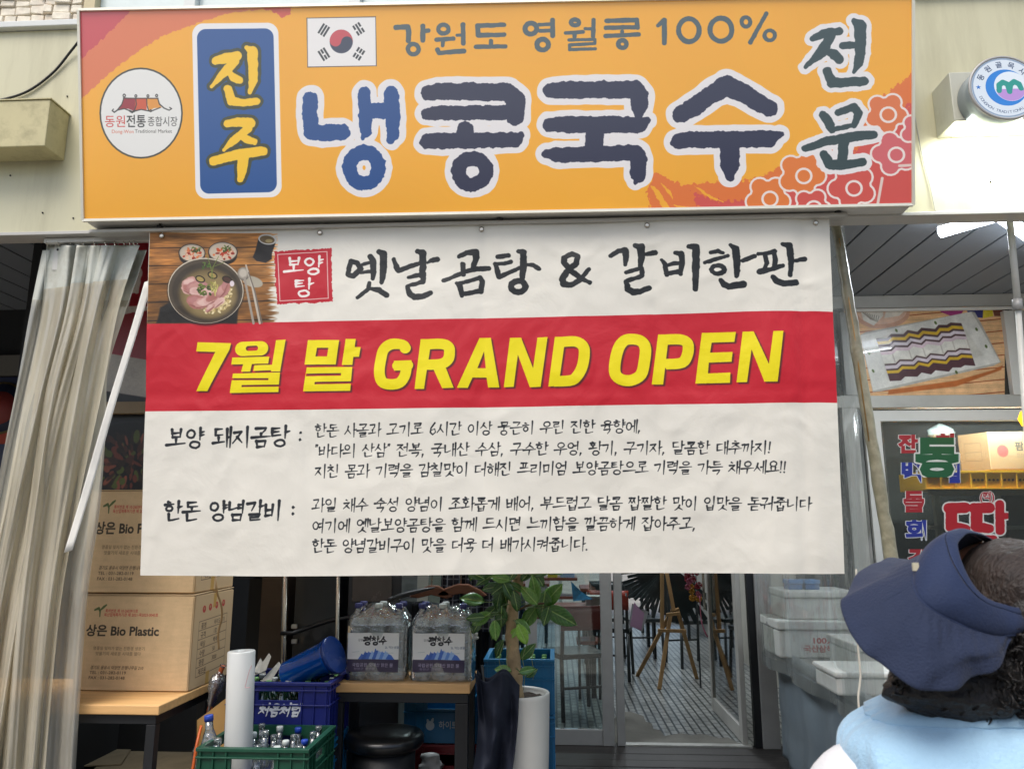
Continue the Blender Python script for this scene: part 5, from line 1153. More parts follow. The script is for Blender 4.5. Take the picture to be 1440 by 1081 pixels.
# cardboard flap, wrapped umbrella, orange stick
cbd = thing('cardboard_sheet', 'bent brown cardboard sheet behind the water bottle', 'cardboard', at(280, 1060, 3.34))
m_ = MB(); q = [at(276, 1080, 3.52), at(322, 1090, 3.54), at(322, 978, 3.54), at(296, 998, 3.53), at(277, 1012, 3.52)]; m_.prism(q, (0, .006, 0)); m_.build('sheet', mat('tan_board', '#b08a52', rough=.85, var=.08), cbd)
um = thing('wrapped_umbrella', 'umbrella in a crumpled clear plastic sleeve beside the carton', 'umbrella', at(290, 1060, 3.6))
P = [at(282, 1085, 3.56), at(288, 1030, 3.6), at(298, 985, 3.62), at(308, 950, 3.64), at(314, 935, 3.64)]
MB().tube(catmull(P), .012, 8).build('umbrella_shaft', mat('orange_cloth', '#b0562a', rough=.6, var=.2), um)
rr_ = random.Random(5); sl_ = MB(); CP = catmull(P, 5); sl_.tube(CP, [.05*(.55+.45*math.sin(i*.6))+rr_.uniform(-.008, .010) for i in range(len(CP))], 14, flat=.7)
sl_.build('plastic_sleeve', glassy('crinkled_plastic', '#cfd2d2', transp=.8, rough=.12, diff='#a9aaa8', diffw=.35, bump=.9, bscale=22), um)
MB().tube(catmull([at(283, 1020, 3.5), at(277, 1045, 3.45), at(272, 1075, 3.42), at(268, 1100, 3.4)]), .007, 8).build('umbrella_handle', mat('orange_plastic', '#c25a1e', rough=.35), um)
pp = thing('paper_bundle', 'crumpled white papers between the roll and the pipe', 'paper', at(360, 945, 3.7))
for (q0_, q1_, q2_) in (((356, 950), (378, 918), (372, 926)), ((366, 958), (392, 930), (380, 940)), ((356, 944), (366, 925), (372, 932))):
    m_ = MB(); m_.prism([at(q0_[0], q0_[1], 3.75), at(q1_[0], q1_[1], 3.8), at(q1_[0]+3, q1_[1]+5, 3.78), at(q2_[0]+2, q2_[1]+16, 3.74)], (0, .003, 0)); m_.build('paper_sheet', mat('grey_paper', '#a9a8a0', rough=.7, var=.15, scale=20), pp)

# ================================================================ dark fridges and pipes behind
fg = thing('display_fridge', 'dark glass fronted fridge behind the crates with metal posts', 'fridge', at(470, 1000, 4.3))
YR = 4.3
def rb(px0, px1, py0, py1, y0, d, name, m, par=fg, Y=YR, bev=.003):
    a = at(px0, (py0+py1)/2, Y); b = at(px1, (py0+py1)/2, Y); return B(a.x, b.x, Y+y0, Y+y0+d, max(0, at((px0+px1)/2, py1, Y).z), at((px0+px1)/2, py0, Y).z).build(name, m, par, bevel=bev)
M_fr = mat('fridge_dark', '#23282a', rough=.3, var=.2, scale=2, coat=.3); M_fr2 = mat('fridge_grey', '#4b4845', rough=.5, var=.15)
rb(412, 474, 700, 1080, 0, .5, 'fridge_door', M_fr); rb(486, 562, 700, 1080, .02, .5, 'fridge_door', mat('fridge_door_grey', '#33363a', rough=.35, var=.2, coat=.2)); rb(497, 552, 700, 846, .004, .012, 'door_window', mat('door_window', '#5a5450', rough=.25, var=.1, coat=.4))
for px, r_ in ((404, .016), (478, .012)):
    MB().tube([at(px, 980, YR-.04)+Vector((0, 0, -.7)), at(px-1, 700, YR-.04)], r_, 14).build('metal_post', M_chrome, fg)
MB().tube([at(395, 890, YR-.09), at(412, 890, YR-.09), at(440, 880, YR-.02), at(465, 872, YR-.03), at(492, 868, YR-.03), at(520, 850, YR-.02)], .011, 8).build('strap', M_black, fg)
for y_ in (880, 901): rb(411, 419, y_-3, y_+3, -.02, .015, 'hinge', M_white)
cn = thing('storage_cabinet', 'worn brown cabinet side between the cartons and the pipe', 'cabinet', at(380, 1000, 4.35))
rb(362, 397, 700, 1080, .02, .45, 'cabinet_side', mat('brown_board', '#5b4c3c', rough=.7, var=.15, dirt=.4), cn); rb(330, 361, 815, 1080, .12, .3, 'cabinet_door', mat('black_door', '#111417', rough=.4), cn); rb(330, 361, 700, 813, .12, .3, 'cabinet_top', mat('olive_board', '#3f3a30', rough=.7), cn)
bw = thing('rear_partition', 'dark partition wall behind the fridges', 'wall', (-2.2, 5.2, 0))
B(-2.9, at(560, 900, 5.1).x, 5.1, 5.2, 0, ZC-.01).build('wall_core', M_dark, bw)
B(-2.9, -2.85, 3.85, 5.1, 0, ZC-.01).build('wall_return', M_dark, bw)
# ================================================================ middle table with water packs
ZM = .72; a = on(466, 960, ZM); b = on(662, 960, ZM); Y0 = 3.67; Y1 = 4.02
mt_ = thing('small_table', 'pale wood table with black legs carrying two water packs', 'table', ((a.x+b.x)/2, Y0, 0))
B(a.x, b.x, Y0, Y1, ZM-.042, ZM).build('tabletop', M_wood, mt_, bevel=.004)
for x in (a.x+.01, b.x-.07):
    for y in (Y0+.012, Y1-.05): B(x, x+.042 if x < -.8 else x+.06, y, y+.04, 0, ZM-.088).build('leg', M_black, mt_, bevel=.002)
B(a.x+.01, b.x-.01, Y0+.012, Y0+.05, ZM-.086, ZM-.044).build('frame_rail', M_black, mt_, bevel=.002); B(a.x+.01, b.x-.01, Y1-.05, Y1-.012, ZM-.086, ZM-.044).build('frame_rail', M_black, mt_)
IM_w = art_water().image('water_label'); M_wl = printed('water_label', IM_w, rough=.35, coat=.3)
M_pet = glassy('pet_water', '#dde6e8', transp=.84, rough=.06, diff='#b2babb', diffw=.25, bump=.5, bscale=24, stretch=(1, 1, 2.5))
M_film = glassy('shrink_film', '#eef2f2', transp=.9, rough=.09, diff='#c9cccb', diffw=.12, bump=1.0, bscale=10)
M_navy = mat('navy_cap', '#2a2f66', rough=.35)
def pack(px0, px1, label, seed):
    x0, x1 = at(px0, 900, Y0+.06).x, at(px1, 900, Y0+.06).x; w = (x1-x0)/3; r = w/2*.99; H = .345; y0 = Y0+.04
    t = thing('water_pack', label, 'water bottles', ((x0+x1)/2, y0+w, ZM)); rr = random.Random(seed)
    for j in range(2):
        for i in range(3):
            p = Vector((x0+w*(i+.5), y0+w*(j+.5), ZM+.001)); pr = [(r*.55, 0), (r*.9, .006), (r, .03)]
            for k in range(9): z = .035+k*.024; pr += [(r*.985, z), (r*.955, z+.010), (r*.985, z+.02)]
            pr += [(r*.97, .262), (r*.80, .285), (r*.50, .305), (r*.30, .318), (r*.28, .335)]
            bo_ = MB().lathe(pr, p, n=18).build('bottle', M_pet, t); MB().lathe([(r*.36, .328), (r*.37, .334), (r*.37, H+.003), (r*.3, H+.005), (.0001, H+.005)], p, n=14).build('cap', M_navy if i != 1 else M_wcap, bo_)
    # film: rounded box drawn in between the shoulders
    def film(u, v):
        a_ = u*2*math.pi; c_, s_ = math.cos(a_), math.sin(a_); e = 4.5
        rx = abs(c_)**e+abs(s_)**e; q = rx**(-1/e); zz = v; shrink = 1.0 if v < .72 else 1-.55*((v-.72)/.28)**1.6
        x = (x0+x1)/2+(x1-x0)/2*1.015*q*c_*shrink*(1+.01*noise.noise(Vector((a_*3, v*5, seed)))); y = y0+w+w*1.03*q*s_*shrink
        return Vector((x, y, ZM+.002+(H*.985)*zz+(.012*math.sin(a_*6+seed)*max(0, v-.6))))
    f = MB(); f.grid(film, 72, 18); f.build('shrink_film', M_film, t)
    lx0, lx1 = x0+.05, x0+.05+(x1-x0)*.80
    l = MB(); ext = .035; 
    def lab(u, v):
        x = x0+(x1-x0)*(.06+.82*u); return Vector((x, y0-.006-.004*math.sin(u*9)+.003*math.sin(v*4+u*5), ZM+.045+.175*v))
    l.grid(lab, 24, 8, uvf=lambda u, v: (u, v)); l.build('pack_label', M_wl, t)
    return t
pack(486, 573, 'left six-pack of large water bottles on the small table', 1); pack(577, 665, 'right six-pack of large water bottles on the small table', 4)

# stool under the table
sc_ = at(541, 1030, 3.86); zs = .46
sl2 = thing('round_stool', 'black round padded stool under the small table', 'stool', (sc_.x, 3.86, 0))
MB().lathe([(.0001, zs-.07), (.16, zs-.07), (.175, zs-.06), (.19, zs-.045), (.192, zs-.02), (.178, zs), (.12, zs+.012), (.0001, zs+.014)], (sc_.x, 3.86, 0), n=36).build('seat', mat('black_leather', '#131517', rough=.32, var=.15, bump=.15, bscale=90, coat=.25), sl2)
MB().lathe([(.15, 0), (.15, zs-.072), (.14, zs-.072), (.14, 0)], (sc_.x, 3.86, 0), n=30).build('stool_drum', M_black, sl2)
# crates under / beside the table
c_ = Canvas(280, 90, '#a9b7be', 0.0); c_.text('하이트진로', 92, 48, 34, '#b9c4c8', width=180, bold=.02)
c_.ellipse(45, 52, 24, 26, '#b9c4c8'); c_.ellipse(34, 30, 8, 16, '#b9c4c8', rot=-.4); c_.ellipse(56, 26, 8, 18, '#b9c4c8', rot=.3); IM_l2 = c_.image('logo_b')
yy = 4.12; a2 = at(571, 976, yy); z1 = a2.z; b2 = at(672, 976, yy); z0_ = at(610, 1044, yy).z
la, lb_ = at(594, 1006, yy), at(664, 1030, yy)
crate('teal crate with white rabbit logo under the small table', a2.x, b2.x, yy, yy+.34, z0_, z1, M_tcrate, logo=(IM_l2, la.x, lb_.x, lb_.z, la.z))
crate('dark red crate on the floor under the teal logo crate', a2.x-.01, b2.x, yy, yy+.34, 0, z0_-.006, M_rcrate)
bgp = thing('plastic_bag', 'crumpled white plastic bag poking out by the red crate', 'bag', at(605, 1075, 4.05))
m_ = MB(); bc = at(606, 1072, 4.06)
def bag(u, v): a_ = u*6.283; rr = .062*(1-.35*v)*(1+.55*noise.noise(Vector((math.cos(a_)*2.5, math.sin(a_)*2.5, v*5)))+.2*noise.noise(Vector((math.cos(a_)*7, math.sin(a_)*7, v*12))))*(.2 if v > .97 else 1); return Vector((bc.x+rr*math.cos(a_), bc.y+rr*.5*math.sin(a_), bc.z-.07+v*.12))
m_.grid(bag, 24, 14); m_.build('bag_film', mat('white_plastic_bag', '#a9aba8', rough=.35, var=.12, bump=.5, bscale=30), bgp)
# teal stack behind the plant
ys = 3.95; ta = at(683, 925, ys); tb_ = at(777, 925, ys); zt_ = ta.z; hh = zt_/3
for i, lb2 in enumerate(('bottom teal crate of the stack behind the plant pot', 'middle teal crate of the stack behind the plant pot', 'top teal crate of green bottles behind the plant')):
    crate(lb2, ta.x, tb_.x, ys, ys+.34, i*hh+.001, (i+1)*hh-.003, M_tcrate)
for i in range(5):
    for j in range(4): bottle('glass_bottle', 'green glass bottle in the top teal crate, %s row, %s' % (ROWN[j], COLN[i]), 'bottle', (ta.x+.045+i*(tb_.x-ta.x-.09)/4, ys+.055+j*.077, 2*hh+.014), .222, .030, M_gbot, M_gcap, group='bottles in the top teal crate')

# ================================================================ potted plant
YP = 3.76; pc_ = at(729, 972, YP); zp = pc_.z; rp = .147
pt = thing('potted_plant', 'tall leafy plant with pale trunk in a white pot', 'plant', (pc_.x, YP, 0))
MB().lathe([(rp*.86, 0), (rp*.88, .005), (rp*.965, zp*.6), (rp, zp-.02), (rp*1.0, zp-.004), (rp*.98, zp), (rp*.90, zp), (rp*.885, zp-.01), (rp*.88, zp-.035), (.0001, zp-.035)], (pc_.x, YP, 0), n=44).build('pot', mat('white_glazed_pot', '#cfcdc5', rough=.3, var=.03, bump=.01, coat=.3), pt)
so_ = MB(); so_.grid(lambda u, v: Vector((pc_.x+rp*.875*v*math.cos(u*6.2832), YP+rp*.875*v*math.sin(u*6.2832), zp-.028+.010*noise.noise(Vector((math.cos(u*6.28)*v*6, math.sin(u*6.28)*v*6, 2))))), 36, 9)
so_.build('soil', mat('dark_soil', '#2e241b', rough=.95, var=.4, scale=60, bump=1, bscale=90), pt)
tp_ = [(726, 985), (725, 955), (722, 925), (720, 895), (720, 865), (724, 838), (729, 815), (733, 795), (738, 760), (740, 720), (736, 670)]
TP = catmull([at(x, y, YP) for x, y in tp_], 4); rt = random.Random(1)
MB().tube(TP, [(.035-.015*i/len(TP))*(1+.09*math.sin(i*1.7)+rt.uniform(-.05, .05)) for i in range(len(TP))], 12).build('trunk', mat('pale_bark', '#a8906e', rough=.85, var=.22, scale=18, bump=.7, bscale=45, dirt=.5, dirtcol='#5b4835', dscale=10), pt)
br_ = MB(); br_.tube(catmull([at(733, 800, YP), at(725, 780, YP-.05), at(700, 740, YP-.05)]), .010, 8); br_.tube(catmull([at(724, 860, YP), at(745, 850, YP-.02), at(765, 848, YP-.04)]), .005, 8); br_.build('branch', mat('twig_bark', '#5e4a35', rough=.8, var=.2), pt)
LFM = []
for i, (cc, vv) in enumerate((('#3a6a2a', .3), ('#2c5524', .3), ('#568434', .3), ('#7fae3c', .25))):
    LFM.append(mat('leaf_green_%d' % i, cc, rough=.32, var=vv, scale=9, bump=.12, bscale=30, coat=.25))
    nt = LFM[-1].node_tree; bc_ = nt.nodes['Principled BSDF'].inputs['Base Color']; src = bc_.links[0].from_socket; tc = nd(nt, 'ShaderNodeTexCoord'); sp = nd(nt, 'ShaderNodeSeparateXYZ'); nt.links.new(tc.outputs['Object'], sp.inputs[0]); ab = nd(nt, 'ShaderNodeMath', operation='ABSOLUTE'); nt.links.new(sp.outputs[0], ab.inputs[0])
    yy_ = nd(nt, 'ShaderNodeMath', operation='MULTIPLY_ADD'); nt.links.new(ab.outputs[0], yy_.inputs[0]); yy_.inputs[1].default_value = -1.3; nt.links.new(sp.outputs[1], yy_.inputs[2]); sn = nd(nt, 'ShaderNodeMath', operation='SINE'); ml = nd(nt, 'ShaderNodeMath', operation='MULTIPLY'); ml.inputs[1].default_value = 42; nt.links.new(yy_.outputs[0], ml.inputs[0]); nt.links.new(ml.outputs[0], sn.inputs[0])
    r1 = nd(nt, 'ShaderNodeMapRange'); r1.inputs[1].default_value = .93; r1.inputs[2].default_value = 1; r1.inputs[4].default_value = .35; nt.links.new(sn.outputs[0], r1.inputs[0]); r2 = nd(nt, 'ShaderNodeMapRange'); r2.inputs[1].default_value = .022; r2.inputs[2].default_value = .008; r2.inputs[4].default_value = .8; nt.links.new(ab.outputs[0], r2.inputs[0]); mxx = nd(nt, 'ShaderNodeMath', operation='MAXIMUM'); nt.links.new(r1.outputs[0], mxx.inputs[0]); nt.links.new(r2.outputs[0], mxx.inputs[1])
    mq = nd(nt, 'ShaderNodeMix', data_type='RGBA'); mq.inputs[7].default_value = lin('#9ab86a'); nt.links.new(mxx.outputs[0], mq.inputs[0]); nt.links.new(src, mq.inputs[6]); nt.links.new(mq.outputs[2], bc_)
def leaf_mesh(i):
    n, k = 8, 4; mb = MB(); rr = random.Random(i)
    def f(u, v):   # u across, v along
        w = .30*math.sin(math.pi*min(1, v*.97+.03))**.75*(1-.25*v); x = (u-.5)*2*w; z = .10*abs(u-.5)*1.4+.0; dr_ = -.28*v*v
        return Vector((x, v, z*.9+dr_+.02*math.sin(v*9+u*3)))
    mb.grid(f, k, n); return mb
_leaf = []
for i in range(4):
    o = leaf_mesh(i).build('leaf', LFM[i]); _leaf.append(o.data); bpy.data.objects.remove(o)
def vein(me): pass
def leaf(px, py, ln, ang, seed, mi=None, Y=None):
    r = random.Random(seed); Y = Y or YP+r.uniform(-.14, .06); c = at(px, py, Y); L_ = ln/FPX*Y*1.0
    d = Vector((math.cos(ang), r.uniform(-.35, .25), math.sin(ang))).normalized(); up = Vector((r.uniform(-.35, .35), -1, r.uniform(.1, .7))).normalized()
    x = d.cross(up).normalized(); z = x.cross(d)
    Mx = Matrix((x, d, z)).transposed().to_4x4(); Mx.translation = c-d*L_*.5-pt.location
    o = bpy.data.objects.new('leaf', _leaf[r.choice((0, 0, 1, 1, 2)) if mi is None else mi]); col.objects.link(o); o.parent = pt; o.matrix_local = Mx @ Matrix.Diagonal((L_*r.uniform(.9, 1.15), L_, L_, 1))
    md = o.modifiers.new('solid', 'SOLIDIFY'); md.thickness = .006
    return c-d*L_*.5
pi = math.pi; stem = MB()
LV = [(668,806,30,2.6),(688,799,28,2.2),(703,812,30,2.9),(664,842,34,2.9),(690,826,30,3.3),(712,842,40,-1.4),(699,845,34,-1.9),(716,832,30,-1.0),(726,846,30,-1.3),(676,870,30,-2.6),(688,862,26,-2.4),(697,885,28,-1.9),(705,868,30,-1.6),
      (744,836,34,2.3),(752,828,36,1.7),(776,836,38,.9),(764,852,40,-1.7),(768,866,26,-1.9),(789,866,46,-.45),(744,868,34,-2.2),(736,880,26,-.6),(735,892,30,-1.1,3),(722,890,18,-2.4,3),(696,886,26,-1.5,2),(701,912,26,-2.1),(742,916,28,.8),(707,941,24,3.0,2),(742,942,22,.2),(712,822,28,1.9),
      (742,806,26,.9),(757,806,26,.2),(722,803,26,1.2),(680,815,26,3.6),(700,828,24,-2.6),(729,826,24,-.4),(757,812,30,-.9),(670,880,24,-2.2),(668,868,26,3.2),(748,946,18,.6)]
rl_ = random.Random(77)
for i in range(20): LV.append((720+rl_.uniform(-70, 80), rl_.uniform(690, 800), rl_.uniform(26, 40), rl_.uniform(0, 6.28)))
for i, l in enumerate(LV):
    q = leaf(l[0], l[1], l[2], l[3], 100+i, l[4] if len(l) > 4 else None)
    t_ = min(TP, key=lambda p: abs(p.z-(q.z-.01))); 
    if (t_-q).length < .35: stem.tube([t_, t_.lerp(q, .5)+Vector((0, 0, .008)), q], .0022, 5)
stem.build('leaf_stalks', mat('green_stalk', '#4d6130', rough=.5), pt); pt.children and tag(bpy.data.objects['leaf_stalks'], kind='stuff')
rt2 = MB()
for (x, y1_) in ((702, 968), (735, 970), (748, 955), (712, 950)): rt2.tube(catmull([at(x+6, 905, YP-.06), at(x, 925, YP-.06), at(x+3, 945, YP-.06), at(x+1, y1_, YP-.06)]), .0016, 5)
tag(rt2.build('aerial_root', mat('root_tan', '#7d8a58'), pt), kind='stuff')

# folded dark umbrella / cover in front of the pot
dc = thing('dark_umbrella', 'loosely folded black umbrella leaning against the white pot', 'umbrella', at(690, 1081, 3.6))
def cloth(u, v):
    v2 = v; xl = 668+(-14)*v2+12*math.sin(v*2.5); xr = 730-4*v-8*v*v; px = xl+(xr-xl)*u; py = 948+150*v+(10*(1-v)*(math.sin(u*7)-.3) if True else 0)+14*u*(1-v)
    return at(px, py, 3.53+.042*math.sin(u*8+v*2.6)+.010*math.sin(u*19-v*6)+.018*noise.noise(Vector((u*4, v*6, 3))))
m_ = MB(); m_.grid(cloth, 60, 50); m_.build('umbrella_cloth', mat('navy_black_cloth', '#151a28', rough=.75, var=.15, bump=.1, bscale=120, spec=.3), dc, solid=.004)
m_ = MB(); m_.grid(lambda u, v: cloth(u, v)+Vector((0, .07+.03*math.sin(u*5), 0)), 30, 20); m_.build('umbrella_cloth', bpy.data.materials['navy_black_cloth'], dc, solid=.004)
MB().tube([at(693, 1100, 3.66), at(678, 935, 3.66)], .006, 8).build('umbrella_rod', M_black, dc)
bn = thing('brown_cloth', 'rolled orange brown cloth hanging at the water pack side', 'cloth', at(664, 900, 3.72))
MB().tube(catmull([at(660, 880, 3.88), at(664, 900, 3.88), at(665, 925, 3.88), at(667, 944, 3.86)]), [.012+.004*math.sin(i) for i in range(19)], 10, flat=.6).build('cloth_roll', mat('rust_cloth', '#7a4026', rough=.7, var=.2), bn)
MB().tube(catmull([at(660, 878, 3.88), at(666, 888, 3.87), at(668, 897, 3.88)]), [.014+.006*math.sin(i*1.7) for i in range(13)], 9).build('cloth_fluff', mat('white_fluff', '#b9b6ae', rough=.8), bn)

# clothes rack behind the water packs
ck = thing('clothes_rack', 'black rail with hangers behind the water packs', 'rack', at(560, 1000, 4.55))
YK = 4.5
MB().tube([at(540, 800, YK)+Vector((0, 0, .28)), at(700, 800, YK)+Vector((0, 0, .28))], .012, 8).build('rail', M_black, ck)
for px in (568, 703): MB().tube([Vector((at(px, 900, YK).x, YK, 0)), at(px, 800, YK)+Vector((0, 0, .28))], .014, 8).build('post', M_black, ck)
def hanger(px, py, w, label, m):
    t = thing('coat_hanger', label, 'hanger', at(px, py, YK-.06)); c = at(px, py, YK-.06); w = w/FPX*YK
    MB().prism([c+Vector((-w, -.015, -.052)), c+Vector((-w*.6, -.015, -.058)), c+Vector((0, -.015, -.040)), c+Vector((w*.7, -.015, -.060)), c+Vector((w, -.015, -.050)), c+Vector((w*.75, -.015, -.020)), c+Vector((w*.3, -.015, .012)), c+Vector((-w*.1, -.015, .014)), c+Vector((-w*.6, -.015, -.012))], (0, .03, 0)).build('hanger_bow', m, t, bevel=.006)
    MB().tube([c+Vector((0, 0, .01)), c+Vector((0, .02, .12)), c+Vector((0, .05, .22))], .003, 6).build('hanger_hook', M_chrome, t)
M_hang = mat('brown_hanger_wood', '#6b4430', rough=.45, var=.15)
hanger(607, 826, 30, 'brown wooden coat hanger left, over the water packs', M_hang); hanger(648, 824, 36, 'brown wooden coat hanger right, in front of the plaid coat', M_hang)
M_plaid = bpy.data.materials.new('plaid_cloth'); M_plaid.use_nodes = True; nt = M_plaid.node_tree; L = nt.links.new; p = nt.nodes['Principled BSDF']; tc = nd(nt, 'ShaderNodeTexCoord')
w1 = nd(nt, 'ShaderNodeTexWave', i_Scale=9.0, i_Distortion=.6, bands_direction='X'); w2 = nd(nt, 'ShaderNodeTexWave', i_Scale=8.0, i_Distortion=.6, bands_direction='Z'); L(tc.outputs['Object'], w1.inputs[0]); L(tc.outputs['Object'], w2.inputs[0])
ad = nd(nt, 'ShaderNodeMath', operation='MAXIMUM'); L(w1.outputs['Fac'], ad.inputs[0]); L(w2.outputs['Fac'], ad.inputs[1]); rp_ = nd(nt, 'ShaderNodeMapRange'); rp_.inputs[1].default_value = .86; rp_.inputs[2].default_value = 1; L(ad.outputs[0], rp_.inputs[0])
mx = nd(nt, 'ShaderNodeMix', data_type='RGBA'); mx.inputs[6].default_value = lin('#1c1f2a'); mx.inputs[7].default_value = lin('#6d7078'); L(rp_.outputs[0], mx.inputs[0]); L(mx.outputs[2], p.inputs['Base Color']); p.inputs['Roughness'].default_value = .85
def garment(name, label, cat, px0, px1, py0, py1, Y, m, seed, tilt=0):
    t = thing(name, label, cat, at((px0+px1)/2, py1, Y))
    def f(u, v): return at(px0+(px1-px0)*u+tilt*v, py0+(py1-py0)*v+10*abs(u-.5)*(1-v), Y+.02*math.sin(u*15+seed+v)+.012*math.sin(u*31+v*3))
    m_ = MB(); m_.grid(f, 40, 24); m_.build('cloth_front', m, t, solid=.006)
    m_ = MB(); m_.grid(lambda u, v: f(u, v)+Vector((0, .08, 0)), 20, 12); m_.build('cloth_back', m, t, solid=.006)
garment('plaid_coat', 'dark plaid coat hanging beside the plant leaves', 'coat', 622, 694, 790, 888, YK, M_plaid, 1, -6)
garment('black_jacket', 'black jacket hanging between the fridge and the plaid coat', 'jacket', 560, 622, 846, 960, YK+.15, mat('black_cloth', '#12151b', rough=.8, var=.2), 3)
garment('dark_apron', 'very dark apron hanging below the plaid coat', 'apron', 652, 700, 880, 985, YK+.12, bpy.data.materials['black_cloth'], 6)
fb = thing('folding_umbrella', 'black folded umbrella lying across the tops of the water bottles', 'umbrella', at(590, 838, 3.95))
MB().tube(catmull([at(550, 842, 3.95), at(572, 835, 3.95), at(596, 829, 3.95), at(612, 826, 3.97)]), [.010, .014, .018, .02, .021, .022, .022, .021, .02, .019, .018, .017, .016, .014, .012, .01, .008, .006, .004], 8, flat=.6).build('folded_cloth', M_black, fb)
MB().tube([at(547, 844, 3.95), at(553, 841, 3.95)], .012, 8).build('handle', M_black, fb)

# ================================================================ inside the middle shop
M_chair = mat('dark_chair', '#22292b', rough=.35, var=.2, coat=.2); M_rw = mat('red_brown_wood', '#7a3d2c', rough=.4, var=.2, stretch=(1, 8, 8)); M_orng = mat('brick_red_plastic', '#8a3020', rough=.4)
def chair(x, y, rz, label, m=M_chair, backm=None, group=None):
    t = thing('dining_chair', label, 'chair', (x, y, 0), group)
    def T(px, py, pz): c, s = math.cos(rz), math.sin(rz); return Vector((x+px*c-py*s, y+px*s+py*c, pz))
    def bx_(x0, x1, y0, y1, z0, z1, nm, mm=m, bev=.006): MB().hexa([T(x0,y0,z0), T(x1,y0,z0), T(x1,y1,z0), T(x0,y1,z0), T(x0,y0,z1), T(x1,y0,z1), T(x1,y1,z1), T(x0,y1,z1)]).build(nm, mm, t, bevel=bev)
    bx_(-.2, .2, -.2, .2, .44, .48, 'seat')
    for sx in (-1, 1):
        MB().tube([T(sx*.18, -.18, .44), T(sx*.195, -.2, 0)], .016, 8).build('leg', m, t); MB().tube([T(sx*.18, .18, .44), T(sx*.19, .23, 0)], .016, 8).build('leg', m, t)
        MB().tube([T(sx*.18, .19, .46), T(sx*.18, .23, .82)], .015, 8).build('back_post', m, t)
    m_ = MB(); m_.grid(lambda u, v: T(-.2+.4*u, .225+.03*math.sin(u*3.14), .66+.18*v), 8, 3); m_.build('backrest', backm or m, t, solid=.02)
    bx_(-.17, .17, .19, .205, .22, .24, 'stretcher')
def dtable(x, y, label, m=M_rw, w=.65, d=.65):
    t = thing('dining_table', label, 'table', (x, y, 0)); B(x-w/2, x+w/2, y-d/2, y+d/2, .70, .74).build('tabletop', m, t, bevel=.006)
    for sx in (-1, 1):
        for sy in (-1, 1): B(x+sx*(w/2-.05)-.02, x+sx*(w/2-.05)+.02, y+sy*(d/2-.05)-.02, y+sy*(d/2-.05)+.02, 0, .699).build('leg', M_chair, t)
f_ = on(818, 1000, 0)
chair(f_.x-.05, 6.35, R(200), 'dark chair just behind the glass pane, nearest the plant', backm=M_orng)
dtable(f_.x-.15, 7.2, 'red brown dining table behind the nearest chair'); chair(f_.x+.35, 7.9, R(170), 'dark chair on the far side of the nearest table', backm=M_orng)
chair(-.5, 7.0, R(-80), 'dark chair left of the nearest table, behind the pane')
dtable(.75, 9.6, 'dining table far behind the easel', w=.9); chair(.95, 8.75, R(5), 'black chair right behind the wooden easel'); chair(.55, 8.8, R(-10), 'black chair behind the pink card'); chair(1.45, 8.6, R(15), 'black chair near the open door edge')
dtable(-.4, 10.4, 'dining table near the rear wall, left'); chair(-.9, 9.6, 0, 'dark chair near the rear wall, left of centre'); dtable(1.5, 10.9, 'dining table near the rear wall, right')
def rbx(px0, px1, py0, py1, Y, d, name, m, par): 
    a = at(px0, (py0+py1)/2, Y); b = at(px1, (py0+py1)/2, Y); return B(a.x, b.x, Y, Y+d, at(px0, py1, Y).z, at(px0, py0, Y).z).build(name, m, par, bevel=.003)
sh = thing('interior_shelf', 'cluttered shelf inside the shop seen through the glass', 'shelf', (-.2, 8.4, 0))
for y_ in (812, 838, 866): rbx(752, 812, y_, y_+4, 8.3, .35, 'shelf_board', M_rw, sh)
rs_ = random.Random(6)
def item(px0, px1, py0, py1, Y, label, c, cat='packet', name='packet'):
    a = at(px0, py1, Y); t = thing(name, label, cat, a); rbx(px0, px1, py0, py1, Y, .06, 'packet_body', mat('packet_'+c[1:], c, rough=.5, var=.2), t); rbx(px0+(px1-px0)*.2, px1-(px1-px0)*.2, py0+(py1-py0)*.3, py0+(py1-py0)*.6, Y-.003, .0025, 'packet_label', M_wlab, t)
item(770, 784, 800, 812, 8.35, 'yellow packet on the shelf seen through the glass', '#b9a93a'); item(756, 769, 822, 838, 8.35, 'white carton on the middle shelf seen through the glass', '#b5b2aa'); item(786, 800, 851, 866, 8.35, 'grey packet on the low shelf seen through the glass', '#6b7075'); item(788, 808, 796, 812, 8.35, 'blue and white packet on the top shelf', '#8aa0c0')
bp2 = thing('blue_paper', 'crumpled bright blue leaflet on the table behind the glass', 'leaflet', at(812, 843, 7.1))
m_ = MB(); m_.prism([at(803, 817, 7.1), at(806, 845, 7.08), at(834, 842, 7.1), at(818, 832, 7.12)], (0, .004, 0)); m_.build('leaflet_sheet', mat('blue_leaflet', '#3f8fc0', rough=.4, var=.4, scale=16), bp2)
wb = thing('white_box', 'white box on the table by the sliding door stile', 'box', at(836, 862, 7.2)); rbx(824, 846, 841, 858, 7.2, .15, 'box_body', mat('white_board', '#b5b3ab'), wb); rbx(822, 848, 838, 841, 7.19, .17, 'box_lid', mat('white_board2', '#bebcb4'), wb)
rc = thing('red_stool', 'brick red seat back in front of the sliding door stile', 'chair', at(830, 885, 6.8)); rbx(811, 846, 858, 880, 6.85, .03, 'backrest', M_orng, rc); 
for px in (814, 842): MB().tube([at(px, 880, 6.87), Vector((at(px, 880, 6.87).x, 6.87, 0))], .012, 8).build('leg', M_chair, rc)
B(at(811, 880, 6.9).x, at(846, 880, 6.9).x, 6.9, 7.2, .44, .47).build('seat', M_orng, rc)
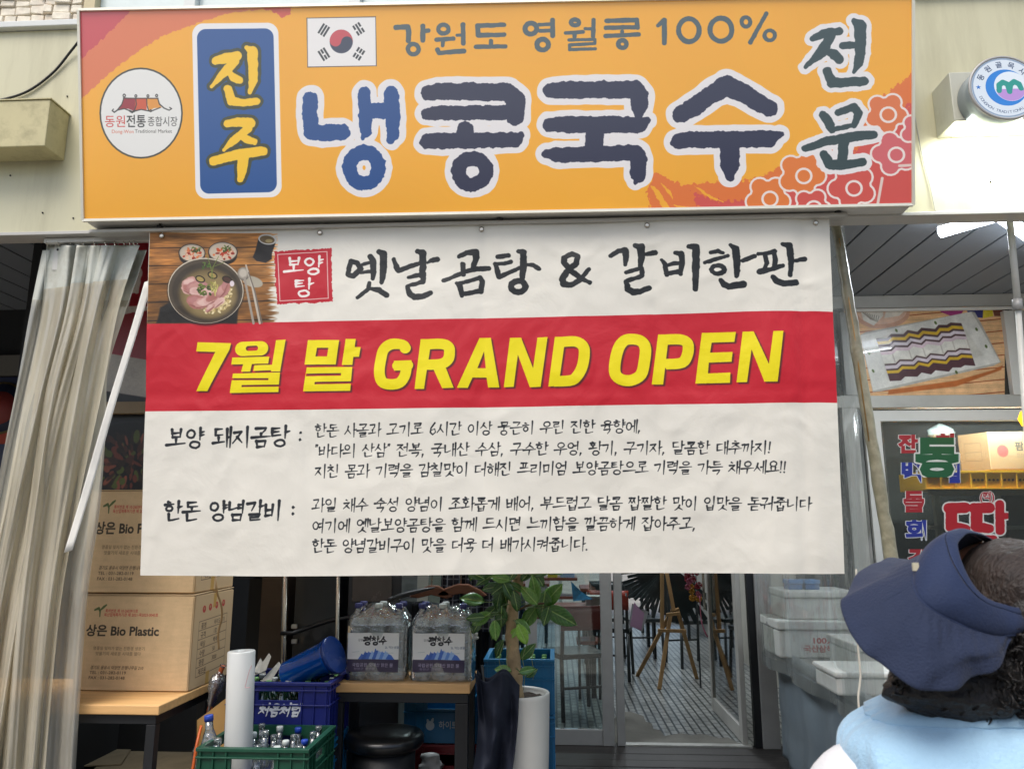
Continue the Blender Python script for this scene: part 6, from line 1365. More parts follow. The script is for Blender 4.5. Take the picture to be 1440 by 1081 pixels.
# rear opening with frame, added to let daylight into the room
rw = thing('added_rear_window', 'window opening added at the far end of the middle shop for daylight', 'window', (.6, 12.35, 0))
B(-.9, 2.05, 12.32, 12.38, 0, .06).build('frame', M_white, rw)
for x in (-.9, .05, 1.0, 1.98): B(x, x+.06, 12.32, 12.38, .061, 2.299).build('frame', M_white, rw)

# wooden easel with fan leaves
ea = thing('wooden_easel', 'wooden easel standing on the tiled floor in the doorway', 'easel', on(926, 968, 0))
M_ew = mat('easel_wood', '#a8865a', rough=.6, var=.15, stretch=(6, 6, 1))
e0, e1, e2 = on(896, 950, 0), on(927, 969, 0), on(980, 954, 0); tj = at(943, 862, 7.45); top = at(932, 790, 7.55)
for nm, a_, b_ in (('leg', e0, tj+Vector((.02, .05, .02))), ('leg', e1, tj), ('leg', e2, at(952, 855, 7.6))): MB().bar(a_, b_, .035, .03, up=(0, 1, 0)).build(nm, M_ew, ea, bevel=.003)
MB().bar(tj+Vector((.03, 0, .02)), top+Vector((-.02, 0, .25)), .035, .03, up=(0, 1, 0)).build('mast', M_ew, ea, bevel=.003); MB().bar(at(931, 886, 7.43), at(931, 790, 7.43), .035, .03, up=(0, 1, 0)).build('mast', M_ew, ea, bevel=.003)
MB().bar(at(925, 886, 7.40), at(965, 887, 7.40), .03, .03, up=(0, 1, 0)).build('ledge', M_ew, ea, bevel=.003); MB().bar(at(937, 864, 7.40), at(956, 862, 7.40), .03, .03, up=(0, 1, 0)).build('cross_piece', M_ew, ea, bevel=.003)
fn = thing('fan_leaf_wreath', 'dark pleated fan shaped foliage on the easel', 'wreath', at(930, 805, 7.5)); M_fan = mat('dark_fan_leaf', '#1c2a2c', rough=.35, var=.3, coat=.3)
cF = at(938, 800, 7.5)
for i in range(20):
    t = i/19; a_ = R(160)+t*R(115); L_ = (.43+.04*math.sin(i*2.2)); d_ = Vector((math.cos(a_), -.12+.05*math.sin(i), math.sin(a_)))
    MB().bar(cF+d_*.05, cF+d_*L_, .030, .006, up=(0, 1, 0)).build('fan_blade', M_fan, fn)
for i in range(12):
    t = i/11; a_ = R(-88)+t*R(50); d_ = Vector((math.cos(a_), .1, math.sin(a_))); MB().bar(cF+Vector((.05, .1, 0)), cF+Vector((.05, .1, 0))+d_*(.5+.1*math.sin(i*3)), .05, .006, up=(0, 1, 0)).build('fan_blade', M_fan, fn)
pk = thing('pink_card', 'pink paper card hanging left of the easel', 'card', at(897, 880, 7.3)); m_ = MB(); m_.prism([at(886, 880, 7.42), at(892, 846, 7.42), at(897, 853, 7.42), at(906, 862, 7.42), at(902, 886, 7.42)], (0, .004, 0)); m_.build('card_sheet', mat('pink_card', '#c39bbd', rough=.6, var=.06), pk)
m_ = MB(); m_.prism([at(884, 878, 7.45), at(889, 848, 7.45), at(912, 860, 7.45), at(903, 888, 7.45)], (0, .004, 0)); m_.build('card_backing', mat('white_card', '#b4b8ba'), pk)
fw = thing('flower_spray', 'red and yellow artificial flowers with a pink ribbon by the door', 'flowers', at(978, 830, 7.3)); rf = random.Random(4)
cols = [mat('petal_red', '#8c1f30', rough=.6), mat('petal_yellow', '#b8862a', rough=.6), mat('petal_pink', '#b56078', rough=.6)]
for i in range(26):
    px, py = 968+rf.uniform(-2, 16), 795+rf.uniform(0, 48); c = at(px, py, 7.35+rf.uniform(-.05, .05)); mb = MB(); rr = rf.uniform(.018, .035)
    for k in range(5): a_ = k*1.257; mb.grid(lambda u, v, a_=a_: c+Vector((math.cos(a_+(u-.5)*1.1)*rr*v, -.012*v*v, math.sin(a_+(u-.5)*1.1)*rr*v)), 2, 2)
    mb.build('flower_head', cols[0] if py < 825 and i % 6 else cols[1] if i % 2 else cols[2], fw, solid=.002)
MB().tube(catmull([at(984, 838, 7.3), at(986, 870, 7.28), at(990, 885, 7.28), at(995, 895, 7.28)]), [.012]*7+[.02]*6+[.026]*6, 8, flat=.25).build('ribbon', mat('pink_ribbon', '#b85c78', rough=.4), fw)
MB().tube([at(978, 800, 7.4), Vector((at(978, 800, 7.4).x, 7.4, 0))], .008, 6).build('flower_stand', M_chair, fw)
# ================================================================ right-hand shop window
rwn = thing('right_shop_window', 'pale framed window of the right hand shop with decals', 'shop window', (2.1, YW, 0))
def wb_(px0, px1, py0, py1, y0, d, name, m=M_aluw, bev=.003): return wbox(px0, px1, py0, py1, y0, d).build(name, m, rwn, bevel=bev)
B(wp(1092, 700).x, 4.5, YW+.0, YW+.08, at(1300, 432, YW).z, ZC-.002).build('head_beam', M_aluw, rwn, bevel=.004)
wb_(1185, 1500, 433, 437, -.02, .02, 'drip_rail', mat('bright_rail', '#dcdad4', rough=.4, var=.03))
B(wp(1100, 500).x, wp(1192, 500).x-.02, YW+.03, YW+.04, .68, at(1180, 432, YW).z).build('dark_side_pane', mat('dark_pane', '#23292c', rough=.1, var=.3, scale=4, coat=.5), rwn)
wb_(1189, 1203, 432, 556, -.01, .06, 'frame_post', M_aluw); wb_(1194, 1216, 556, 860, -.01, .06, 'frame_post', M_aluw)
wb_(1092, 1500, 556, 573, -.015, .07, 'transom', M_aluw); wb_(1184, 1192, 440, 556, -.02, .05, 'frame_post', M_alu)
wb_(1415, 1429, 438, 556, -.03, .05, 'frame_post', mat('bright_post', '#d2d0ca', rough=.4, var=.03)); wb_(1430, 1445, 432, 556, -.02, .05, 'frame_post', M_aluw); 
wb_(1224, 1500, 577, 592, -.03, .05, 'sash_rail', mat('bright_post', '#d2d0ca')); wb_(1226, 1250, 592, 900, -.03, .05, 'sash_stile', mat('bright_post', '#d2d0ca'))
wb_(1216, 1225, 577, 900, .0, .04, 'sash_gap', M_dark)
IM_g = art_gimbap().aged(.03, 3).image('poster_print'); q = [at(1205, 556, YW+.0), at(1414, 556, YW), at(1414, 433, YW), at(1205, 433, YW)]
m_ = MB(); m_.face([v+Vector((0, .01, 0)) for v in q], uv=UVQ); m_.build('food_poster', printed('poster_print', IM_g, rough=.25, coat=.4), rwn)
a, b = wp(1250, 700), wp(1500, 700)
B(a.x, b.x, YW-.005, YW+.003, .60, at(1300, 592, YW).z).build('window_glass', glassy('window_glass', '#e4eae8', transp=.95, rough=.03, diff='#c9cecb', diffw=.05), rwn)  # thin diffuse film puts haze into the glass colour
B(2.17, 4.5, YW+.9, YW+.95, 0, ZC).build('backdrop', mat('dim_wall', '#35342f', rough=.8, var=.2), rwn)
# decals on the glass
def dec(body, px0, px1, py0, py1, colr, y, w=160, h=160, halo=5, bold=.05, rot=False, shear=0, name='window_lettering', hgt=None, flipx=False):
    c = Canvas(w, h, '#d9d6d0', 0.0); c.text(body, w/2, h/2, hgt or h*.78, colr, width=w*.86, bold=bold, align='C', halo=halo, halo_col='#d9d6d0')
    im = c.image('decal_'+body); Yd = YW-y; q = [at(px0, py1, Yd), at(px1, py1, Yd), at(px1, py0, Yd), at(px0, py0, Yd)]
    q = [Vector((p.x, Yd, p.z)) for p in q]; m = MB(); m.face(q, uv=UVQ if not flipx else [(1, 0), (0, 0), (0, 1), (1, 1)]); m.build(name, printed('decal_'+body, im, rough=.4, alpha=True), rwn)
dec('잔', 1261, 1293, 611, 637, '#a3262e', .006); dec('치', 1313, 1344, 609, 637, '#a3262e', .0065); dec('백', 1264, 1298, 650, 679, '#26338c', .006); dec('일', 1330, 1352, 650, 679, '#26338c', .006)
dec('돌', 1268, 1302, 690, 720, '#a3262e', .006); dec('회', 1271, 1305, 731, 760, '#26338c', .006); dec('갑', 1275, 1309, 772, 800, '#a3262e', .006)
dec('동', 1283, 1353, 615, 671, '#1f5a38', .012, 220, 180, 7, .06)
c = Canvas(300, 260, '#d9d6d0', 0.0)
S_ = [[(40,50,26),(110,48,26)],[(50,60,26),(50,140,26),(110,150,22)],[(150,50,26),(215,48,26)],[(160,60,26),(160,140,26),(215,150,22)],[(262,30,20),(264,160,20)],[(262,90,18),(290,88,16)],[(70,210,24),(230,205,24),(228,250,24)]]
c.strokes(S_, '#b01f2a', halo=7, halo_col='#d9d6d0', rough=2, seed=4); im = c.image('decal_tteok'); Yd = YW-.008
q = [at(1322, 775, Yd), at(1418, 775, Yd), at(1418, 700, Yd), at(1322, 700, Yd)]; m = MB(); m.face(q, uv=UVQ); m.build('window_lettering', printed('decal_tteok', im, rough=.4, alpha=True), rwn)
dec('(떡)', 1376, 1400, 690, 706, '#a3262e', .01, 120, 90, 4, .03, hgt=60)
# goods behind the glass
c = Canvas(300, 180, '#b8946a'); c.ellipse(66, 92, 28, 30, '#c4584e'); c.text('팜 우유', 130, 70, 34, '#4d463c', width=150, bold=.03); c.text('신선식품 24입', 132, 112, 15, '#6b5a46', width=120); c.a[..., :3] *= .97; IM_pf = c.image('carton2_front')
c = Canvas(200, 160, '#8f6f4a'); c.strokes([[(40,40,1.5),(150,44,1.5),(150,120,1.5),(40,116,1.5),(40,40,1.5)], [(40,80,1.2),(150,82,1.2)]], '#6a5034'); IM_ps = c.image('carton2_side')
ga = at(1394, 660, 5.62); gb = at(1395, 607, 5.62)
t = thing('egg_carton_box', 'pale carton with a red dot on the yellow crate', 'box', (ga.x, 5.62, ga.z))
B(ga.x, ga.x+.42, 5.62, 5.9, ga.z, gb.z).build('carton_body', M_carton, t, bevel=.004); m = MB(); m.face([(ga.x+.003, 5.618, ga.z+.003), (ga.x+.417, 5.618, ga.z+.003), (ga.x+.417, 5.618, gb.z-.003), (ga.x+.003, 5.618, gb.z-.003)], uv=UVQ); m.build('printed_front', printed('carton2_front', IM_pf, rough=.8), t)
m = MB(); p0_, p1_ = at(1352, 660, 5.80), at(1352, 610, 5.80); m.face([(p0_.x, 5.80, ga.z+.0), (ga.x-.001, 5.622, ga.z), (ga.x-.001, 5.622, gb.z-.002), (p0_.x, 5.80, gb.z-.004)], uv=UVQ); m.build('printed_side', printed('carton2_side', IM_ps, rough=.8), t)
M_yel = mat('yellow_crate_plastic', '#f2b323', rough=.4, var=.08)
ya, yb = at(1302, 688, 5.56), at(1302, 662, 5.56)
t = thing('yellow_tray', 'yellow plastic tray crate on the metal stand behind the glass', 'crate', (ya.x, 5.56, ya.z)); X1 = ya.x+.95
m = MB(); m.box(ya.x, X1, 5.56, 5.572, ya.z, yb.z); m.box(ya.x, ya.x+.012, 5.5725, 5.95, ya.z, yb.z); m.box(ya.x, X1, 5.951, 5.963, ya.z, yb.z); m.box(X1-.012, X1, 5.5725, 5.95, ya.z, yb.z); m.box(ya.x+.012, X1-.012, 5.573, 5.95, ya.z, ya.z+.01); m.build('tray_walls', M_yel, t)
m = MB(); m.box(ya.x-.012, X1+.012, 5.548, 5.5595, yb.z-.016, yb.z); m.box(ya.x-.012, X1+.012, 5.548, 5.5595, ya.z, ya.z+.010); [m.box(ya.x+i*.105-.004, ya.x+i*.105+.004, 5.549, 5.5595, ya.z+.011, yb.z-.017) for i in range(10)]; m.build('tray_rim', M_yel, t, bevel=.001)
m = MB()
for i in range(3, 9):
    for j in range(3): m.lathe([(.0001, 0), (.009, 0), (.009, .002), (.0001, .002)], (ya.x+i*.105+.025+j*.028, 5.5592, (ya.z+yb.z)/2), n=10, axis=(0, -1, 0))
m.build('tray_holes', mat('hole_dark', '#5a3c10'), t)
t = thing('metal_stand', 'beige metal stand under the yellow tray behind the glass', 'stand', (ya.x, 5.6, 0))
M_st = mat('beige_stand', '#857a68', rough=.5, var=.08)
for px in (1318, 1404): p_ = at(px, 700, 5.6); B(p_.x-.022, p_.x+.022, 5.6, 5.64, 0, ya.z-.036).build('post', M_st, t, bevel=.003)
for py in (690, 738): z_ = at(1360, py, 5.6).z; B(at(1308, py, 5.6).x, 3.6, 5.6, 5.64, z_-.03-(0 if py == 738 else .002), z_-.002 if py == 738 else ya.z-.002).build('rail', M_st, t, bevel=.003)
B(at(1410, 700, 5.7).x, 3.7, 5.66, 5.9, .5, ya.z-.04).build('side_panel', mat('brown_panel', '#4d3f30', rough=.7), t)
tube_light(Vector((2.5, 5.50, 2.32)), Vector((3.5, 5.50, 2.32)), 'added unseen tube lamp above the goods inside the right hand window', 20)  # added lamp hidden above the glass, brightens the goods
bgs = thing('plastic_bundle', 'pale plastic bundle on top of the window case goods', 'bundle', at(1320, 620, 5.8)); m = MB(); bc2 = at(1323, 608, 5.8)
m.grid(lambda u, v: Vector((bc2.x+.10*math.sin(v*3.14)*math.cos(u*6.28)*(1+.2*noise.noise(Vector((u*5, v*5, 1)))), bc2.y+.06*math.sin(v*3.14)*math.sin(u*6.28), bc2.z-.07+.14*v)), 24, 12); m.build('bundle_film', mat('pale_film', '#9aa09c', rough=.3, var=.2), bgs)
yl = thing('yellow_lamp', 'small glowing yellow lamp at the right edge by the window', 'lamp', at(1446, 585, 4.9)); c_ = at(1449, 588, 4.9)
MB().lathe([(.012, -.06), (.05, -.045), (.068, 0), (.05, .045), (.012, .06)], c_, n=24).build('lamp_globe', mat('yellow_globe', '#f2b21c', emit=2.2, var=.05), yl); MB().tube([c_+Vector((0, 0, .06)), c_+Vector((0, 0, 1.2))], .004, 6).build('lamp_cord', M_black, yl)

# ================================================================ stall counter with foam boxes, behind vinyl
XC = 1.43; ZK = .66; YC0, YC1 = 3.5, 5.25
ct = thing('stall_counter', 'counter wrapped in blue grey tarpaulin right of the door', 'counter', (XC, YC0, 0))
M_tarp = mat('blue_grey_tarp', '#7f8b94', rough=.35, var=.14, scale=3, bump=.45, bscale=6, dirt=.3, dirtcol='#4a5560', coat=.15)
B(XC+.02, 2.9, YC0+.02, YC1, ZK-.03, ZK).build('counter_top', mat('grey_board', '#8d8c86', rough=.5), ct)
m = MB()
def tarp(u, v):
    y = YC0-.01+(YC1-YC0)*u; z = ZK+.012-(ZK+.0)*v
    return Vector((XC+.012*math.sin(u*26+v*2)*(.3+v)-.035*v*math.sin(u*3.1)+.010*noise.noise(Vector((u*8, v*5, 1))), y, max(.004, z)))
m.grid(tarp, 90, 24); m.build('tarp_side', M_tarp, ct, solid=.003)
m = MB(); m.grid(lambda u, v: Vector((XC+1.4*u, YC0-.012+.014*math.sin(u*20+v*2)*(.3+v)-.02*v, max(.004, ZK+.012-ZK*v))), 60, 20); m.build('tarp_front', M_tarp, ct, solid=.003)
m = MB(); m.grid(lambda u, v: tarp(u, 0)+Vector((-.008, 0, -.075*v+.01)), 60, 2); m.build('tarp_hem', mat('pale_hem', '#a3aaad', rough=.35, var=.1, bump=.3, bscale=12), ct, solid=.002)
M_foam = mat('white_foam', '#d8d9d3', rough=.8, var=.06, bump=.3, bscale=160, subs=.1, dirt=.35, dirtcol='#8a877a', dscale=5)
c = Canvas(300, 120, '#c2c3bd', 0.0); c.text('100%', 90, 34, 34, '#c04a44', width=130, bold=.03); c.text('국산삼색떡', 40, 86, 34, '#c0605a', width=220, bold=.03); IM_f = c.image('foam_print')
def foam(px0, px1, pyb, pyt, Y, d, label, pr=False):
    a, b = at(px0, pyb, Y), at(px1, pyb, Y); z0 = a.z; z1 = at(px0, pyt, Y).z; t = thing('foam_box', label, 'box', (a.x, Y, z0)); h = z1-z0
    B(a.x, b.x, Y, Y+d, z0, z0+h*.74).build('box_body', M_foam, t, bevel=.012); B(a.x-.01, b.x+.01, Y-.01, Y+d+.01, z0+h*.745, z1).build('box_lid', M_foam, t, bevel=.01)
    if pr: m = MB(); m.face([(a.x+.1, Y-.002, z0+h*.12), (b.x-.03, Y-.002, z0+h*.12), (b.x-.03, Y-.002, z0+h*.62), (a.x+.1, Y-.002, z0+h*.62)], uv=[(1, 0), (0, 0), (0, 1), (1, 1)][::1] and UVQ); m.build('box_lettering', printed('foam_print', IM_f, rough=.7, alpha=True), t)
    return z1
zf = ZK+.002
def fpy(px, z, Y):      # image row of a height, for stacking
    p = Vector((at(px, 900, Y).x, Y, z)); lo, hi = 0, 1400
    for _ in range(40):
        m_ = (lo+hi)/2
        if at(px, m_, Y).z > z: lo = m_
        else: hi = m_
    return lo
foam(1098, 1200, fpy(1110, ZK+.002, 4.85), 872, 4.85, .38, 'long white foam box with red lettering on the counter', True)
foam(1106, 1204, 871, 830, 4.88, .33, 'white foam box stacked on the lettered foam box')
for i, px in enumerate((1118, 1142)):
    a = at(px-9, 829, 4.95); b = at(px+10, 815, 4.95); t = thing('blue_container', ('left' if i == 0 else 'right')+' blue lidded container on top of the foam boxes', 'container', (a.x, 4.95, a.z)); B(a.x, b.x, 4.95, 5.05, a.z+.001, a.z+(b.z-a.z)*.6).build('container_body', mat('blue_tub', '#3f6ea6', rough=.35), t, bevel=.006); B(a.x-.004, b.x+.004, 4.945, 5.055, a.z+(b.z-a.z)*.61, b.z).build('container_lid', mat('blue_lid', '#5a8cc4', rough=.3), t, bevel=.004)
foam(1178, 1290, fpy(1190, ZK+.002, 3.8), 944, 3.8, .3, 'flat white foam tray at the front of the counter')
foam(1206, 1310, fpy(1206, ZK+.002, 4.25), 905, 4.25, .4, 'grey white foam box half hidden behind the hat')
vc = thing('side_vinyl_curtain', 'clear vinyl curtain hanging in front of the counter', 'curtain', (XC-.06, 3.5, 2.6))
def vin(u, v): y = 3.42+1.85*u; return Vector((XC-.055+.022*math.sin(u*17+v*1.5)+.008*math.sin(u*31-v*3)-.02*v, y, 2.9-2.33*v))
m = MB(); m.grid(vin, 160, 30); m.build('vinyl_sheet', glassy('side_vinyl', '#eef0ee', transp=.99, rough=.1, diff='#dde2de', diffw=.24, bump=.3, bscale=4, stretch=(2, 2, .4), fres=.3), vc)
m = MB(); m.grid(lambda u, v: vin(u, 1-.028*v)+Vector((-.002, 0, 0)), 80, 1); m.build('vinyl_hem', glassy('vinyl_hem', '#d0d4d2', transp=.8, rough=.2, diff='#a9aeac', diffw=.6), vc)
MB().tube([(XC-.05, 3.4, 2.91), (XC-.05, 5.3, 2.91)], .012, 8).build('curtain_rod', M_chrome, vc)
cr = MB(); cr.tube(catmull([at(1204, 800, 3.36), at(1205, 880, 3.36), at(1207, 915, 3.36), at(1210, 950, 3.36), at(1207, 985, 3.36), at(1213, 1030, 3.36), at(1212, 1110, 3.36)]), .0045, 8)
tag(cr.build('hanging_rope', mat('white_cord', '#c9c3b6', rough=.7), origin=at(1205, 880, 3.36)), 'thin white cord hanging down in front of the counter', 'cord')
# ================================================================ person in a navy brimmed hat, seen from behind
YH = 1.2; head_c = at(1402, 862, YH+.02)
per = thing('person', 'person seen from behind in a navy sun hat and light blue vest', 'person', (head_c.x-.01, YH, 0))
def skin(name, verts, edges, radii, m, par, sub=2, root=0):
    me = bpy.data.meshes.new(name); me.from_pydata([tuple(Vector(v)-wloc(par)) for v in verts], edges, []); o = bpy.data.objects.new(name, me); col.objects.link(o); o.parent = par
    o.modifiers.new('skin', 'SKIN'); 
    for i, r_ in enumerate(radii): me.skin_vertices[0].data[i].radius = r_ if isinstance(r_, tuple) else (r_, r_); 
    me.skin_vertices[0].data[root].use_root = True
    s = o.modifiers.new('sub', 'SUBSURF'); s.levels = s.render_levels = sub; me.materials.append(m)
    for m_ in o.modifiers: 
        if m_.type == 'SKIN': m_.use_smooth_shade = True
    return o
M_skin = mat('skin', '#b98468', rough=.5, var=.08, scale=20, bump=.1, bscale=150, subs=.15)
M_vest = mat('light_blue_vest', '#a3c9e3', rough=.75, var=.05, scale=8, bump=.5, bscale=210, sheen=.3)
M_shirt = mat('white_shirt', '#d5d6d8', rough=.8, var=.04, bump=.2, bscale=120, sheen=.2)
M_trs = mat('dark_trousers', '#2a2c33', rough=.85, var=.1)
cx = at(1378, 1000, YH).x; sy = YH+.02
def J(dx, dy, z): return (cx+dx, sy+dy, z)
V = [J(0,.0,.80), J(0,-.01,.95), J(0,-.02,1.08), J(0,.0,1.13), J(-.01,.015,1.22), J(-.02,.03,1.34),   # spine, neck, head root
     J(-.16,.0,1.075), J(-.225,.02,.92), J(-.22,.12,.78), J(-.19,.22,.74), J(.16,.0,1.075), J(.225,.02,.92), J(.22,.12,.78), J(.19,.22,.74),
     J(-.09,.0,.74), J(-.10,.01,.42), J(-.10,.0,.08), J(-.10,.12,.04), J(.09,.0,.74), J(.10,.01,.42), J(.10,.0,.08), J(.10,.12,.04)]
Ed = [(0,1),(1,2),(2,3),(3,4),(4,5),(3,6),(6,7),(7,8),(8,9),(3,10),(10,11),(11,12),(12,13),(0,14),(14,15),(15,16),(16,17),(0,18),(18,19),(19,20),(20,21)]
Rr = [(.145,.11),(.15,.11),(.14,.095),(.075,.06),(.045,.045),(.05,.05),(.045,.045),(.042,.042),(.032,.032),(.028,.026),(.045,.045),(.042,.042),(.032,.032),(.028,.026),(.085,.085),(.058,.058),(.038,.038),(.035,.03),(.085,.085),(.058,.058),(.038,.038),(.035,.03)]
skin('body', V, Ed, Rr, M_skin, per)
for sd in (-1, 1):                                   # hands: palm and five fingers
    w = Vector(J(.19*sd, .22, .74)); dd = Vector((-.1*sd, .9, -.35)).normalized(); sdv = Vector((1, 0, 0))*sd
    vs = [w, w+dd*.045]; es = [(0, 1)]; rr_ = [.024, .028]
    for k, (o_, l_) in enumerate(((-.028, .062), (-.010, .072), (.009, .068), (.026, .054))):
        b = len(vs); base = w+dd*.08+sdv*o_; vs += [base, base+dd*l_*.5+Vector((0, 0, -.006)), base+dd*l_+Vector((0, 0, -.024))]; es += [(1, b), (b, b+1), (b+1, b+2)]; rr_ += [.010, .009, .007]
    b = len(vs); vs += [w+dd*.03-sdv*.035, w+dd*.065-sdv*.05, w+dd*.09-sdv*.045]; es += [(0, b), (b, b+1), (b+1, b+2)]; rr_ += [.012, .011, .008]
    skin('hand', vs, es, rr_, M_skin, per)
# trousers + shoes
skin('trousers', [J(0,.0,.82), J(-.09,.0,.74), J(-.10,.01,.42), J(-.10,.0,.12), J(.09,.0,.74), J(.10,.01,.42), J(.10,.0,.12)], [(0,1),(1,2),(2,3),(0,4),(4,5),(5,6)], [(.16,.125),.105,.078,.062,.105,.078,.062], M_trs, per)
for sx in (-.1, .1): skin('shoe', [J(sx,-.03,.045), J(sx,.08,.04), J(sx,.17,.032)], [(0,1),(1,2)], [.048,.046,.036], M_black, per)
# shirt and vest as shells following the shoulders
def sect(z):   # half width, half depth, centre y
    T = [(.80,.165,.135,.0),(.90,.165,.14,-.005),(1.0,.170,.14,-.01),(1.04,.174,.135,-.012),(1.08,.178,.125,-.01),(1.115,.178,.112,-.004),(1.138,.165,.10,.0),(1.155,.13,.085,.006),(1.175,.085,.07,.012),(1.20,.062,.058,.016)]
    for i in range(len(T)-1):
        if z <= T[i+1][0]: f = max(0, (z-T[i][0])/(T[i+1][0]-T[i][0])); return [T[i][k]+(T[i+1][k]-T[i][k])*f for k in (1, 2, 3)]
    return list(T[-1][1:])
def shell(z0, z1, grow, nu=72, nv=34, seed=1, wr=.004):
    def f(u, v):
        z = z0+(z1-z0)*v; w, d_, yc = sect(z); a_ = u*2*math.pi; e = 2.5; c_, s_ = math.cos(a_), math.sin(a_); q = (abs(c_)**e+abs(s_)**e)**(-1/e)
        wv = wr*(noise.noise(Vector((c_*2.5, s_*2.5+seed, z*9)))+.5*noise.noise(Vector((c_*7, s_*7, z*18)))-.9*max(0, .25-abs(noise.noise(Vector((c_*3+4, s_*3, z*7+c_*5)))))**1.0*1.6)
        return Vector((cx+(w+grow+wv)*q*c_, sy+yc+(d_+grow+wv)*q*s_, z-.012*(abs(c_)**2)*max(0, (z-1.06)/.12)+.0))
    return f
m = MB(); m.grid(shell(.78, 1.20, .004, seed=2), 64, 30); m.build('shirt_body', M_shirt, per, subsurf=1)
vf = shell(.76, 1.185, .016, seed=5, wr=.010)
m = MB(); m.grid(vf, 96, 40); m.build('vest', M_vest, per, solid=.006, subsurf=1)
m = MB(); m.grid(lambda u, v: vf(u, .93+.045*v)+Vector((0, 0, .002))+((vf(u, .95)-Vector((cx, sy, vf(u, .95).z))).normalized()*.004), 96, 2); m.build('vest_collar_seam', M_vest, per, solid=.005)
for sd in (-1, 1):
    skin('sleeve', [J(.13*sd,.0,1.07), J(.18*sd,.004,1.055), J(.215*sd,.012,.99), J(.235*sd,.02,.90)], [(0,1),(1,2),(2,3)], [.060,.068,.066,.060], M_shirt, per)
# head with face
hd = MB(); hc = head_c+Vector((.0, .02, -.005)); fwd = Vector((-.35, .93, .0)).normalized(); sidev = Vector((fwd.y, -fwd.x, 0))
def headf(u, v):
    th = v*math.pi; a_ = u*2*math.pi; x, y, z = math.sin(th)*math.cos(a_), math.sin(th)*math.sin(a_), math.cos(th)
    w = .074*(1-.16*max(0, -z)); d_ = .092*(1-.10*max(0, -z)); h = .112
    nose = .020*math.exp(-((x/.13)**2+((z+.10)/.16)**2)) if y > 0 else 0; brow = .004*math.exp(-((z-.18)/.1)**2) if y > 0 else 0; chin = .008*math.exp(-((x/.3)**2+((z+.85)/.2)**2)) if y > 0 else 0
    eye = -.006*(math.exp(-(((x-.38)/.16)**2+((z-.05)/.1)**2))+math.exp(-(((x+.38)/.16)**2+((z-.05)/.1)**2))) if y > 0 else 0
    return hc+sidev*(x*w)+fwd*(y*d_+nose+brow+chin+eye)+Vector((0, 0, z*h))
hd.grid(headf, 48, 36); head = hd.build('head', M_skin, per, subsurf=1)
for sx in (-1, 1):
    e = hc+sidev*.029*sx+fwd*.080+Vector((0, 0, .006)); MB().lathe([(.0001, -.009), (.006, -.007), (.009, 0), (.006, .007), (.0001, .009)], e, n=12, axis=(0, 0, 1)).build('eye', mat('eye', '#2a1f1a', rough=.1), head)
    MB().lathe([(.0001, 0), (.012, .001), (.020, .006), (.022, .012), (.012, .010)], hc+sidev*.074*sx+Vector((0, 0, -.01)), n=14, axis=sidev*sx).build('ear', M_skin, head)
mo = MB(); mo.tube([hc+fwd*.083+sidev*t-Vector((0, 0, .055)) for t in (-.02, -.01, 0, .01, .02)], [.003, .005, .006, .005, .003], 8); mo.build('mouth', mat('lip', '#9a5048'), head)
# hair: brown crown showing through the open top of the hat, black curls below
M_hair = mat('black_curly_hair', '#15110f', rough=.5, var=.5, scale=90, bump=1.0, bscale=140)
M_hairb = mat('brown_crown_hair', '#281d17', rough=.6, var=.5, scale=40, bump=1.0, bscale=110, stretch=(1, 3, 1))
def blob(c, rx, ry, rz, seed, amp=.16, fr=9):
    c = Vector(c)
    def f(u, v):
        th = v*math.pi; a_ = u*2*math.pi; n_ = Vector((math.sin(th)*math.cos(a_), math.sin(th)*math.sin(a_), math.cos(th))); k = 1+amp*noise.noise(n_*2.2+Vector((seed, 0, 0)))+amp*.6*noise.noise(n_*fr+Vector((0, seed, 0)))
        return c+Vector((n_.x*rx*k, n_.y*ry*k, n_.z*rz*k))
    m = MB(); m.grid(f, 64, 40); return m
blob(at(1436, 838, 1.19), .094, .09, .082, 2, .06, 14).build('crown_hair', M_hairb, per, subsurf=1)
blob(at(1395, 925, 1.20), .13, .09, .088, 5, .14, 7).build('hair', M_hair, per, subsurf=1)
blob(at(1352, 968, 1.17), .105, .06, .045, 3, .16, 8).build('hair', M_hair, per, subsurf=1)
blob(at(1452, 910, 1.17), .075, .09, .125, 9, .12, 7).build('hair', M_hair, per, subsurf=1)
cur = MB(); rc_ = random.Random(3)
for i in range(900):
    if i % 3:
        px, py, Y = rc_.uniform(1262, 1440), 0, 0; py = 955+ (px-1262)/178*20+rc_.uniform(-18, 40)*(.4+.6*math.sin((px-1262)/178*2.6)); Y = 1.135+rc_.uniform(-.02, .05)+abs(px-1370)/1060*.25
    else: px, py, Y = rc_.uniform(1405, 1475), rc_.uniform(865, 1000), 1.11+rc_.uniform(-.01, .03)
    c = at(px, py, Y); rr = rc_.uniform(.003, .007); ax1 = Vector((rc_.uniform(-1, 1), rc_.uniform(-1, 1), rc_.uniform(-1, 1))).normalized(); u_ = ax1.orthogonal().normalized(); w_ = ax1.cross(u_); ph = rc_.uniform(0, 6.28)
    cur.tube([c+u_*rr*math.cos(ph+k*.85)+w_*rr*math.sin(ph+k*.85)+ax1*.0025*k for k in range(6)], [.0008, .0014, .0016, .0015, .0011, .0005], 4)
tag(cur.build('hair_curls', M_hair, per), kind='stuff')
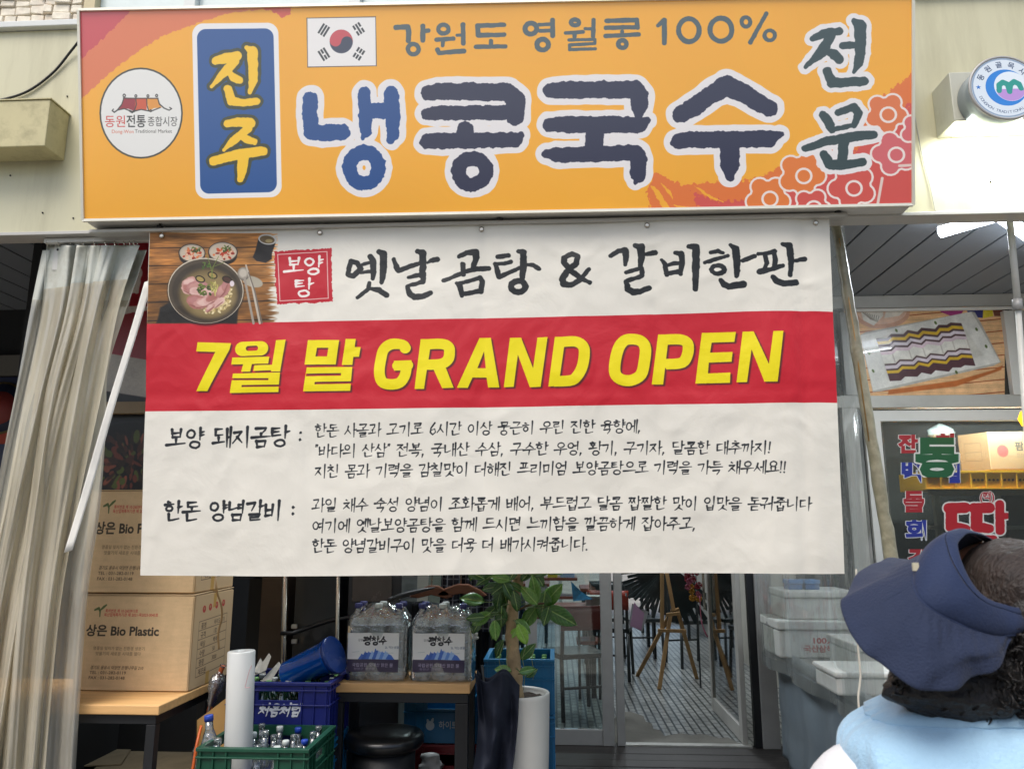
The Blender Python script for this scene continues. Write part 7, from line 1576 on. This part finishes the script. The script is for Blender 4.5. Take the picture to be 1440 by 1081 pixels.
# hat: crown band and wide drooping brim, built as lofted cloth rings
hat = thing('sun_hat', 'wide brimmed navy sun hat worn on the head, open at the top', 'hat', head_c)
M_hat = mat('navy_hat_cloth', '#202a42', rough=.8, var=.08, scale=12, bump=.4, bscale=300, spec=.3, sheen=.08)
M_hatd = mat('navy_hat_band', '#1f2c4a', rough=.75, var=.08, scale=12, bump=.2, bscale=260, spec=.3, sheen=.08)
def loop(P, n=96):
    P = [at(x, y, Y) for x, y, Y in P]; Q = [P[-1]]+P+[P[0], P[1]]; out = []
    for i in range(1, len(Q)-2):
        a_, b, c_, d_ = Q[i-1], Q[i], Q[i+1], Q[i+2]
        for k in range(8): t = k/8; out.append(.5*((2*b)+(c_-a_)*t+(2*a_-5*b+4*c_-d_)*t*t+(3*b-a_-3*c_+d_)*t**3))
    return out
outer = loop([(1430,893,1.115),(1412,924,1.085),(1385,952,1.065),(1345,965,1.055),(1300,966,1.06),(1255,948,1.075),(1215,915,1.10),(1190,880,1.13),(1184,850,1.16),(1192,824,1.22),(1218,798,1.28),(1256,785,1.33),(1310,800,1.38),(1370,840,1.40),(1430,880,1.36),(1462,900,1.24)])
midl = loop([(1433,892,1.112),(1405,906,1.088),(1372,915,1.072),(1335,908,1.068),(1300,897,1.075),(1268,880,1.09),(1248,858,1.11),(1240,838,1.13),(1240,822,1.155),(1246,808,1.19),(1262,796,1.23),(1286,790,1.27),(1330,804,1.32),(1380,840,1.34),(1430,872,1.31),(1456,892,1.22)])
inner = loop([(1434,891,1.110),(1405,893,1.095),(1372,886,1.085),(1340,873,1.082),(1312,858,1.085),(1294,843,1.095),(1286,828,1.11),(1284,812,1.125),(1286,798,1.145),(1291,786,1.165),(1300,778,1.19),(1315,776,1.215),(1345,800,1.27),(1385,835,1.29),(1425,865,1.28),(1450,885,1.20)])
top_o = loop([(1438,862,1.115),(1412,856,1.10),(1390,848,1.088),(1372,836,1.082),(1358,820,1.085),(1347,803,1.09),(1338,786,1.10),(1332,768,1.115),(1330,754,1.13),(1337,746,1.15),(1350,745,1.17),(1368,752,1.20),(1395,768,1.25),(1425,790,1.27),(1455,815,1.25),(1468,845,1.18)])
top_i = loop([(1436,853,1.118),(1412,850,1.104),(1393,843,1.095),(1377,832,1.090),(1364,815,1.092),(1355,797,1.098),(1349,780,1.108),(1347,766,1.122),(1352,757,1.14),(1362,751,1.16),(1376,751,1.18),(1392,757,1.205),(1412,770,1.24),(1432,792,1.26),(1452,815,1.24),(1462,840,1.175)])
def loft(loops, name, m, par, ru=0, solid=.003, sub=1, bulge=0):
    n = len(loops[0]); mb = MB(); S = []
    for j in range(len(loops)-1):
        for k in range(6 if j < len(loops)-2 else 7):
            t = k/6; S.append([loops[j][i].lerp(loops[j+1][i], t) for i in range(n)])
    cen = sum(loops[0], Vector())/n
    for j, L_ in enumerate(S):
        for i, p in enumerate(L_):
            tt = j/(len(S)-1); w = ru*math.sin(tt*math.pi*.5)*(math.sin(i/n*6.283*6+tt*2)+.6*math.sin(i/n*6.283*11+1-tt*3)+.5*noise.noise(p*25)) if ru else 0
            if ru: w += .0022*math.sin(i/n*6.283*34+3*noise.noise(p*14))*(1-tt)**1.5*min(1, tt*6)+(.009*noise.noise(p*13+Vector((3, 1, 0)))-.006*max(0, .22-abs(noise.noise(p*11)))*4)*min(1, tt*3)
            q = p+((p-cen).normalized()*bulge*math.sin(tt*math.pi))+Vector((0, w, w*.6)); mb.v.append(q+Vector((0, .0012, .0012))*noise.noise(p*40))
    for j in range(len(S)-1):
        for i in range(n): i2 = (i+1) % n; mb.f.append((j*n+i, j*n+i2, (j+1)*n+i2, (j+1)*n+i)); mb.sm.append(True); mb.mi.append(0)
    return mb.build(name, m, par, solid=solid, subsurf=sub)
loft([inner, midl, outer], 'brim', M_hat, hat, ru=.0045)
loft([inner, top_o], 'crown_band', M_hatd, hat, bulge=.006); loft([top_o, top_i], 'band_fold', M_hatd, hat, bulge=.003)
hm_ = MB(); hm_.tube([p for p in inner]+[inner[0]], .0018, 6, caps=False); hm_.build('brim_seam', M_hatd, hat)
m = MB(); p = at(1287, 797, 1.125); m.box(p.x-.004, p.x+.004, p.y-.003, p.y+.001, p.z-.005, p.z+.006); m.build('hat_tag', mat('cream_tag', '#c9c2a8'), hat)
